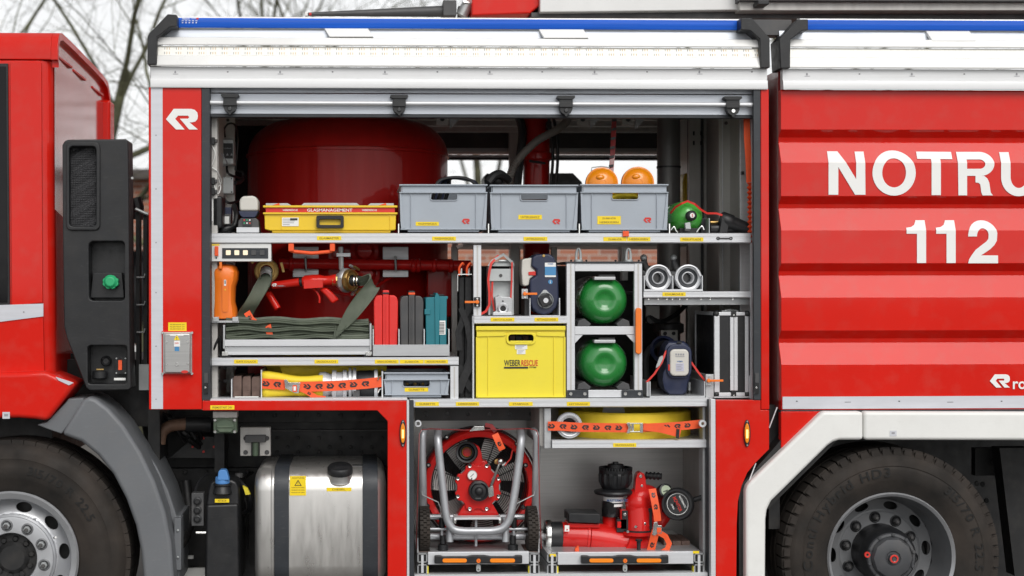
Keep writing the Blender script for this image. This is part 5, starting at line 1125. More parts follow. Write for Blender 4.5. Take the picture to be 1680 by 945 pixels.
b = MB(); b.pbox(BLK, 346, 321, 364.5, 374, .12, .3); b.build('housing', t, bevel=0.012, seg=3)
b = MB(); b.pbox(PWHITE, 345.2, 327, 349.5, 363, .115, .119); b.build('label_plate', t)
t = thing('small_battery_pack', 'small blue backed battery pack with pale sticker beside black charger', 'battery', P(375, 382, 0.3))
b = MB(); b.pbox(NAVY, 365.5, 340, 380, 382, .3, .36); b.build('pack', t, bevel=0.003)
b = MB(); b.pbox(DGREY, 366, 351, 379, 369, .26, .299); b.build('clip', t, bevel=0.003)
b = MB(); b.pbox(PWHITE, 368, 355, 376, 367, .2565, .2595); b.build('pale_sticker', t)
t = MB(); t.tube(BLK, catmull([P(358, 380, .2), P(370, 376, .18), P(384, 370, .2), P(388, 352, .22), P(384, 338, .3)], 8), 0.013, 10); t.tube(BLK, catmull([P(350, 380, .2), P(362, 378, .22), P(376, 378, .2), P(388, 378, .24)], 8), 0.010, 8)
tag(t.build('charging_cable'), 'thick black cable lying on shelf between charger and battery tool', 'cable')
# far-side equipment seen against the light
t = MB(); t.prism(BLK, [(792, 399), (795, 290), (799, 284), (806, 286), (811, 284), (816, 287), (830, 287), (838, 291), (838, 399)], 1.55, 1.75); t.prism(MILG, [(808, 399), (812, 288), (820, 287), (816, 399)], 1.54, 1.5495); tag(t.build('kit_bag', bevel=0.01), 'dark kit bag with olive band standing at far side of locker', 'bag')
t = MB(); t.prism(BLK, [(899, 399), (900, 286), (903, 284), (940, 284), (955, 299), (960, 399)], 1.6, 1.85); t.prism(ORGP, [(897, 399), (898, 287), (900, 286), (899, 399)], 1.6, 1.8); tag(t.build('equipment_box', bevel=0.008), 'black slant-edged box with orange edge at far side of locker', 'box')
t = MB(); t.prism(YEL, [(1121, 399), (1120, 300), (1122, 288), (1127, 282), (1131, 290), (1132, 309), (1131, 399)], 1.6, 1.75); tag(t.build('amber_bag', bevel=0.01), 'amber bag standing behind the grey mast tube', 'bag')
b = MB(); z = P(800, 399, 1.6).z; b.box(PANEL, P(760, 399, 1.5).x, xR-0.04, 1.5, 2.2, z-0.02, z-0.001); part(b, 'far_shelf')
# coiled orange strap at the right jamb
b = MB(); pp = [(1225, 192), (1226, 230), (1228.5, 270), (1229.5, 299)]; strap(b, pp, 10.5, 0.105, False, ORG)
zg = []
for k in range(26): zg.append((1229.5+(2.4 if k % 2 else -1.0)+k*0.06, 300+k*4.0, (0.012 if k % 2 else -0.012)))
b.ribbon(ORG, [P(x, y, .105+d) for x, y, d in zg], Vector((W(7.5), 0.004, 0)), 0.003)
tag(b.build('folded_strap'), 'bright orange webbing hanging in small folds down door jamb beside green bottle', 'strap')
# ================================================================== middle left: lamp, hoses, cases
t = thing('orange_torch_box', 'orange plastic hand lamp charger with waisted front, below control panel', 'lamp', P(368, 527, 0.2))
rings = []
for y, xa_, xb_, dp in ((434, 354, 380, .03), (437, 350, 385, .012), (446, 348.5, 389, 0.0), (458, 349, 388, .0), (470, 349, 384, .004), (495, 349, 383, .004), (507, 348.5, 386, .0), (523, 348, 387, .0)):
    A, B = P(xa_, y, .14), P(xb_, y, .14); w_ = B.x-A.x
    rings.append([Vector((A.x, .26, A.z)), Vector((A.x, .135+dp, A.z)), Vector((A.x+w_*.12, .115+dp, A.z)), Vector((A.x+w_*.3, .108+dp, A.z)), Vector((A.x+w_*.7, .108+dp, A.z)), Vector((A.x+w_*.88, .115+dp, A.z)), Vector((B.x, .135+dp, A.z)), Vector((B.x, .26, A.z))])
b = MB(); b.loft(ORGP, rings); b.build('body', t, bevel=0.004, smooth=30)
b = MB(); b.pbox(ORGP, 359.5, 428, 364, 441, .095, .125); b.build('clip', t, bevel=0.002)
b = MB(); b.prism(ORGP, rrect(364.5, 455, 374.5, 512, 3, 3), .104, .1075); b.pbox(PWHITE, 367.5, 459, 371, 469, .1025, .1038); b.pbox(PBLK, 368.5, 460, 370, 466, .1018, .1024); b.pbox(LYEL, 368.5, 474, 370, 476.5, .1028, .1038); b.build('indicator_strip', t, bevel=0.0006)
b = MB(); b.pbox(ALU, 349, 520, 359, 528, .085, .11); b.build('foot', t, bevel=0.002)
b = MB(); b.pbox(ALU, 381, 520, 391, 528, .085, .11); b.build('foot', t, bevel=0.002)
b = MB(); b.pbox(ALU, 347, 526, 392, 529.5, .09, .3); part(b, 'lamp_ledge', bevel=0.001)
b = MB(); b.pbox(PANEL, 347, 530, 366, 586, .3, .32); part(b, 'lamp_ledge_support')
t = MB()
for k in range(6): t.tube(BLK, catmull([P(349+k*1.5, 582, .13+.02*k), P(355+k, 562-k*2, .12), P(362, 560+k*3, .14), P(364, 584, .15)], 6), 0.006, 6)
tag(t.build('cable_bundle'), 'bundle of thin black cable under the orange hand lamp', 'cable')
# hose tray
b = MB(); b.pbox(ALUW, 367, 557, 608.5, 568, .09, .11); b.pbox(ALU, 368.5, 568, 607, 580.5, .10, .115); ht = part(b, 'hose_tray', bevel=0.002)
b = MB(); b.pbox(ALU, 366, 533, 369, 572, .085, .6); part(b, 'tray_side', ht, bevel=0.001)
b = MB(); b.pbox(ALU, 606.5, 531, 609.5, 575, .085, .6); part(b, 'tray_side', ht, bevel=0.001)
b = MB(); z = P(487, 560, .11).z; b.box(ALU, P(368, 560, .11).x, P(608, 560, .11).x, .111, .6, z-0.012, z-0.006); part(b, 'tray_floor', ht)
b = MB(); b.pbox(ALUW, 364, 577.5, 610, 582, .088, .14); part(b, 'tray_runner', ht, bevel=0.001)
for x in (372, 600): b = MB(); b.pbox(CHROME, x-8 if x < 500 else x, 577, x+2 if x < 500 else x+9, 583.5, .08, .0875); b.pbox(BLK, x-9 if x < 500 else x-3, 582, x+6, 586, .085, .12); part(b, 'tray_latch', ht, bevel=0.001)
t = thing('flat_hose', 'olive green flat fire hose folded in its tray, both ends rising to brass couplings', 'hose', P(487, 558, .3))
b = MB(); base = P(487, 557, .13)
for j in range(5):                                          # layers of the folded flat hose
    pts = []; y = 553-j*6.2
    for i in range(25):
        x = 371+i*(605-371)/24; pts.append(P(x, y+1.6*math.sin(i*0.7+j*1.3)+(2.5*(i/24)**2 if j > 2 else 0)-0.4*j*(1 if i < 5 else 0), .115+.012*(j % 2)))
    wv = Vector((0, 0.004, W(6.4)))
    b.ribbon(OLIVE, pts, wv, 0.02, across=10, ripple=0.0014, nrip=4)
    b.ribbon(OLIVE, [p+Vector((0, .10, -.004)) for p in pts], wv, 0.15, across=4)
b.build('folded_layers', t, smooth=50)
b = MB(); pth = catmull([P(606, 545, .14), P(612, 541, .12), P(606, 553, .11), P(560, 555, .105)], 6)
b.ribbon(OLIVE, pth, Vector((0, 0.002, W(14))), 0.008, across=10, ripple=0.0014, nrip=4); b.build('front_fold', t, smooth=50)
b = MB(); pts = [P(549, 545, .105), P(551, 552, .10), P(560, 545, .10), P(573, 525, .10), P(589, 500, .10), P(604, 478, .10), P(611, 466, .11), P(606, 458, .12), P(594, 461, .15), P(584, 462, .17)]
wv = [Vector((.01, 0, W(22))), Vector((W(8), 0, W(18))), Vector((W(24), 0, W(18))), Vector((W(34), 0, W(15))), Vector((W(41), 0, W(13))), Vector((W(38), .01, W(10))), Vector((W(12), .04, -W(12))), Vector((0.0, .05, -W(16))), Vector((0, .03, -W(15))), Vector((0, .02, -W(13)))]
# smooth both along the run
pp = catmull(pts, 6); ww = catmull(wv, 6); b.ribbon(OLIVE, pp, ww, 0.007, across=14, ripple=0.0011, nrip=6); b.build('rising_end', t, smooth=60)
b = MB(); pts = [P(437, 449, .22), P(433, 462, .20), P(424, 480, .19), P(412, 499, .2), P(402, 516, .24), P(399, 535, .26)]; b.ribbon(OLIVE, catmull(pts, 6), [Vector((W(19+min(8, i)*1.2), -.01, W(5))) for i in range(31)], 0.009, across=14, ripple=0.0011, nrip=6); b.build('rising_end', t, smooth=60)
b = MB()
for a, r_ in ((0, 0),): strap(b, [(405, 512, .02), (412, 524, .0), (420, 531, .0)], 11, .14, True, first=12); strap(b, [(436, 532, .03), (440, 534, -.01), (441, 543, -.012), (443, 551, -.012)], 10, .12, True, first=22)
b.build('orange_tie', t)
# couplings
def coupling(b, c, ax, r, m1=BRASS, m2=BRASS):
    b.lathe(m1, [(r*0.45, -0.03), (r*0.62, -0.03), (r*0.66, 0.0), (r*0.70, 0.004), (r*0.98, 0.0), (r, 0.006), (r, 0.018), (r*0.93, 0.024), (r*0.86, 0.022), (r*0.84, 0.014), (r*0.66, 0.012), (r*0.62, 0.022), (r*0.50, 0.022), (r*0.48, 0.0)], c, ax, 36)
    u = Vector(ax).normalized().orthogonal(); w_ = Vector(ax).normalized().cross(u)
    for k in range(3):
        a = 2*math.pi*k/3+0.5; d = (u*math.cos(a)+w_*math.sin(a)); b.obox(m2, Vector(c)+d*r*0.93+Vector(ax).normalized()*0.026, d*r*0.07, Vector(ax).normalized().cross(d)*r*0.28, Vector(ax).normalized()*0.006)
b = MB(); coupling(b, P(437, 444, .255), (0.08, -1, -0.12), W(20.5, .25)); b.lathe(ZINC, [(0.028, 0), (0.026, 0.03), (0.029, 0.032), (0.026, 0.036), (0.029, 0.042), (0.024, 0.06)], P(437, 446, .25), (0.0, -1, -0.5), 20); b.build('brass_coupling', t, smooth=35)
t = thing('hose_nozzle', 'red pistol-grip spray nozzle with silver and brass coupling in front of tank', 'nozzle', P(525, 480, .25))
b = MB(); A, B = P(446, 468.5, .25), P(492, 463, .22); b.cyl(RED, A, B, W(6.2), 20, r2=W(7.2), bev=0.003); b.build('barrel', t)
b = MB(); b.cyl(BLK, B, B+(B-A).normalized()*0.016, W(8), 20, bev=0.003); b.build('black_ring', t)
b = MB(); C = P(496, 463, .21); D = P(552, 459, .20); L = (D-C).length
b.lathe(RED, [(0, 0), (W(8), 0.0), (W(11), 0.012), (W(11.5), L*0.25), (W(11), L*0.5), (W(8), L*0.66), (W(8), L*0.85), (W(9.5), L*0.92), (W(9.5), L), (0, L)], C, D-C, 24); b.obox(RED, P(514, 466, .17), (W(16), 0, W(1)), (0, .012, 0), (0, 0, W(7))); b.cyl(RED, P(512, 455, .2), P(512, 451, .2), .006, 8); b.build('body', t, smooth=45, bevel=0.001)
b = MB(); b.loft(RED, [[P(522, 474, .19), P(536, 472, .19), P(536, 472, .23), P(522, 474, .23)], [P(533, 484, .185), P(546, 480, .185), P(546, 480, .235), P(533, 484, .235)], [P(545, 499, .185), P(557, 492, .185), P(557, 492, .235), P(545, 499, .235)]]); b.build('pistol_grip', t, bevel=0.010, seg=4)
b = MB(); b.tube(RED, catmull([P(514, 474, .2), P(520, 480, .2), P(524, 488, .2), P(524, 497, .2)], 5), .005, 8); b.build('trigger', t)
b = MB(); b.cyl(RED, P(440, 480, .3), P(456, 507, .28), W(6), 16, bev=.003); b.build('bail_handle', t)
b = MB(); b.cyl(BRASS, P(545, 460, .2), P(558, 460.5, .2), W(9), 8, bev=.002); b.build('brass_nut', t)
b = MB(); coupling(b, P(565, 460, .2), (1, -0.75, -0.02), W(20.5), ALU, ALU); b.build('coupling_ring', t, smooth=35)
b = MB(); coupling(b, P(572, 460, .185), (1, -0.8, 0), W(19)); b.lathe(BLK, [(0.026, 0), (0.024, 0.05)], P(574, 461, .185), (1, -0.3, 0), 18)
for k in range(2): b.lathe(CHROME, [(0.0255, 0.022+.014*k), (0.027, 0.025+.014*k), (0.0255, 0.028+.014*k)], P(574, 461, .185), (1, -0.3, 0), 18)
b.build('brass_end', t, smooth=35)
b = MB(); b.ros(PWHITE, P(450, 467.5, .222), W(8), (1, 0, .1)); b.text(PGREY, 'rosenbauer', P(467, 468, .220), w=W(24), xd=(1, 0, 0.06)); b.build('maker_lettering', t, smooth=0)
b = MB(); b.tube(ZINC, [P(559, 405, .22), P(560, 440, .22), P(566, 452, .24)], .012, 8); b.pbox(ALU, 552, 415, 575, 421, .2, .25); part(b, 'nozzle_bracket', bevel=.001)
# plastic cases
def plcase(x0, x1, y0, y1, m, label, kind):
    t = thing('tool_case', label, 'case', P((x0+x1)/2, y1, .25))
    xm = (x0+x1)/2; w_ = x1-x0
    if kind < 2:
        for sgn in (-1, 1):
            b = MB(); xa_, xb_ = (x0, xm-5) if sgn < 0 else (xm+5, x1)
            if sgn < 0: pl = [(xb_, y0+1), (xa_+6, y0+1.5), (xa_+1.5, y0+5), (xa_, y0+12), (xa_+1, y1), (xb_, y1)]
            else: pl = [(xa_, y0+1), (xb_-6, y0+1.5), (xb_-1.5, y0+5), (xb_, y0+12), (xb_-1, y1), (xa_, y1)]
            b.prism(m, pl, .11, .40); b.build('shell_half', t, bevel=0.006, seg=3)
        b = MB(); b.pbox(m, xm-4.8, y0-2, xm+4.8, y1, .105, .40); b.pbox(m, xm-1.2, y0+3, xm+1.2, y1, .101, .106); b.build('centre_band', t, bevel=0.002)
        b = MB(); b.pbox(m if kind == 0 else BLK, xm-5.5, y0-7, xm+5.5, y0-2, .13, .34); b.build('handle', t, bevel=0.005)
        b = MB(); b.pbox(BLK if kind == 0 else ORG, xm-5.5, y0-3.4 if kind == 0 else y0-4, xm+5.5, y0-0.4, .102, .125); b.build('latch', t, bevel=0.002)
    else:
        b = MB(); b.prism(m, [(x0+1, y0+5), (x0+3, y0+3), (xm+1, y0+2), (xm+1, y1), (x0+2, y1)], .11, .40); b.build('shell_half', t, bevel=0.004)
        b = MB(); b.prism(m, [(xm+5, y0+1), (x1, y0+1), (x1, y0+5), (x1-2, y0+6), (x1-2.5, y1), (xm+5, y1)], .108, .40); b.build('shell_half', t, bevel=0.004)
        b = MB(); b.prism(m, [(xm-3, y0+3), (xm-1, y0-4), (xm+1, y0-5), (xm+6, y0+2), (xm+4.5, y1), (xm-2, y1)], .103, .38); b.build('centre_band', t, bevel=0.003)
        b = MB(); b.pbox(m, x0-0.5, y0+22, x0+9, y0+31, .104, .12); b.build('hinge', t, bevel=0.002)
        b = MB(); b.pbox(PWHITE, x1-18, y1-41, x1-4, y1-18, .106, .1078)
        for i in range(8): b.pbox(PBLK, x1-16, y1-38+2.4*i, x1-6, y1-36.8+2.4*i, .1052, .1058)
        b.build('barcode_label', t, smooth=0)
        b = MB(); b.pbox(BLK, x0+8, y0-2, x1-6, y0+0.5, .2, .3); b.build('handle', t, bevel=.002)
    return t
plcase(613, 653, 483, 567, REDP, 'bright red plastic tool case standing upright beside the hose tray', 0)
plcase(656, 695, 484, 567, DGREY, 'charcoal plastic tool case with red latch standing between red and teal cases', 1)
plcase(697, 735, 485, 567, TEAL, 'teal plastic tool case with barcode sticker standing upright', 2)
b = MB(); b.pbox(ALU, 612, 565.5, 737, 584, .085, .09); ct = part(b, 'case_tray', bevel=.001)
for x in (612.3, 654.6, 696, 736.6): b = MB(); b.pbox(ALUW, x-0.8, 540, x+0.8, 584, .0905, .42); part(b, 'tray_divider', ct)
b = MB(); z = P(670, 567, .1).z; b.box(ALU, P(612, 567, .1).x, P(737, 567, .1).x, .0908, .42, P(670, 584, .09).z, z-.003); part(b, 'tray_floor', ct)
# hanging black straps between cases and post
t = thing('webbing_slings', 'black webbing slings hung from red hooks beside the vertical post', 'straps', P(763, 650, .2))
for x0, x1, Y in ((753.5, 761.5, .16), (763, 774, .15)):
    b = MB(); b.prism(STRAPB, [(x0, 455), (x1, 455), (x1+0.5, 560), (x1, 652), (x0, 652), (x0-0.5, 560)], Y, Y+.03); b.build('sling', t, bevel=0.004)
b = MB(); strap(b, [(756, 505), (766, 530, -.01), (771, 560, -.015), (770, 590, -.01), (758, 620, -.012), (752, 645)], 9, .135, False, STRAPB); strap(b, [(774, 500), (760, 522, -.004), (752, 545, .0), (754, 575, .0)], 10, .135, False, STRAPB); strap(b, [(775, 592), (762, 618, -.01), (752, 644, -.01)], 13, .125, False, STRAPB); strap(b, [(752, 600), (764, 625, -.005), (775, 640)], 11, .13, False, STRAPB); b.build('loose_end', t)
for x in (756.5, 769): b = MB(); b.tube(ORG, catmull([P(x-3, 452, .15), P(x-3, 440, .14), P(x+2, 432, .14), P(x+4, 434, .15)], 5), .005, 7); b.cyl(CHROME, P(x, 452, .15), P(x, 440, .15), .006, 8); b.build('red_hook', t)
b = MB(); b.tube(CHROME, [P(751, 452, .13), P(752, 450, .13), P(774, 450, .13)], .003, 6); b.tube(CHROME, [P(751, 452, .13), P(751, 478, .13)], .003, 6); b.build('hanger_wire', t)
def latch(x, y, d, L=24):
    b = MB(); b.pbox(BLK if d < 0 else ALU, x-5, y-8, x+5, y+8, .085, .0985); lt = part(b, 'latch_plate', bevel=.001)
    b = MB(); bolt(b, CHROME, P(x, y-5.5, .085), .005, .004); bolt(b, CHROME, P(x, y+5.5, .085), .005, .004); each(b, 'latch_screw', lt)
    b = MB(); b.cyl(ORGP, P(x, y, .084), P(x, y, .066), .009, 16, bev=.002); b.pbox(ORGP, min(x, x+d*L*0.85), y-1.8, max(x, x+d*L*0.85), y+1.8, .068, .076); part(b, 'orange_lever', lt, bevel=.002)
latch(783, 495.5, -1, 24); latch(861, 482, 1, 24); latch(1163, 624.5, 1, 28)
# ================================================================== middle right
# ram support
t = thing('ram_support', 'galvanised steel ram support with triangular top and red cord', 'tool', P(822, 519, .2))
b = MB(); b.pbox(ZINC, 801, 437, 805, 517, .14, .24); b.build('side_plate', t, bevel=.002)
b = MB(); b.pbox(ZINC, 839, 437, 843, 517, .14, .24); b.build('side_plate', t, bevel=.002)
b = MB(); b.pbox(ZINC, 803, 441, 842, 461, .125, .14); bolt(b, DGREY, P(821.5, 452, .125), .008, .004); b.build('front_plate', t, bevel=.002)
b = MB(); b.pbox(ZINC, 805.5, 461.3, 838.5, 516, .17, .18); b.build('back_plate', t)
b = MB(); b.tube(ZINC, [P(802, 437, .13), P(808, 428, .13), P(826, 417.5, .13), P(840, 430, .13), P(842, 437, .13)], .009, 4); b.tube(ZINC, [P(818, 428, .14), P(838, 428, .14)], .006, 8); b.build('triangle_head', t, smooth=20)
b = MB(); b.prism(ZINC, [(806, 437), (840, 437), (836, 430), (812, 430)], .15, .2); b.build('head_web', t, bevel=.002)
b = MB(); b.prism(ALU, [(812, 488), (817, 486), (820, 484), (824, 487), (836, 487), (841, 491), (840, 516), (810, 516), (810, 512), (814, 510)], .10, .165); b.build('jaw_block', t, bevel=.003)
b = MB(); b.lathe(ALUW, [(0.0135, -.01), (.0135, .012), (.020, .014), (.026, .006), (.026, 0)], P(825, 506, .10), seg=24); b.lathe(BLKG, [(0, .002), (.0133, .002)], P(825, 506, .10), seg=20); bolt(b, BLK, P(825, 494, .1), .004, .003); b.build('pin_eye', t, smooth=40)
b = MB(); b.pbox(ALUW, 809, 512, 840, 517.5, .085, .11); b.build('foot', t, bevel=.002)
b = MB(); strap(b, [(818, 419, .02), (806, 432, .0), (803, 445), (801, 458), (803, 480), (803, 500), (797, 511), (789, 515)], 4, .115, False, PRED); strap(b, [(840, 430), (839.5, 460), (838, 490)], 2.5, .118, False, PRED); strap(b, [(808, 462), (807, 485), (811, 510)], 3, .13, False, PRED); b.build('red_cord', t)
# navy rescue ram with cream battery
t = thing('rescue_ram', 'navy blue battery rescue ram standing upright with cream battery on its side', 'rescue tool', P(893, 519, .2))
b = MB(); b.prism(NAVY, [(873, 422), (880, 417), (900, 416), (909, 421), (914, 436), (916, 450), (917, 492), (914, 504), (905, 513), (893, 517), (882, 514), (873, 506), (869, 494), (869.5, 459), (880, 452), (880, 443), (871.5, 437)], .12, .30); b.build('body', t, bevel=.010, seg=4)
b = MB(); b.prism(CREAM, [(856, 427), (860, 424.5), (873, 422.5), (872, 437), (879, 444), (879, 451), (869, 458), (868, 468), (861, 470), (857, 467), (855.5, 445)], .135, .26); b.build('battery', t, bevel=.008, seg=3)
b = MB(); b.prism(PRED, [(867, 446), (879, 445), (879, 452), (867, 451.5)], .13, .1345); b.build('battery_release', t, bevel=.002)
b = MB(); q = P(894.5, 492.5, .12); b.lathe(ZINC, [(0, .006), (.028, .008), (.034, .016), (.037, .012), (.037, 0)], q, seg=32); b.prism(ZINC, [(887, 482), (892, 475.5), (896, 475.5), (902, 482)], .108, .119); b.build('star_dial', t, smooth=35)
b = MB()
pl = [(894.5+13*math.cos(R(a)), 493+13*math.sin(R(a))) if k % 2 == 0 else (894.5+9.5*math.cos(R(a)), 493+9.5*math.sin(R(a))) for k, a in enumerate(range(20, 380, 45))]
b.prism(BLK, pl, .092, .108); b.build('dial_knob', t, bevel=.004)
b = MB(); b.lathe(ALUW, [(0, .004), (.0115, .004), (.012, 0)], P(895.5, 493, .092), seg=20); b.build('dial_centre', t)
b = MB(); b.pbox(PWHITE, 894, 431, 912, 454.5, .117, .1195); b.pbox(PLBL, 894, 437.5, 912, 451.5, .1158, .1168); b.text(PBLU, 'WEBER', P(903, 433, .1163), w=W(10)); b.build('blue_label', t, smooth=0)
b = MB(); b.lathe(PLBL, [(0, .001), (.010, .001), (.0105, 0)], P(903, 462.5, .119), seg=20); b.text(PWHITE, 'i', P(903, 462.5, .1165), h=W(5)); b.build('round_decal', t, smooth=0)
b = MB(); b.lathe(BRASS, [(0, .004), (.006, .004), (.007, 0)], P(892, 419.5, .12), seg=12); b.build('brass_screw', t)
b = MB(); b.pbox(BLK, 861, 491, 869, 518, .13, .3); b.pbox(ALUW, 869, 489, 870.3, 518, .095, .3); b.pbox(ALUW, 917.5, 489, 918.8, 518, .095, .3); b.pbox(ALUW, 870.4, 517.5, 917.4, 518.6, .095, .3); part(b, 'ram_cradle')
# big yellow crate
t = thing('storage_crate', 'large lemon yellow crate printed WEBER RESCUE with oval hand grip', 'crate', P(854, 654, .3)); Yc = .10
b = MB(); x0, x1, y0, y1 = 781, 928, 535, 653
b.plate(LYEL, [(x0+2, y0+6), (x1-2, y0+6), (x1-1.5, y1-1), (x0+1.5, y1-1)], [rrect(833.5, 548.5, 876, 562, 5.5, 5)], Yc, Yc+.006)
xl, xr, zt_, zb_ = P(x0+2, 600, Yc).x, P(x1-2, 600, Yc).x, P(854, y0+4, Yc).z, P(854, y1-1, Yc).z
b.box(LYEL, xl, xl+.005, Yc+.0062, .6, zb_, zt_); b.box(LYEL, xr-.005, xr, Yc+.0062, .6, zb_, zt_); b.box(LYEL, xl+.0052, xr-.0052, .595, .6, zb_, zt_); b.box(LYEL, xl+.0052, xr-.0052, Yc+.0062, .594, zb_, zb_+.005); b.build('shell', t, bevel=.001)
b = MB(); b.pbox(LYEL, x0, y0, x1, y0+7, Yc-.012, Yc+.004); b.build('rim', t, bevel=.003)
b = MB(); b.pbox(LYEL, x0+.5, y0+7.2, x1-.5, y0+9, Yc-.006, Yc+.003); b.build('rim', t, bevel=.001)
for sgn in (-1, 1):
    b = MB(); xe = x0+1 if sgn < 0 else x1-1; b.prism(LYEL, [(xe, 545), (855+sgn*26, 545), (855+sgn*25, 550), (855+sgn*30, 551.5), (xe, 552.5)], Yc-.007, Yc+.001); b.build('grip_ledge', t, bevel=.002)
b = MB(); b.plate(LYEL, rrect(830.5, 545.5, 879, 565.5, 8, 5), [rrect(834, 548.8, 875.5, 561.6, 5.5, 5)], Yc-.008, Yc-.0002); b.build('grip_surround', t, bevel=.002)
b = MB(); b.prism(LYEL, [(836, 559), (874, 559), (871, 564.5), (862, 562), (848, 562), (840, 564.5)], Yc-.009, Yc+.01); b.build('grip_lip', t, bevel=.002)
for x in (801, 909): b = MB(); b.pbox(LYEL, x-.8, 553, x+.8, y1-3, Yc-.005, Yc+.001); b.build('wall_rib', t, bevel=.001)
for x in (x0+1.2, x1-1.2): b = MB(); b.pbox(LYEL, x-1.2, 553, x+1.2, y1-1, Yc-.008, Yc+.001); b.build('corner_rib', t, bevel=.001)
b = MB(); b.pbox(LYEL, x0+1, y1-3.5, x1-1, y1-.8, Yc-.008, Yc+.001); b.build('foot_rib', t, bevel=.001)
b = MB(); b.text(PBLK, 'WEBER', P(840.5, 595.5, Yc-.002), w=W(27.5), h=W(10)); b.text(PRED, 'RESCUE', P(869, 595.5, Yc-.002), w=W(27.5), h=W(10)); b.pbox(PBLK, 827, 601.8, 866.5, 604.6, Yc-.0022, Yc-.0012); b.text(PBLK, 'SYSTEMS', P(874, 602.6, Yc-.002), w=W(12), h=W(2.6)); b.build('lettering', t, smooth=0)
b = MB(); b.pbox(PWHITE, 845, 564.5, 865, 573, Yc-.0022, Yc-.0004); b.pbox(PWHITE, 848, 573.5, 862, 581, Yc-.0022, Yc-.0004)
for i in range(3): b.pbox(PGREY, 847, 566+2.2*i, 863-3*i, 566.8+2.2*i, Yc-.003, Yc-.0024); b.pbox(PGREY, 850, 575+1.9*i, 860-2*i, 575.7+1.9*i, Yc-.003, Yc-.0024)
b.build('paper_label', t, smooth=0)
t2 = MB(); t2.prism(STRAPB, [(783, 535), (786, 530), (820, 532.5), (860, 534), (900, 533), (925, 530.5), (927, 535)], .2, .5); tag(t2.build('folded_tarpaulin', bevel=.004), 'black folded tarpaulin filling top of the big yellow crate', 'tarpaulin')
t2 = MB()
for k in range(4): t2.prism([WOOD, BLK, RUSTY, BLK][k], [(836+11*k, 650), (836+11*k, 551), (845+11*k, 550), (845+11*k, 650)], .2+.03*k, .4)
tag(t2.build('crate_contents'), 'dark rods and boards seen through the yellow crate grip hole', 'tools')
# gas cylinder rack
t = thing('cylinder_rack', 'upright aluminium frame rack holding two green gas cylinders', 'rack', P(992, 652, .2)); Yr = .09
for x0, x1 in ((930, 943), (1041, 1053.5)):
    b = MB(); b.pbox(ALUW, x0, 432, x1, 652, Yr, Yr+.035); cx = (x0+x1)/2; b.pbox(PANEL, cx-1.3, 433, cx+1.3, 651, Yr-.0007, Yr+.0002); b.build('upright', t, bevel=.002)
    b = MB(); xx = P(cx, 500, .5).x; b.box(ALU, xx-.015, xx+.015, .52, .55, P(990, 652, Yr).z, P(990, 432, Yr).z); b.build('rear_upright', t, bevel=.002)
for y0, y1 in ((432, 445), (535.5, 549), (640, 652)): b = MB(); b.pbox(ALUW, 943.2, y0, 1040.8, y1, Yr+.002, Yr+.035); b.build('crossbar', t, bevel=.002)
b = MB(); b.pbox(SEAL, 928, 429, 1055, 432, Yr-.004, Yr+.5); b.build('top_plate', t, bevel=.001)
for x in (949, 1031): b = MB(); b.tube(ZINC, catmull([P(x-3.5, 430, .13), P(x-3.5, 418, .13), P(x-2, 410, .13), P(x, 408, .13), P(x+2, 410, .13), P(x+3.5, 418, .13), P(x+3.5, 430, .13)], 4), .006, 8); b.cyl(ZINC, P(x, 430, .13), P(x, 426, .13), .02, 14); b.build('eye_bolt', t)
for x in (937, 962, 1010, 1048):
    b = MB(); bolt(b, BLK, P(x, 429, .12), .005, .008, (0, 0, 1)); b.build('top_screw', t)
for x0, x1 in ((930.5, 965.5), (1020, 1055)):
    b = MB(); b.pbox(SEAL, x0, 640, x1, 652.5, Yr-.006, Yr-.0008); b.build('foot_bracket', t, bevel=.001)
    for x in (x0+6, x1-6): b = MB(); bolt(b, CHROME, P(x, 646, Yr-.006), .008, .005, seg=12); b.build('bracket_bolt', t)
for sgn, x in ((1, 943.4), (-1, 1040.6)): b = MB(); b.prism(ALUW, [(x, 549.3), (x+13*sgn, 549.3), (x, 563)], Yr+.006, Yr+.02); b.build('gusset', t)
b = MB(); b.prism(ORGP, rrect(1043, 505, 1053, 581, 4.5, 4), Yr-.03, Yr-.012); b.prism(ORGP, rrect(1044.5, 505.5, 1052, 514, 3, 3), Yr-.012, Yr-.0008); b.prism(ORGP, rrect(1044.5, 572, 1052, 580.5, 3, 3), Yr-.012, Yr-.0008); b.build('orange_handle', t, bevel=.004)
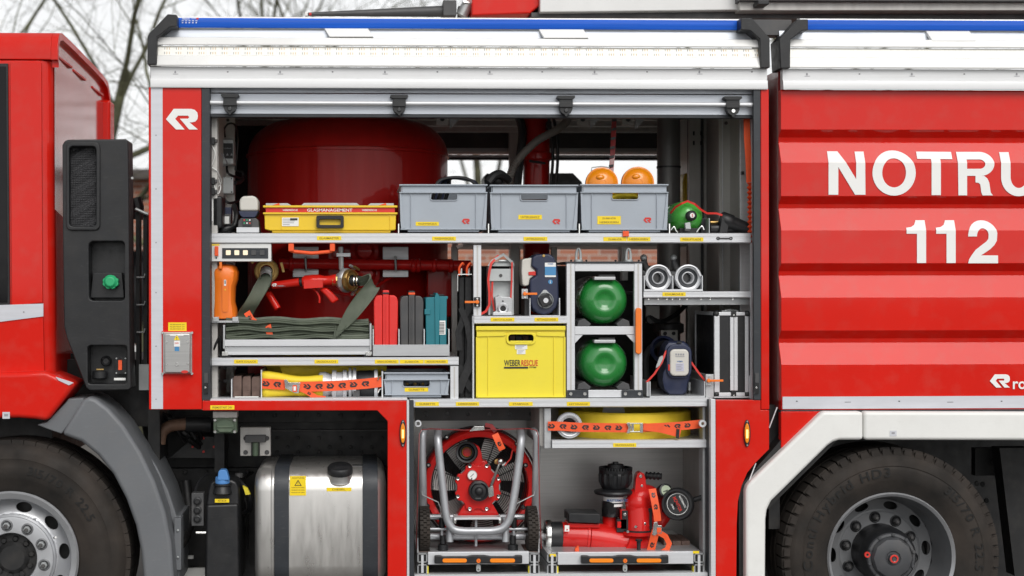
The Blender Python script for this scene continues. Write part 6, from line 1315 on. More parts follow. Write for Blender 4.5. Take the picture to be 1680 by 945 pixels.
for cy, lab in ((492.5, 'green gas cylinder lying in upper bay of aluminium rack'), (596, 'green gas cylinder lying in lower bay of aluminium rack')):
    for q in ((957, 'l'), (1024, 'r')):
        s_ = 1 if q[1] == 'l' else -1; x = q[0]
        b = MB(); b.prism(DGREY, [(x-10*s_, cy+43), (x-8*s_, cy+34), (x+2*s_, cy+30), (x+13*s_, cy+39), (x+10*s_, cy+43)], Yr+.01, .45); b.build('cradle', t, bevel=.003)
    b = MB(); b.pbox(BLK, 982, cy-42, 1009, cy-38, Yr+.02, .2); b.build('clamp_block', t, bevel=.002)
    b = MB(); b.pbox(ALU, 975, cy-38.5, 1010, cy-33, Yr-.006, Yr+.05); b.build('name_clip', t, bevel=.003)
    g_ = thing('gas_cylinder', lab, 'gas cylinder', P(990, cy+40, .3), 'green gas cylinders in the rack'); r = W(40.5, .14); c = P(990.5, cy, .14)
    b = MB(); b.lathe(GRN, [(0, .029), (.010, .0292), (.020, .030), (.028, .0315), (.034, .0345), (.040, .0375), (.046, .0395), (.052, .040), (.058, .0395), (r*.60, .037), (r*.68, .0325), (r*.76, .026), (r*.83, .018), (r*.89, .008), (r*.94, -.005), (r*.975, -.02), (r*.995, -.04), (r, -.06), (r, -.12)], c, (0, -1, 0), 48); b.build('domed_end', g_, smooth=50)
    b = MB(); b.lathe(DGREY, [(r*.997, -.121), (r*.997, -.45), (r*.7, -.5), (0.02, -.53), (0, -.53)], c, (0, -1, 0), 40); b.build('cylinder_body', g_, smooth=50)
# couplings on the small shelf
for x, lab in ((1079.5, 'aluminium foam pipe with round coupling, beside the cylinder rack'), (1128.5, 'aluminium foam pipe with round coupling, above the aluminium flight case')):
    t = thing('foam_pipe', lab, 'foam pipe', P(x, 478, .2), 'foam pipes on the small shelf')
    c = P(x, 456, .12); r = W(22, .12)
    b = MB(); b.lathe(ALUW, [(r*.70, -.02), (r*.74, .0), (r*.90, .004), (r*.92, .012), (r, .010), (r, -.012), (r*.94, -.016), (r*.9, -.03), (r*.6, -.10), (r*.6, -.4), (0, -.4)], c, seg=40); b.build('coupling', t, smooth=35)
    b = MB(); b.lathe(SEAL, [(r*.46, -.01), (r*.50, .0), (r*.68, .002), (r*.72, -.004)], c, seg=40); b.build('rubber_seal', t)
    b = MB(); b.lathe(ALUW, [(r*.38, -.06), (r*.38, .004), (r*.42, .008), (r*.47, .006), (r*.48, -.02)], c, seg=32); b.lathe(BLKG, [(0, -.05), (r*.38, -.05)], c, seg=24); b.build('inner_bore', t, smooth=35)
    for k in range(2):
        a = R(30+180*k); b = MB(); b.obox(ALUW, c+Vector((math.cos(a)*r*.86, -.016, math.sin(a)*r*.86)), Vector((math.cos(a), 0, math.sin(a)))*r*.08, Vector((-math.sin(a), 0, math.cos(a)))*r*.35, (0, .006, 0)); b.build('claw', t, bevel=.002)
    b = MB(); b.tube(DGREY, catmull([P(x-12, 446, .25), P(x-18, 442, .26), P(x-22, 432, .27), P(x-23, 425, .27)], 4), .014, 10); b.sphere(ZINC, P(x-23.5, 423, .27), .017, 10); b.build('valve_lever', t)
b = MB(); b.pbox(ALUW, 1057.5, 474.5, 1152.5, 478, .088, .3); fr_ = part(b, 'pipe_cradle')
for x in (1057.3, 1104, 1152.5): b = MB(); b.pbox(ALUW, x-.6, 452, x+.6, 478, .0875, .3); part(b, 'cradle_divider', fr_)
# navy cutter with white battery, in a steel tray
t = thing('rescue_cutter', 'navy blue battery rescue tool with white battery facing out, in steel tray', 'rescue tool', P(1105, 652, .3))
ringp = lambda s_, Y, dx=0, dy=0: [P(1105+dx+(x-1105)*s_, 603+dy+(y-603)*s_, Y) for x, y in [(1092, 565), (1097, 560), (1122, 560), (1129, 565), (1134, 580), (1136, 600), (1133, 617), (1129, 630), (1126, 645), (1120, 649), (1098, 649), (1090, 641), (1086, 625), (1087, 612), (1091, 604), (1092, 590), (1088, 582)]]
b = MB(); b.loft(NAVY, [ringp(.80, .135), ringp(.95, .14), ringp(1, .16), ringp(1.0, .26), ringp(.98, .30, -6, -2), ringp(.8, .55, -12, -2)]); b.build('body', t, bevel=.004, smooth=40)
b = MB(); b.plate(NAVY, rrect(1094, 565, 1135, 621, 14, 6), [rrect(1099.5, 573, 1130, 618, 9, 5)], .118, .14); b.build('battery_frame', t, bevel=.005, seg=3)
b = MB(); b.prism(CREAM, rrect(1099.5, 573, 1130.5, 617, 8, 5), .105, .15); b.build('battery', t, bevel=.008, seg=4)
b = MB()
for i in range(4): b.pbox(PGREY, 1108+4*i, 580, 1110.6+4*i, 583, .1035, .1048)
b.pbox(PGREY, 1108, 584.5, 1123, 585.4, .1035, .1048); b.text(PBLU, 'WEBER', P(1115.5, 593, .1035), w=W(10)); b.pbox(mat('pale_lilac_print', (.5, .5, .6), .5), 1109, 596, 1122, 609, .1035, .1048)
for i in range(4): b.pbox(PGREY, 1110, 598+2.6*i, 1120-2*(i % 2), 599+2.6*i, .1028, .1034)
b.build('battery_print', t, smooth=0)
b = MB(); b.pbox(PRED, 1096.5, 598, 1099, 608, .112, .13); b.build('battery_release', t, bevel=.001)
b = MB(); b.pbox(BLKG, 1111, 560.5, 1119, 563, .125, .136); b.cyl(BLK, P(1110, 652, .2), P(1110, 645, .2), .016, 14); each(b, 'hand_switch', t)
b = MB(); b.lathe(NAVY, [(.05, 0), (.065, .02), (.065, .05), (.05, .07)], P(1090, 575, .42), (-.3, -1, .2), 20); b.build('rear_grip', t)
b = MB(); strap(b, [(1104, 561, .05), (1092, 578, .0), (1086, 594, -.01), (1074, 613, -.01), (1060, 628, -.01)], 3.2, .13, False, PRED); strap(b, [(1134, 594, .0), (1145, 610), (1157, 625)], 3.2, .13, False, PRED); b.prism(ZINC, [(1077, 600), (1082, 586), (1087, 583), (1088, 588), (1082, 600), (1076, 604)], .11, .116); tag(b.build('securing_strap'), 'red cord with steel buckle tying down the navy rescue tool', 'strap')
b = MB(); b.cyl(ZINC, P(1131, 650, .25), P(1131, 627, .25), .006, 8); b.lathe(BLK, [(.03, 0), (.012, .02), (.006, .03)], P(1131, 651, .25), (0, 0, 1), 14); tag(b.build('locking_pin'), 'small steel pin with black foot behind navy rescue tool', 'pin')
b = MB(); b.pbox(ALU, 1066, 649.5, 1157, 652.5, .085, .6); b.pbox(ALUW, 1066, 626, 1067.3, 649.4, .085, .6); b.pbox(ALUW, 1155.5, 626, 1157, 649.4, .085, .6); b.pbox(ALU, 1061, 627, 1065.8, 650, .1, .12); part(b, 'cutter_tray', bevel=.0006)
b = MB(); b.pbox(ALU, 1158, 614, 1171, 653, .1, .11); b.pbox(PANEL, 1158, 614, 1160, 653, .11, .5); part(b, 'case_stop', bevel=.001)
# flight case
t = thing('flight_case', 'black flight case with aluminium edges and black corners, standing upright', 'case', P(1200, 652, .3)); x0, x1, y0, y1, Yc = 1172, 1228.5, 512, 650, .10
b = MB(); b.pbox(BLK, x0+1, y0+1, x1-1, y1-1, Yc+.004, .52); b.build('panels', t)
for q in ((x0, y0+6, x0+9, y1-6), (x1-6, y0+6, x1, y1-6), (x0+6, y0, x1-6, y0+6), (x0+6, y1-6, x1-6, y1)): b = MB(); b.pbox(ALUW, *q, Yc-.002, Yc+.016); b.build('edge_profile', t, bevel=.003)
xx = P(x0, 580, Yc).x; zt_, zb_ = P(1200, y0, Yc).z, P(1200, y1, Yc).z
b = MB(); b.box(ALUW, xx, xx+.02, Yc+.017, .52, zt_-.016, zt_); b.build('edge_profile', t, bevel=.003)
b = MB(); b.box(ALUW, xx, xx+.016, .505, .523, zb_, zt_-.0165); b.build('edge_profile', t, bevel=.003)
for x, y in ((x0+3, y0+3), (x1-3, y0+3), (x0+3, y1-3), (x1-3, y1-3)): b = MB(); b.sphere(BLK, P(x, y, Yc+.008), .016, 12); b.build('corner_cap', t)
for x in (1201, 1207.5): b = MB(); b.pbox(ALUW, x-3, y0+8, x+3, y1-9, Yc-.006, Yc+.003); b.build('lid_seam_profile', t, bevel=.002)
for y in (y0+3, y1-3): b = MB(); b.pbox(BLK, 1200, y-5, 1208, y+5, Yc-.009, Yc-.0025); bolt(b, CHROME, P(1204, y+2, Yc-.009), .004, .003); b.build('hinge', t, bevel=.001)
b = MB(); b.tube(CHROME, catmull([P(1190, 511, .2), P(1192, 508.5, .2), P(1206, 508, .2), P(1208, 511, .2)], 4), .004, 8); b.pbox(ZINC, 1184, 509.5, 1212, 511.5, .18, .3); b.build('handle', t)
b = MB(); b.pbox(ALUW, 1229.5, 616, 1231, 653, .09, .4); b.pbox(ALUW, 1172, 650.5, 1229, 652.5, .09, .5); part(b, 'case_cradle')
# ================================================================== bottom row of the upper locker
t = thing('wood_blocks', 'three brown wooden chocks packed side by side in white steel holder', 'chocks', P(404, 653, .25))
for i, (xa_, xb_) in enumerate(((382, 396.5), (397.5, 411.5), (412.5, 427))):
    b = MB(); yt = (617, 617.5, 618)[i]; b.prism(WOOD, [(xa_, yt+6), (xa_+1.5, yt+.5), (xb_-.6, yt), (xb_, yt+6), (xb_, 653), (xa_, 653)], .11, .40); b.prism(WOOD, [(xa_+.6, 641), (xb_-.6, 641), (xb_-.4, 652), (xa_+.4, 652)], .104, .1098); b.build('block', t, bevel=.003)
b = MB(); b.pbox(WTRIM, 385, 650.5, 424, 656, .09, .103); wh_ = part(b, 'chock_holder', bevel=.001)
for x in (380, 428.8): b = MB(); b.pbox(ALUW, x-.8, 622 if x < 400 else 607, x+.8, 655, .085, .45); part(b, 'holder_side', wh_)
t = thing('yellow_flat_hose', 'yellow flat hose bundle with aluminium couplings, lashed down by orange strap', 'hose', P(520, 654, .3))
rings = []
for i in range(15):
    f = i/14; x = 430+f*100; top = 606+1+8*math.sin(min(1, f*1.6)*math.pi/2)-2.5*math.sin(f*7)*.6; bot = 653-2*math.sin(f*4)+(-4*f*f); c_ = P(x, (top+bot)/2, .14); hh = W((bot-top)/2); dep = .05
    if i == 0: hh *= .93; dep *= .7
    ring = []
    for k in range(20):
        a = 2*math.pi*k/20; ca, sa = math.cos(a), math.sin(a); sgn = lambda v: (1 if v >= 0 else -1)
        yy = dep*sgn(ca)*abs(ca)**.6; zz = hh*sgn(sa)*abs(sa)**.6
        pinch = 1-.45*math.exp(-((zz/hh)/.28)**2)*(1 if ca < 0 else 0)*(.5+.5*math.sin(f*3))
        ring.append(c_+Vector((0, yy*pinch, zz)))
    rings.append(ring)
b = MB(); b.loft(HYEL, rings); b.build('hose_bundle', t, smooth=60)
b = MB(); b.tube(HYEL, catmull([P(452, 611, .3), P(470, 606, .32), P(540, 605, .34), P(600, 606, .34), P(622, 612, .36)], 8), .075, 16); b.build('hose_bundle_rear', t)
b = MB(); q = P(523, 632, .16)
b.lathe(ALUW, [(.055, 0), (.06, .005), (.062, .03), (.052, .05), (.052, .06), (.07, .062), (.07, .08), (.06, .082), (.06, .11), (.07, .112), (.07, .128)], q, (1, 0, 0), 32); b.build('coupling', t, smooth=35)
q = P(572, 630, .16); b = MB(); b.lathe(ALU, [(.058, -.03), (.058, 0), (.075, .001), (.075, .012), (.062, .014), (.062, .02), (.075, .021), (.075, .034), (.055, .036), (.055, .06)], q, (1, 0, 0), 32); b.build('coupling', t, smooth=35)
b = MB(); b.lathe(BLK, [(.04, 0), (.062, .004), (.066, .02), (.066, .09), (.060, .10)], P(584, 631, .16), (1, 0, 0), 28); b.pbox(DGREY, 580, 632, 590, 652, .09, .12); b.build('rubber_sleeve', t, smooth=35)
b = MB(); b.lathe(ALUW, [(.055, 0), (.071, .003), (.071, .017), (.055, .02)], P(613, 631, .16), (1, 0, 0), 28); b.build('end_ring', t, smooth=35)
b = MB(); strap(b, [(430, 629), (444, 630, -.006), (468, 631.5, -.01)], 16.5, .088, True, step=18, first=7); strap(b, [(490, 634.5, -.012), (520, 634, -.012), (560, 632.5, -.012), (600, 629.5, -.006), (626, 626.5, 0)], 16.5, .088, True, step=19, first=14); strap(b, [(484, 634, -.014), (500, 641, -.016), (512, 648, -.014), (520, 652.5, -.012), (534, 654, -.01)], 8, .088, True, first=26)
stp = tag(b.build('lashing_strap'), 'orange webbing strap with dark emblems across the yellow hose bundle', 'strap')
b = MB(); b.prism(CHROME, [(466, 623), (470, 622.5), (473, 626), (476, 630), (491, 630), (492, 634), (490, 645), (484, 645), (472, 639), (468, 637)], .062, .072); b.pbox(ORG, 480, 632, 487, 643, .058, .0619); b.pbox(PWHITE, 481.5, 634, 485.5, 641, .0565, .0578); b.pbox(CHROME, 473, 627.5, 493, 630, .056, .064); b.build('strap_buckle', stp, bevel=.001)
b = MB(); b.pbox(ALUW, 626.2, 609, 628.4, 655, .085, .45); part(b, 'bin_side_plate')
for y in (617, 638): b = MB(); b.tube(CHROME, [P(626, y, .08), P(622, y+1, .075), P(620, y+6, .08)], .004, 6); part(b, 'strap_eye')
sb_ = bin_(629, 738, 611, 651.5, .09, .35, 'shallow grey bin with dark parts inside, below the teal tool case', (661.5, 623, 705, 634), lip=11.5, name='shallow_bin')
sticker(sb_, 664, 636, 702.5, 642.5, .0897, 'GURBETTE')
t2 = MB()
for k in range(16): t2.sphere([BLK, DGREY, BLKG][k % 3], P(660+k*3.0, 640+random.uniform(-9, 3), .13+random.uniform(0, .1)), .018, 8)
for k in range(3): t2.sphere(BRASS, P(668+k*13, 630, .12), .008, 8)
o = t2.build('loose_fittings'); tag(o, 'heap of small dark fittings inside shallow grey bin', 'fittings')
# ================================================================== fan in the lower locker
t = thing('positive_pressure_fan', 'red wheeled pressure fan with grey tube frame and black spoked guard', 'fan', P(785, 903, .3)); Yf = .34
fc = P(786, 796, Yf); Rf = W(92, Yf); Rg = Rf*.86
b = MB(); b.lathe(LRED, [(Rg, -.16), (Rg, .02), (Rg*1.02, .034), (Rf*.97, .038), (Rf*1.01, .02), (Rf*1.01, -.16)], fc, seg=64); b.build('shroud', t, smooth=35)
b = MB(); b.lathe(DGREY, [(Rf*1.03, .0), (Rf*1.05, .01), (Rf*1.07, 0), (Rf*1.05, -.01)], fc, seg=64, closed=True); b.build('shroud_edge', t)
blm = mat('fan_blade_plastic', (.62, .62, .60), .45, 0, 0, var=.1)
for k in range(7):
    a0 = R(360*k/7+12); pts = []
    for j in range(5):
        r = Rg*(.22+.74*j/4)
        for i in range(5):
            a = a0+R(30)*(i/4-.5)+R(10)*j/4; pts.append(fc+Vector((r*math.sin(a), 0.03+.02*(i/4-.5)*2, r*math.cos(a))))
    fs = [(j*5+i, j*5+i+1, j*5+i+6, j*5+i+5) for j in range(4) for i in range(4)]
    b = MB(); b.add(pts, fs, blm); b.add([p+Vector((0, .006, 0)) for p in pts], [tuple(reversed(f)) for f in fs], blm); b.build('fan_blade', t, smooth=60)
b = MB(); b.lathe(CHAS, [(0, -.14), (Rg, -.14)], fc, seg=32); b.build('rear_guard', t)
b = MB()
for k in range(18): r = Rg*(.25+.74*k/17); b.lathe(BLK, [(r-.0018, .004), (r, .0058), (r+.0018, .004), (r, .0022)], fc, seg=56, closed=True)
for k in range(8): a = R(45*k+20); d = Vector((math.sin(a), 0, math.cos(a))); b.tube(BLK, [fc+d*Rf*.2+Vector((0, -.006, 0)), fc+d*Rg*.98+Vector((0, -.006, 0))], .003, 6)
o = b.build('guard_wires', t); o['kind'] = 'stuff'
for q in ((733, 717), (703, 763), (701, 830), (848, 728), (862, 763), (858, 832)):
    b = MB(); bolt(b, BLK, P(*q, Yf-.03), .012, .01, seg=14); bolt(b, CHROME, P(*q, Yf-.04), .006, .005); b.build('guard_bolt', t)
# housing with octagonal plate
b = MB(); Yh = .22; o8 = []
for k in range(8):
    a = R(45*k+22.5); o8 += [(784.5+39*math.cos(a-R(9)), 799.5+41*math.sin(a-R(9))), (784.5+39*math.cos(a+R(9)), 799.5+41*math.sin(a+R(9))), (784.5+34.5*math.cos(a+R(16)), 799.5+35.5*math.sin(a+R(16))), (784.5+34.5*math.cos(a+R(29)), 799.5+35.5*math.sin(a+R(29)))]
b.prism(LRED, o8, Yh, Yh+.03); b.prism(ALU, ell(784.5, 799.5, 36.5, 37.5, 36), Yh+.0302, Yh+.05); b.build('turbine_cover', t, bevel=.003)
b = MB(); b.prism(LRED, [(762, 826), (808, 826), (822, 850), (748, 850)], Yh+.012, Yh+.10); b.prism(LRED, [(790, 742), (792, 756), (800, 757), (800, 765), (770, 765), (770, 757), (778, 750), (777, 728), (786, 733)], Yh+.02, Yh+.10); each(b, 'housing_foot', t, bevel=.006)
for k in range(8):
    a = R(45*k+22.5); b = MB(); c = P(784.5+36*math.cos(a), 799.5+38*math.sin(a), Yh); b.lathe(CHROME, [(.004, .006), (.007, .007), (.0095, .004), (.0095, 0)], c, seg=14); b.lathe(BLKG, [(0, .003), (.004, .006)], c, seg=8); b.build('cover_bolt', t)
b = MB(); q = P(785, 804, Yh); b.lathe(BLK, [(0, .05), (.010, .05), (.016, .045), (.020, .038), (.032, .036), (.040, .046), (.046, .044), (.048, .034), (.048, 0)], q, seg=36); b.pbox(DGREY, 780, 791.5, 789, 793.5, Yh-.049, Yh-.04); b.pbox(DGREY, 780, 817, 789, 819, Yh-.049, Yh-.04); b.build('water_outlet', t, smooth=40)
b = MB(); q = P(774.5, 779, Yh); b.lathe(CHROME, [(.0195, .012), (.022, .016), (.024, .012), (.024, 0)], q, seg=28); b.build('gauge_rim', t)
b = MB(); b.lathe(PWHITE, [(0, .0125), (.0195, .0125)], q, seg=24); b.tube(PBLK, [q+Vector((-.008, -.0135, -.008)), q+Vector((.007, -.0135, .007))], .0012, 5); b.pbox(PBLK, 773, 784, 775, 786, Yh-.0136, Yh-.0128); b.build('gauge_dial', t, smooth=0)
b = MB(); q = P(766, 742, Yh); b.lathe(BLK, [(.022, -.02), (.026, .012), (.032, .016), (.036, .004), (.040, .022), (.048, .024), (.052, .012), (.050, -.03)], q, (-.15, -1, .08), 36); b.build('hose_inlet', t, smooth=40)
b = MB(); b.lathe(DRED, [(0, -.022), (.023, -.022)], q, (-.15, -1, .08), 24); b.lathe(BRASS, [(.020, .0), (.0235, .004), (.0245, -.004)], q, (-.15, -1, .08), 24); b.build('inlet_bore', t)
b = MB(); b.tube(CHROME, [P(805, 801, Yh-.03), P(807, 794, Yh-.045), P(820, 759, Yh-.05)], [.008, .008, .006], 10); b.sphere(CHROME, P(821, 757, Yh-.05), .0155, 14); b.obox(CHROME, P(805, 806, Yh-.03), (.012, 0, .004), (0, .02, 0), (-.002, 0, .022)); b.build('ball_lever', t)
b = MB(); b.tube(PRED, [P(828, 764, Yh-.02), P(838, 752, Yh-.02), P(841, 738, Yh-.02)], .0035, 6); b.cyl(ZINC, P(824, 764, Yh), P(831, 760, Yh), .008, 8); b.lathe(BRASS, [(0, .02), (.012, .018), (.014, 0)], P(815, 757, Yh), seg=12); b.build('drain_valve', t)
# tube frame
def bent(pts, r=.0155, n=6, m=GPIPE, name='frame_tube'):
    b = MB(); b.tube(m, catmull([P(*p) for p in pts], n), r, 14); return b.build(name, t, smooth=60)
bent([(694, 848, .20), (694, 800, .16), (693, 760, .15), (693, 720, .15), (694.5, 710, .16), (697, 707, .2)], .0175)
bent([(878.5, 848, .20), (879, 800, .16), (880, 760, .15), (880.5, 720, .15), (878, 710, .16), (875, 707, .2)], .0175)
bent([(719, 708, .2), (718.5, 722, .13), (722, 760, .12), (727, 805, .115), (731, 840, .11), (735, 856, .11), (744, 868, .11), (760, 871.5, .11), (784, 871.5, .11), (808, 871, .11), (825, 866, .11), (835, 853, .11), (839, 838, .11), (845, 805, .115), (851, 760, .12), (855, 722, .13), (854, 708, .2)], .0185, 7, name='push_handle')
for x in (738, 829.5): bent([(x, 849, .15), (x, 889, .14)], .0165, 2)
bent([(704, 868, .155), (868, 868, .155)], .007, 2, name='axle'); bent([(704, 848, .25), (868, 848, .25)], .014, 2, name='rear_crossbar'); bent([(704, 880, .22), (868, 880, .22)], .017, 2, name='lower_crossbar')
b = MB(); b.pbox(ALUW, 745, 849, 822, 852.5, .13, .2); b.build('platform', t, bevel=.001)
for x in (746.5, 820.5): b = MB(); b.pbox(CHROME, x-2, 853, x+2, 859, .11, .13); bolt(b, CHROME, P(x-1, 846, .14), .006, .008, (0, 0, 1)); b.build('clamp_bolt', t, bevel=.001)
for s_, x in ((1, 725), (-1, 843)):
    b = MB(); b.cyl(BLK, P(x, 866, .16), P(x, 850, .16), .014, 12); b.cyl(GPIPE, P(x, 880, .16), P(x, 866, .16), .007, 10); b.cyl(BLK, P(x+s_*1.5, 892, .16), P(x+s_*1.5, 878, .16), .014, 12); b.cyl(BLK, P(x+s_*1.5, 908, .16), P(x+s_*1.5, 893, .16), .024, 20, bev=.003); b.build('rubber_foot', t)
    b = MB(); b.tube(ZINC, [P(x-s_*33, 806, .14), P(x-s_*32, 812, .14), P(x-s_*6, 824, .13), P(x-s_*3, 832, .13), P(x+s_*.0, 850, .14)] if s_ > 0 else [P(x+34, 806, .14), P(x+33, 812, .14), P(x+5, 826, .13), P(x+3, 832, .13), P(x, 850, .14)], .0028, 6); b.build('stay_rod', t)
b = MB(); b.cyl(GPIPE, P(781, 896, .16), P(781, 853, .16), .0065, 10); b.build('centre_pin', t)
for x0, x1 in ((687.5, 704.5), (863.5, 880.5)):
    cw = P((x0+x1)/2, 868, .16); wd_ = W((x1-x0)/2, .14); rw = W(36.5, .14)
    wm = MB(); wm.lathe(RUB, [(.03, -wd_*.9), (rw*.75, -wd_), (rw*.94, -wd_), (rw*.97, -wd_*.8), (rw*.97, wd_*.8), (rw*.94, wd_), (rw*.75, wd_), (.03, wd_*.9)], cw, (1, 0, 0), 36)
    for k in range(30):
        for s_ in (-1, 0, 1):
            a = 2*math.pi*(k+.5*(s_ == 0))/30; rd = Vector((0, -math.cos(a), math.sin(a))); td = Vector((0, math.sin(a), math.cos(a)))
            wm.obox(RUB, cw+rd*rw*.985+Vector((s_*wd_*.62, 0, 0)), Vector((wd_*.30, 0, 0)), rd*.006, td*rw*.075)
    wm.build('wheel', t, smooth=30)
b = MB(); strap(b, [(683, 900, .1), (685, 820, .06), (688, 712, .05), (692, 705, .06), (706, 703.5, .05), (760, 705.5, .03), (800, 705, .03), (868, 703, .05), (880, 706, .06), (883, 715, .06), (885, 820, .06), (888, 900, .1)], 1.3, .06, False, MAROON, th=.008); strap(b, [(812, 712, -.02), (818, 725, -.03), (824, 738, -.02)], 11, .12, True, first=18); strap(b, [(796, 697, .0), (806, 699, -.02), (813, 708, -.02)], 7, .12, False, MAROON)
stp = tag(b.build('lashing_strap'), 'thin red strap with steel buckle tied over top of the fan', 'strap')
b = MB(); b.prism(CHROME, [(775, 703), (778, 699.5), (794, 699), (795, 705.5), (778, 707), (770, 708)], .075, .09); b.build('strap_buckle', stp, bevel=.001)
for x0, x1 in ((687, 706), (862, 881)): b = MB(); b.pbox(WOOD, x0, 904.5, x1, 910, .10, .3); part(b, 'wheel_rest', t1)
for x in (685.5, 884): b = MB(); b.tube(ALUW, [P(x, 883, .1), P(x, 909, .1)], .003, 6); part(b, 'tray_rod', t1)
for x0, x1 in ((726, 763), (804, 842)): b = MB(); b.add([P(x0, 910.5, .088)+Vector((0, 0, .0)), P(x1, 910.5, .088), P(x1, 910.5, .088)+Vector((0, .08, 0)), P(x0, 910.5, .088)+Vector((0, .08, 0))], [(0, 1, 2, 3)], STK); 
# ================================================================== yellow rolled hose
t = thing('rolled_hose', 'yellow fire hose coiled flat on the upper lower-locker shelf with silver coupling', 'hose', P(1020, 722, .3))
b = MB(); c = P(1024, 698, .43); rr = W(108, .43)
zt_, zb_ = P(1020, 677, .2).z, P(1020, 721, .2).z
pr = []
for k in range(6): r = rr-.010*k; pr += [(r-.002, zt_-c.z-.004), (r-.005, zt_-c.z), (r-.009, zt_-c.z-.003)]
b.lathe(HYEL, [(0.02, zb_-c.z+.004), (rr-.006, zb_-c.z), (rr, zb_-c.z+.005), (rr+.002, (zt_+zb_)/2-c.z), (rr, zt_-c.z-.005)]+pr, c, (0, 0, 1), 64); b.build('coil', t, smooth=50)
b = MB(); q = P(934, 698, .105); r = W(21.5, .105); b.lathe(ALUW, [(r*.55, -.05), (r*.56, 0), (r*.62, .006), (r*.70, .004), (r*.72, .014), (r*.80, .016), (r*.84, .006), (r*.94, .010), (r, .004), (r, -.02), (r*.8, -.03), (r*.8, -.10)], q, seg=40); b.lathe(BLKG, [(0, -.03), (r*.55, -.03)], q, seg=24); b.build('coupling', t, smooth=35)
b = MB(); strap(b, [(899, 699), (915, 699, -.005), (950, 701, -.006), (985, 701.5, -.01), (1032, 702, -.01)], 15, .088, True, step=18.5, first=6); strap(b, [(1055, 702, -.01), (1090, 700.5, -.008), (1120, 698.5, 0), (1150, 695.5, .01)], 14, .088, True, step=17.5, first=40); strap(b, [(1056, 700, -.016), (1085, 704, -.018), (1116, 712, -.016)], 12, .088, False)
stp = tag(b.build('lashing_strap'), 'orange webbing strap with dark emblems round the coiled yellow hose', 'strap')
b = MB(); b.pbox(CHROME, 1036, 694, 1040, 709, .066, .074); b.pbox(CHROME, 1050, 694, 1055, 710, .062, .072); b.pbox(CHROME, 1030, 694, 1055, 696, .063, .07); b.pbox(CHROME, 1030, 707.5, 1055, 709.5, .063, .07); b.prism(CHROME, [(1028, 694), (1033, 693), (1036, 701), (1033, 711), (1028, 711), (1031, 702)], .062, .07); b.build('strap_buckle', stp, bevel=.001)
b = MB(); b.prism(BLK, [(1110, 704), (1115, 704), (1114, 720), (1109, 719)], .066, .071); b.build('strap_tip', stp)
# ================================================================== red water monitor
t = thing('water_monitor', 'red portable water monitor with black nozzle and handwheel on its tray', 'water cannon', P(1000, 908, .3)); Ym = .28
b = MB(); pth = catmull([P(906, 878, Ym), P(935, 879, Ym), P(965, 881, Ym), P(1000, 886, Ym), (P(1025, 890, Ym)), P(1045, 878, Ym), P(1050, 862, Ym)], 8)
rad = []
for i, p in enumerate(pth): f = i/(len(pth)-1); rad.append(W(21+3*math.sin(f*math.pi)+2*f, Ym))
b.tube(LRED, pth, rad, 32); b.build('elbow_pipe', t, smooth=60)
b = MB(); A = P(902, 878, Ym); b.lathe(BLK, [(W(21, Ym), 0), (W(22.5, Ym), .004), (W(22.5, Ym), .055), (W(21, Ym), .06)], A, (1, 0, -.02), 32); b.build('black_sleeve', t)
b = MB(); b.lathe(CHROME, [(W(8, Ym), -.01), (W(18, Ym), -.006), (W(24.5, Ym), -.004), (W(25.5, Ym), .004), (W(25.5, Ym), .020), (W(24, Ym), .024), (W(20, Ym), .026)], P(895, 877, Ym), (1, 0, -.02), 36); b.lathe(ALUW, [(0, -.03), (.012, -.028), (.018, -.012), (.018, 0)], P(895, 880, Ym), (1, 0, 0), 16); b.build('inlet_ring', t, smooth=35)
b = MB(); b.lathe(LRED, [(W(23.5, Ym), -.006), (W(26, Ym), -.005), (W(26, Ym), .006), (W(23.5, Ym), .007)], P(963, 881, Ym), (1, 0, -.08), 32); b.lathe(DRED, [(W(25.5, Ym), .008), (W(26.5, Ym), .010), (W(25, Ym), .012)], P(963, 881, Ym), (1, 0, -.08), 32); b.build('pipe_flange', t)
b = MB(); b.prism(LRED, [(932, 858), (985, 860), (984, 866), (930, 866)], Ym-.06, Ym+.06); b.build('mount_pad', t, bevel=.004)
b = MB(); b.prism(BLK, [(933, 844), (936, 842), (984, 843), (986, 846), (985, 859), (933, 857)], Ym-.08, Ym+.08); b.build('control_module', t, bevel=.004)
b = MB(); b.lathe(LRED, [(W(13), 0), (W(13), .09)], P(1001, 868, Ym+.02), (0, 0, 1), 24); b.build('nozzle_stub', t)
b = MB(); b.lathe(BLKG, [(W(15, Ym), 0), (W(16, Ym), .004), (W(16.5, Ym), .07), (W(15, Ym), .075)], P(1003, 847, Ym), (0.02, 0, 1), 28); b.build('nozzle_neck', t)
b = MB(); b.lathe(PWHITE, [(W(17, Ym), 0), (W(17, Ym), .026), (W(15, Ym), .028), (W(15, Ym), .030), (W(17, Ym), .032), (W(17, Ym), .044), (W(15, Ym), .046)][:2], P(1006.5, 823, Ym), (0.02, 0, 1), 32); b.lathe(PWHITE, [(W(16.3, Ym), 0), (W(16.3, Ym), .012)], P(1005.5, 829.5, Ym), (0.02, 0, 1), 32)
q = P(1006, 818, Ym); b.text(PBLU, 'MASTERMATIC', q+Vector((.012, -W(17.6, Ym), -.002)), w=W(30)*1.2, h=.011); b.build('nozzle_band', t, smooth=35)
b = MB(); q0 = P(1007, 812, Ym); r1 = W(33, Ym); b.lathe(BLK, [(W(16, Ym), -.01), (W(18, Ym), .0), (r1*.95, .006), (r1, .014), (r1*.97, .022), (W(19, Ym), .030), (W(22, Ym), .04)], q0, (0.03, 0, 1), 40); b.build('nozzle_flange', t, smooth=35)
b = MB(); q1 = P(1009, 799, Ym); rn = W(27, Ym)
N_ = 72; prof_r = []
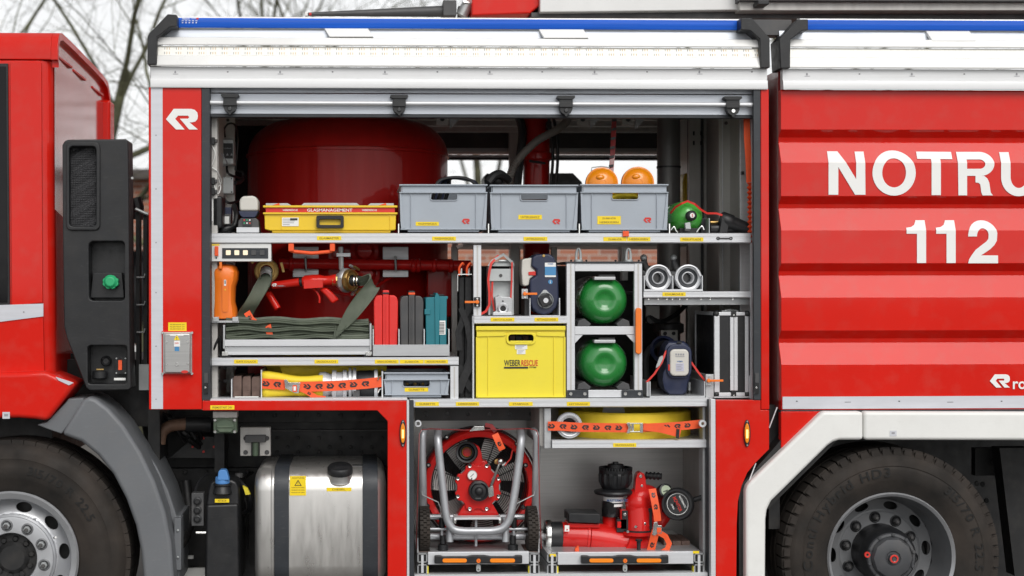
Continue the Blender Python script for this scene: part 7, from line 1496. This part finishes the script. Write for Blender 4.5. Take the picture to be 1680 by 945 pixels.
def gear(z, base, amp): return [q1+Vector(((base+amp*(1 if (k % 6) < 3 else 0))*math.cos(2*math.pi*k/N_)+z*.03, (base+amp*(1 if (k % 6) < 3 else 0))*math.sin(2*math.pi*k/N_), z)) for k in range(N_)]
b.loft(BLK, [gear(0.0, rn*.82, 0), gear(.012, rn*.90, .002), gear(.03, rn*.92, .008), gear(.06, rn*.94, .008), gear(.068, rn*1.0, .0), gear(.082, rn*1.02, 0), gear(.083, rn*.8, 0)]); b.build('nozzle_bumper', t, smooth=25)
b = MB()
for k in range(36):
    a = 2*math.pi*k/36; b.obox(BLK, q1+Vector((rn*.94*math.cos(a)+.0026, rn*.94*math.sin(a), .088)), Vector((math.cos(a), math.sin(a), 0))*.006, Vector((-math.sin(a), math.cos(a), 0))*.0035, (0, 0, .006))
o = b.build('nozzle_teeth', t); o['kind'] = 'stuff'
b = MB(); b.cyl(BLK, q1+Vector((.002, 0, .08)), q1+Vector((.003, 0, .108)), W(13, Ym), 24, bev=.002); b.cyl(BLK, q1+Vector((.003, 0, .108)), q1+Vector((.003, 0, .118)), W(5, Ym), 6); b.build('nozzle_stem', t)
# swivel body
Yb = .22
b = MB(); b.lathe(LRED, [(0, 0), (W(29), 0), (W(29), .016), (W(23), .018), (W(22), .03), (W(22), .10), (W(20), .13)], P(1047, 876, Yb+.03), (0, 0, 1), 36); b.build('swivel_base', t, smooth=35)
b = MB(); b.lathe(BLK, [(W(27), 0), (W(28.5), .003), (W(28.5), .010), (W(27), .013)], P(1047, 872, Yb+.03), (0, 0, 1), 36); b.build('swivel_clamp', t)
b = MB(); pth = catmull([P(1047, 845, Yb+.03), P(1045, 828, Yb+.03), P(1050, 815, Yb+.04), P(1064, 814, Yb+.06), P(1080, 830, Yb+.08), P(1085, 850, Yb+.08)], 6); b.tube(LRED, pth, [W(20)-.0002*i for i in range(len(pth))], 28); b.sphere(LRED, P(1046, 826, Yb+.03), W(21), 20, (1, 1, 1.1)); b.build('swivel_elbow', t, smooth=60)
b = MB(); b.prism(LRED, [(1041, 815), (1043.5, 785), (1046, 777), (1051, 774.5), (1056.5, 777), (1059, 785), (1062, 815)], Yb+.0, Yb+.06); bolt(b, CHROME, P(1051, 781.5, Yb), .008, .004); bolt(b, CHROME, P(1053, 797, Yb), .006, .003); b.build('handle_lug', t, bevel=.006)
b = MB(); A, B = P(1059, 780, Yb+.04), P(1085, 781.5, Yb+.04); n_ = 25; b.tube(BLK, [A.lerp(B, i/(n_-1)) for i in range(n_)], [.0165+.003*math.sin(i*1.05) for i in range(n_)], 14); b.build('ribbed_grip', t, smooth=50)
b = MB(); b.pbox(LRED, 1018, 837, 1028, 868, Yb, Yb+.05); b.pbox(BLK, 1021, 838, 1030, 852, Yb-.012, Yb-.0005); bolt(b, CHROME, P(1025, 844, Yb-.012), .008, .005); b.pbox(BLK, 1012, 852, 1034, 873, Yb+.0, Yb+.04); b.pbox(LRED, 1013, 856, 1019, 866, Yb-.01, Yb-.0005); b.build('lock_block', t, bevel=.002)
b = MB(); b.pbox(BLK, 1060, 834, 1070, 870, Yb-.01, Yb+.05); b.obox(LRED, P(1057, 860, Yb-.01), (.02, 0, .006), (0, .008, 0), (-.004, 0, .013)); b.lathe(CHROME, [(0, .01), (.008, .009), (.009, 0)], P(1057, 859, Yb-.018), seg=12); b.build('lock_lever', t, bevel=.002)
for q in ((1043, 864), (1030, 872)): b = MB(); bolt(b, CHROME, P(*q, Yb-.035), .007, .006); b.build('clamp_screw', t)
b = MB(); q = P(1090, 806, Yb+.0); b.lathe(BLK, [(.032, -.02), (.036, .0), (.034, .016), (.026, .018)], q, (.35, -1, .3), 28); b.lathe(mat('gauge_face_green', (.45, .52, .38), .4), [(0, .014), (.027, .017)], q, (.35, -1, .3), 24); b.tube(PBLK, [q+Vector((-.012, -.02, 0)), q+Vector((.012, -.016, .008))], .002, 5); b.build('pressure_gauge', t, smooth=40)
ax = Vector((-.42, -1, .08)).normalized(); q = P(1112, 827, .16); rh = W(27, .16)
b = MB(); b.lathe(BLK, [(rh*.70, .0), (rh*.72, .012), (rh*.80, .022), (rh*.92, .022), (rh*1.0, .010), (rh*1.0, -.010), (rh*.92, -.022), (rh*.7, -.02)], q, ax, 48); b.build('handwheel_rim', t, smooth=50)
u = Vector((0, 0, 1)); u = (u-ax*u.dot(ax)).normalized(); v_ = u.cross(ax)
b = MB(); b.lathe(BLKG, [(0, .004), (rh*.70, .004)], q, ax, 40); b.lathe(PWHITE, [(rh*.63, .0048), (rh*.66, .0048)], q, ax, 40)
rot = Matrix.Rotation(R(-62), 3, ax); xd, zd = rot @ v_, rot @ u
if xd.dot(Vector((0, 0, -1))) < 0: xd, zd = -xd, -zd
b.text(PRED, 'MONITOR', q+ax*.006, w=rh*.95, h=rh*.22, xd=xd, zd=zd); b.text(PWHITE, 'MASTERMATIC', q+ax*.006+zd*rh*.34, w=rh*.8, h=rh*.12, xd=xd, zd=zd); b.text(PWHITE, 'OPEN', q+ax*.006-zd*rh*.34, w=rh*.35, h=rh*.1, xd=xd, zd=zd); b.build('handwheel_plate', t, smooth=0)
b = MB(); b.tube(BLK, [P(1132, 822, .16), P(1142, 819, .15), P(1152, 815.5, .14)], [.012, .011, .012], 12); b.sphere(BLK, P(1152.5, 815.5, .14), .013, 12); b.build('crank_handle', t, smooth=60)
b = MB(); b.tube(BLK, [P(1085, 838, Yb+.06), q], .016, 12); b.tube(LRED, [P(1066, 850, Yb+.1), P(1084, 852, Yb+.08), P(1092, 838, Yb+.08)], W(15), 18); b.build('gear_shaft', t)
b = MB(); b.loft(LRED, [[P(1020, 912, .14), P(1072, 912, .14), P(1072, 912, .42), P(1020, 912, .42)], [P(1030, 893, .19), P(1066, 893, .19), P(1066, 893, .36), P(1030, 893, .36)], [P(1035, 876, .22), P(1062, 876, .22), P(1062, 876, .33), P(1035, 876, .33)]]); b.build('foot_casting', t, bevel=.008, seg=3)
b = MB(); b.pbox(LRED, 934, 890, 948, 908, .25, .35); b.build('support_leg', t, bevel=.005)
b = MB(); b.lathe(BLK, [(0, 0), (.008, 0), (.010, .055), (.016, .058), (.016, .066), (0, .068)], P(1048, 908, .13), (0, 0, 1), 16); b.build('lock_pin', t, smooth=40)
b = MB(); b.pbox(PWHITE, 926.5, 862, 934, 872, Ym-.0905, Ym-.088); b.prism(PRED, ell(930.5, 869, 1.3, 1.3, 8), Ym-.092, Ym-.091); b.build('white_label', t)
b = MB(); strap(b, [(1070, 802, -.03), (1074, 822, -.05), (1078, 845, -.05), (1079, 855, -.05)], 12, .20, True, first=11, step=19); strap(b, [(1076, 870, -.06), (1071, 890, -.05), (1066, 910, -.03)], 13, .17, True, first=26); strap(b, [(1080, 873, -.065), (1092, 880, -.055), (1098, 892, -.05), (1094, 902, -.05), (1080, 909, -.045), (1062, 910.5, -.04)], 9, .17, False)
stp = tag(b.build('lashing_strap'), 'orange webbing strap with dark emblems looped round red water monitor', 'strap')
b = MB(); b.prism(CHROME, [(1073, 857), (1078, 856), (1080, 862), (1086, 862), (1086, 875), (1078, 876), (1074, 879), (1070, 877)], .105, .115); b.pbox(ORG, 1078, 866, 1085, 874, .1, .1045); b.build('strap_buckle', stp, bevel=.001)
t = thing('wood_blocks', 'brown timber blocks standing on tray behind the red monitor', 'chocks', P(1110, 908, .3))
for i in range(3): b = MB(); x = 1089+14.6*i; b.pbox(WOOD, x, 887.5, x+14, 912, .25, .45); b.build('block', t, bevel=.003)
b = MB(); b.pbox(ORG, 943.5, 899, 950, 909.5, .10, .12); b.prism(ORG, [(945, 899), (949, 894.5), (950, 899)], .10, .12); b.pbox(BLK, 936, 908, 956, 911, .1, .14); part(b, 'tray_clip', bevel=.002)
for q in ((906, 912, 'l'), (1141, 907, 'r')): b = MB(); b.pbox(STK, q[0]-4, q[1]-3, q[0]+6, q[1]+1, .0585, .0598); part(b, 'yellow_mark')
# ================================================================== background: bare trees and low brick buildings
BARK = mat('mossy_bark', (0.075, 0.068, 0.042), 0.9, 0, 0, var=.5, vs=3, bump=.6, bs=20, rgb2=(.13, .135, .07))
bk = mat('brickwork', (.36, .13, .075), .85, 0, 0, var=.2)
n = bk.node_tree.nodes; l = bk.node_tree.links
br = n.new('ShaderNodeTexBrick'); br.inputs['Color1'].default_value = (.40, .15, .085, 1); br.inputs['Color2'].default_value = (.26, .10, .065, 1); br.inputs['Mortar'].default_value = (.40, .37, .33, 1)
br.inputs['Scale'].default_value = 1; br.inputs['Brick Width'].default_value = .25; br.inputs['Row Height'].default_value = .075; br.inputs['Mortar Size'].default_value = .008
tc = n.new('ShaderNodeTexCoord'); sp = n.new('ShaderNodeSeparateXYZ'); cb = n.new('ShaderNodeCombineXYZ')
l.new(tc.outputs['Object'], sp.inputs[0]); l.new(sp.outputs['X'], cb.inputs['X']); l.new(sp.outputs['Z'], cb.inputs['Y']); l.new(cb.outputs[0], br.inputs['Vector'])
l.new(br.outputs['Color'], n['Principled BSDF'].inputs['Base Color'])
ROOF = mat('roof_tiles', (.10, .085, .08), .8, 0, 0, var=.2, bump=.4, bs=20)
def building(px0, px1, ytop, Y, label, name):
    x0, x1 = P(px0, 400, Y).x, P(px1, 400, Y).x; zt_ = P((px0+px1)/2, ytop, Y).z
    t = thing(name, label, 'building' if 'building' in name else 'wall', ((x0+x1)/2, Y+2, 0))
    if 'building' in name:
        b = MB(); b.box(bk, x0, x1, Y, Y+5, 0, zt_-.12); b.build('wall', t)
        b = MB(); b.box(ROOF, x0-.2, x1+.2, Y-.25, Y+5.2, zt_-.119, zt_); b.build('roof', t)
        for i in range(5):
            xx = x0+(x1-x0)*(i+.5)/5; b = MB(); b.box(GLASS, xx-.5, xx+.5, Y-.01, Y+.02, 1.0, 2.2); w_ = b.build('window', t)
            b = MB(); b.box(WHITE, xx-.6, xx+.6, Y-.06, Y-.011, .9, .99); b.build('sill', w_)
    else:
        b = MB(); b.box(bk, x0, x1, Y, Y+.3, 0, zt_-.08); b.build('brickwork', t)
        b = MB(); b.box(ROOF, x0, x1, Y-.05, Y+.35, zt_-.079, zt_); b.build('coping', t)
building(-900, 640, 279, 13.0, 'low brick building seen in gap between cab and equipment body', 'brick_building')
building(660, 2600, 306, 12.0, 'red brick wall seen through the open locker behind the equipment', 'brick_wall')
def tree(px, Y, h, seed, label, spread=1.0, stems=1, r0=.22, lean=0.0):
    rnd = random.Random(seed); base = P(px, 472, Y); base.z = 0
    t = thing('bare_tree', label, 'tree', base, 'bare trees behind the fire engine')
    tr_ = MB(); cr = MB()
    def grow(p, d, L, r, lev):
        n_ = 6 if lev < 2 else (4 if lev < 4 else 3); pts = [p.copy()]; rad = [r]; q = p.copy(); dd = d.copy()
        for i in range(n_):
            dd = (dd+Vector((rnd.uniform(-1, 1), rnd.uniform(-1, 1), rnd.uniform(-.5, .75)))*(.10+.05*lev)).normalized()
            q = q+dd*(L/n_); pts.append(q.copy()); rad.append(r*(1-.62*(i+1)/n_))
        (tr_ if lev == 0 else cr).tube(BARK, pts, rad, 8 if lev < 2 else (5 if lev < 4 else 3), caps=False)
        if lev >= 5: return
        k = (5, 5, 3, 3, 2)[lev]
        for i in range(k):
            f = rnd.uniform(.32 if lev else .45, 1.0); j = min(n_-1, int(f*n_)); bp = pts[j].lerp(pts[j+1], f*n_-j) if j+1 < len(pts) else pts[-1]
            ax = Vector((rnd.uniform(-1, 1), rnd.uniform(-1, 1), rnd.uniform(-.35, .6))).normalized()
            nd = (d*rnd.uniform(.45, .9)+ax*rnd.uniform(.6, 1.1)*spread).normalized()
            grow(bp, nd, L*rnd.uniform(.48, .78), max(.003, rad[j]*rnd.uniform(.36, .54)), lev+1)
    for s_ in range(stems):
        dv = Vector((rnd.uniform(-.25, .25)*(stems > 1)+lean, rnd.uniform(-.2, .2)*(stems > 1), 1)).normalized()
        grow(base+Vector((.25*s_*(stems > 1), 0, -.1)), dv, h*.52, r0, 0)
    tr_.build('trunk', t, smooth=60); o = cr.build('branches', t, smooth=60); o['kind'] = 'stuff'
    return t
tree(36, 11.0, 8.5, 3, 'bare mossy tree with forked stems rising behind the red cab roof', .9, 2, .13)
tree(212, 9.5, 8.0, 11, 'bare tree with wide limbs seen between cab and equipment body', 1.15, 1, .12, .08)
tree(395, 15.0, 9.5, 21, 'bare tree showing above blue light bar near its black end cap', 1.0, 1, .14)
tree(640, 17.0, 9.5, 31, 'bare tree showing above the roof-mounted water cannon barrel', 1.0, 1, .14)
tree(790, 20.0, 9.0, 41, 'pale blurred tree seen through locker above the grey bins', 1.0, 1, .14)
tree(1272, 13.0, 9.0, 52, 'bare tree glimpsed in narrow gap between the two body modules', 1.1, 1, .17)
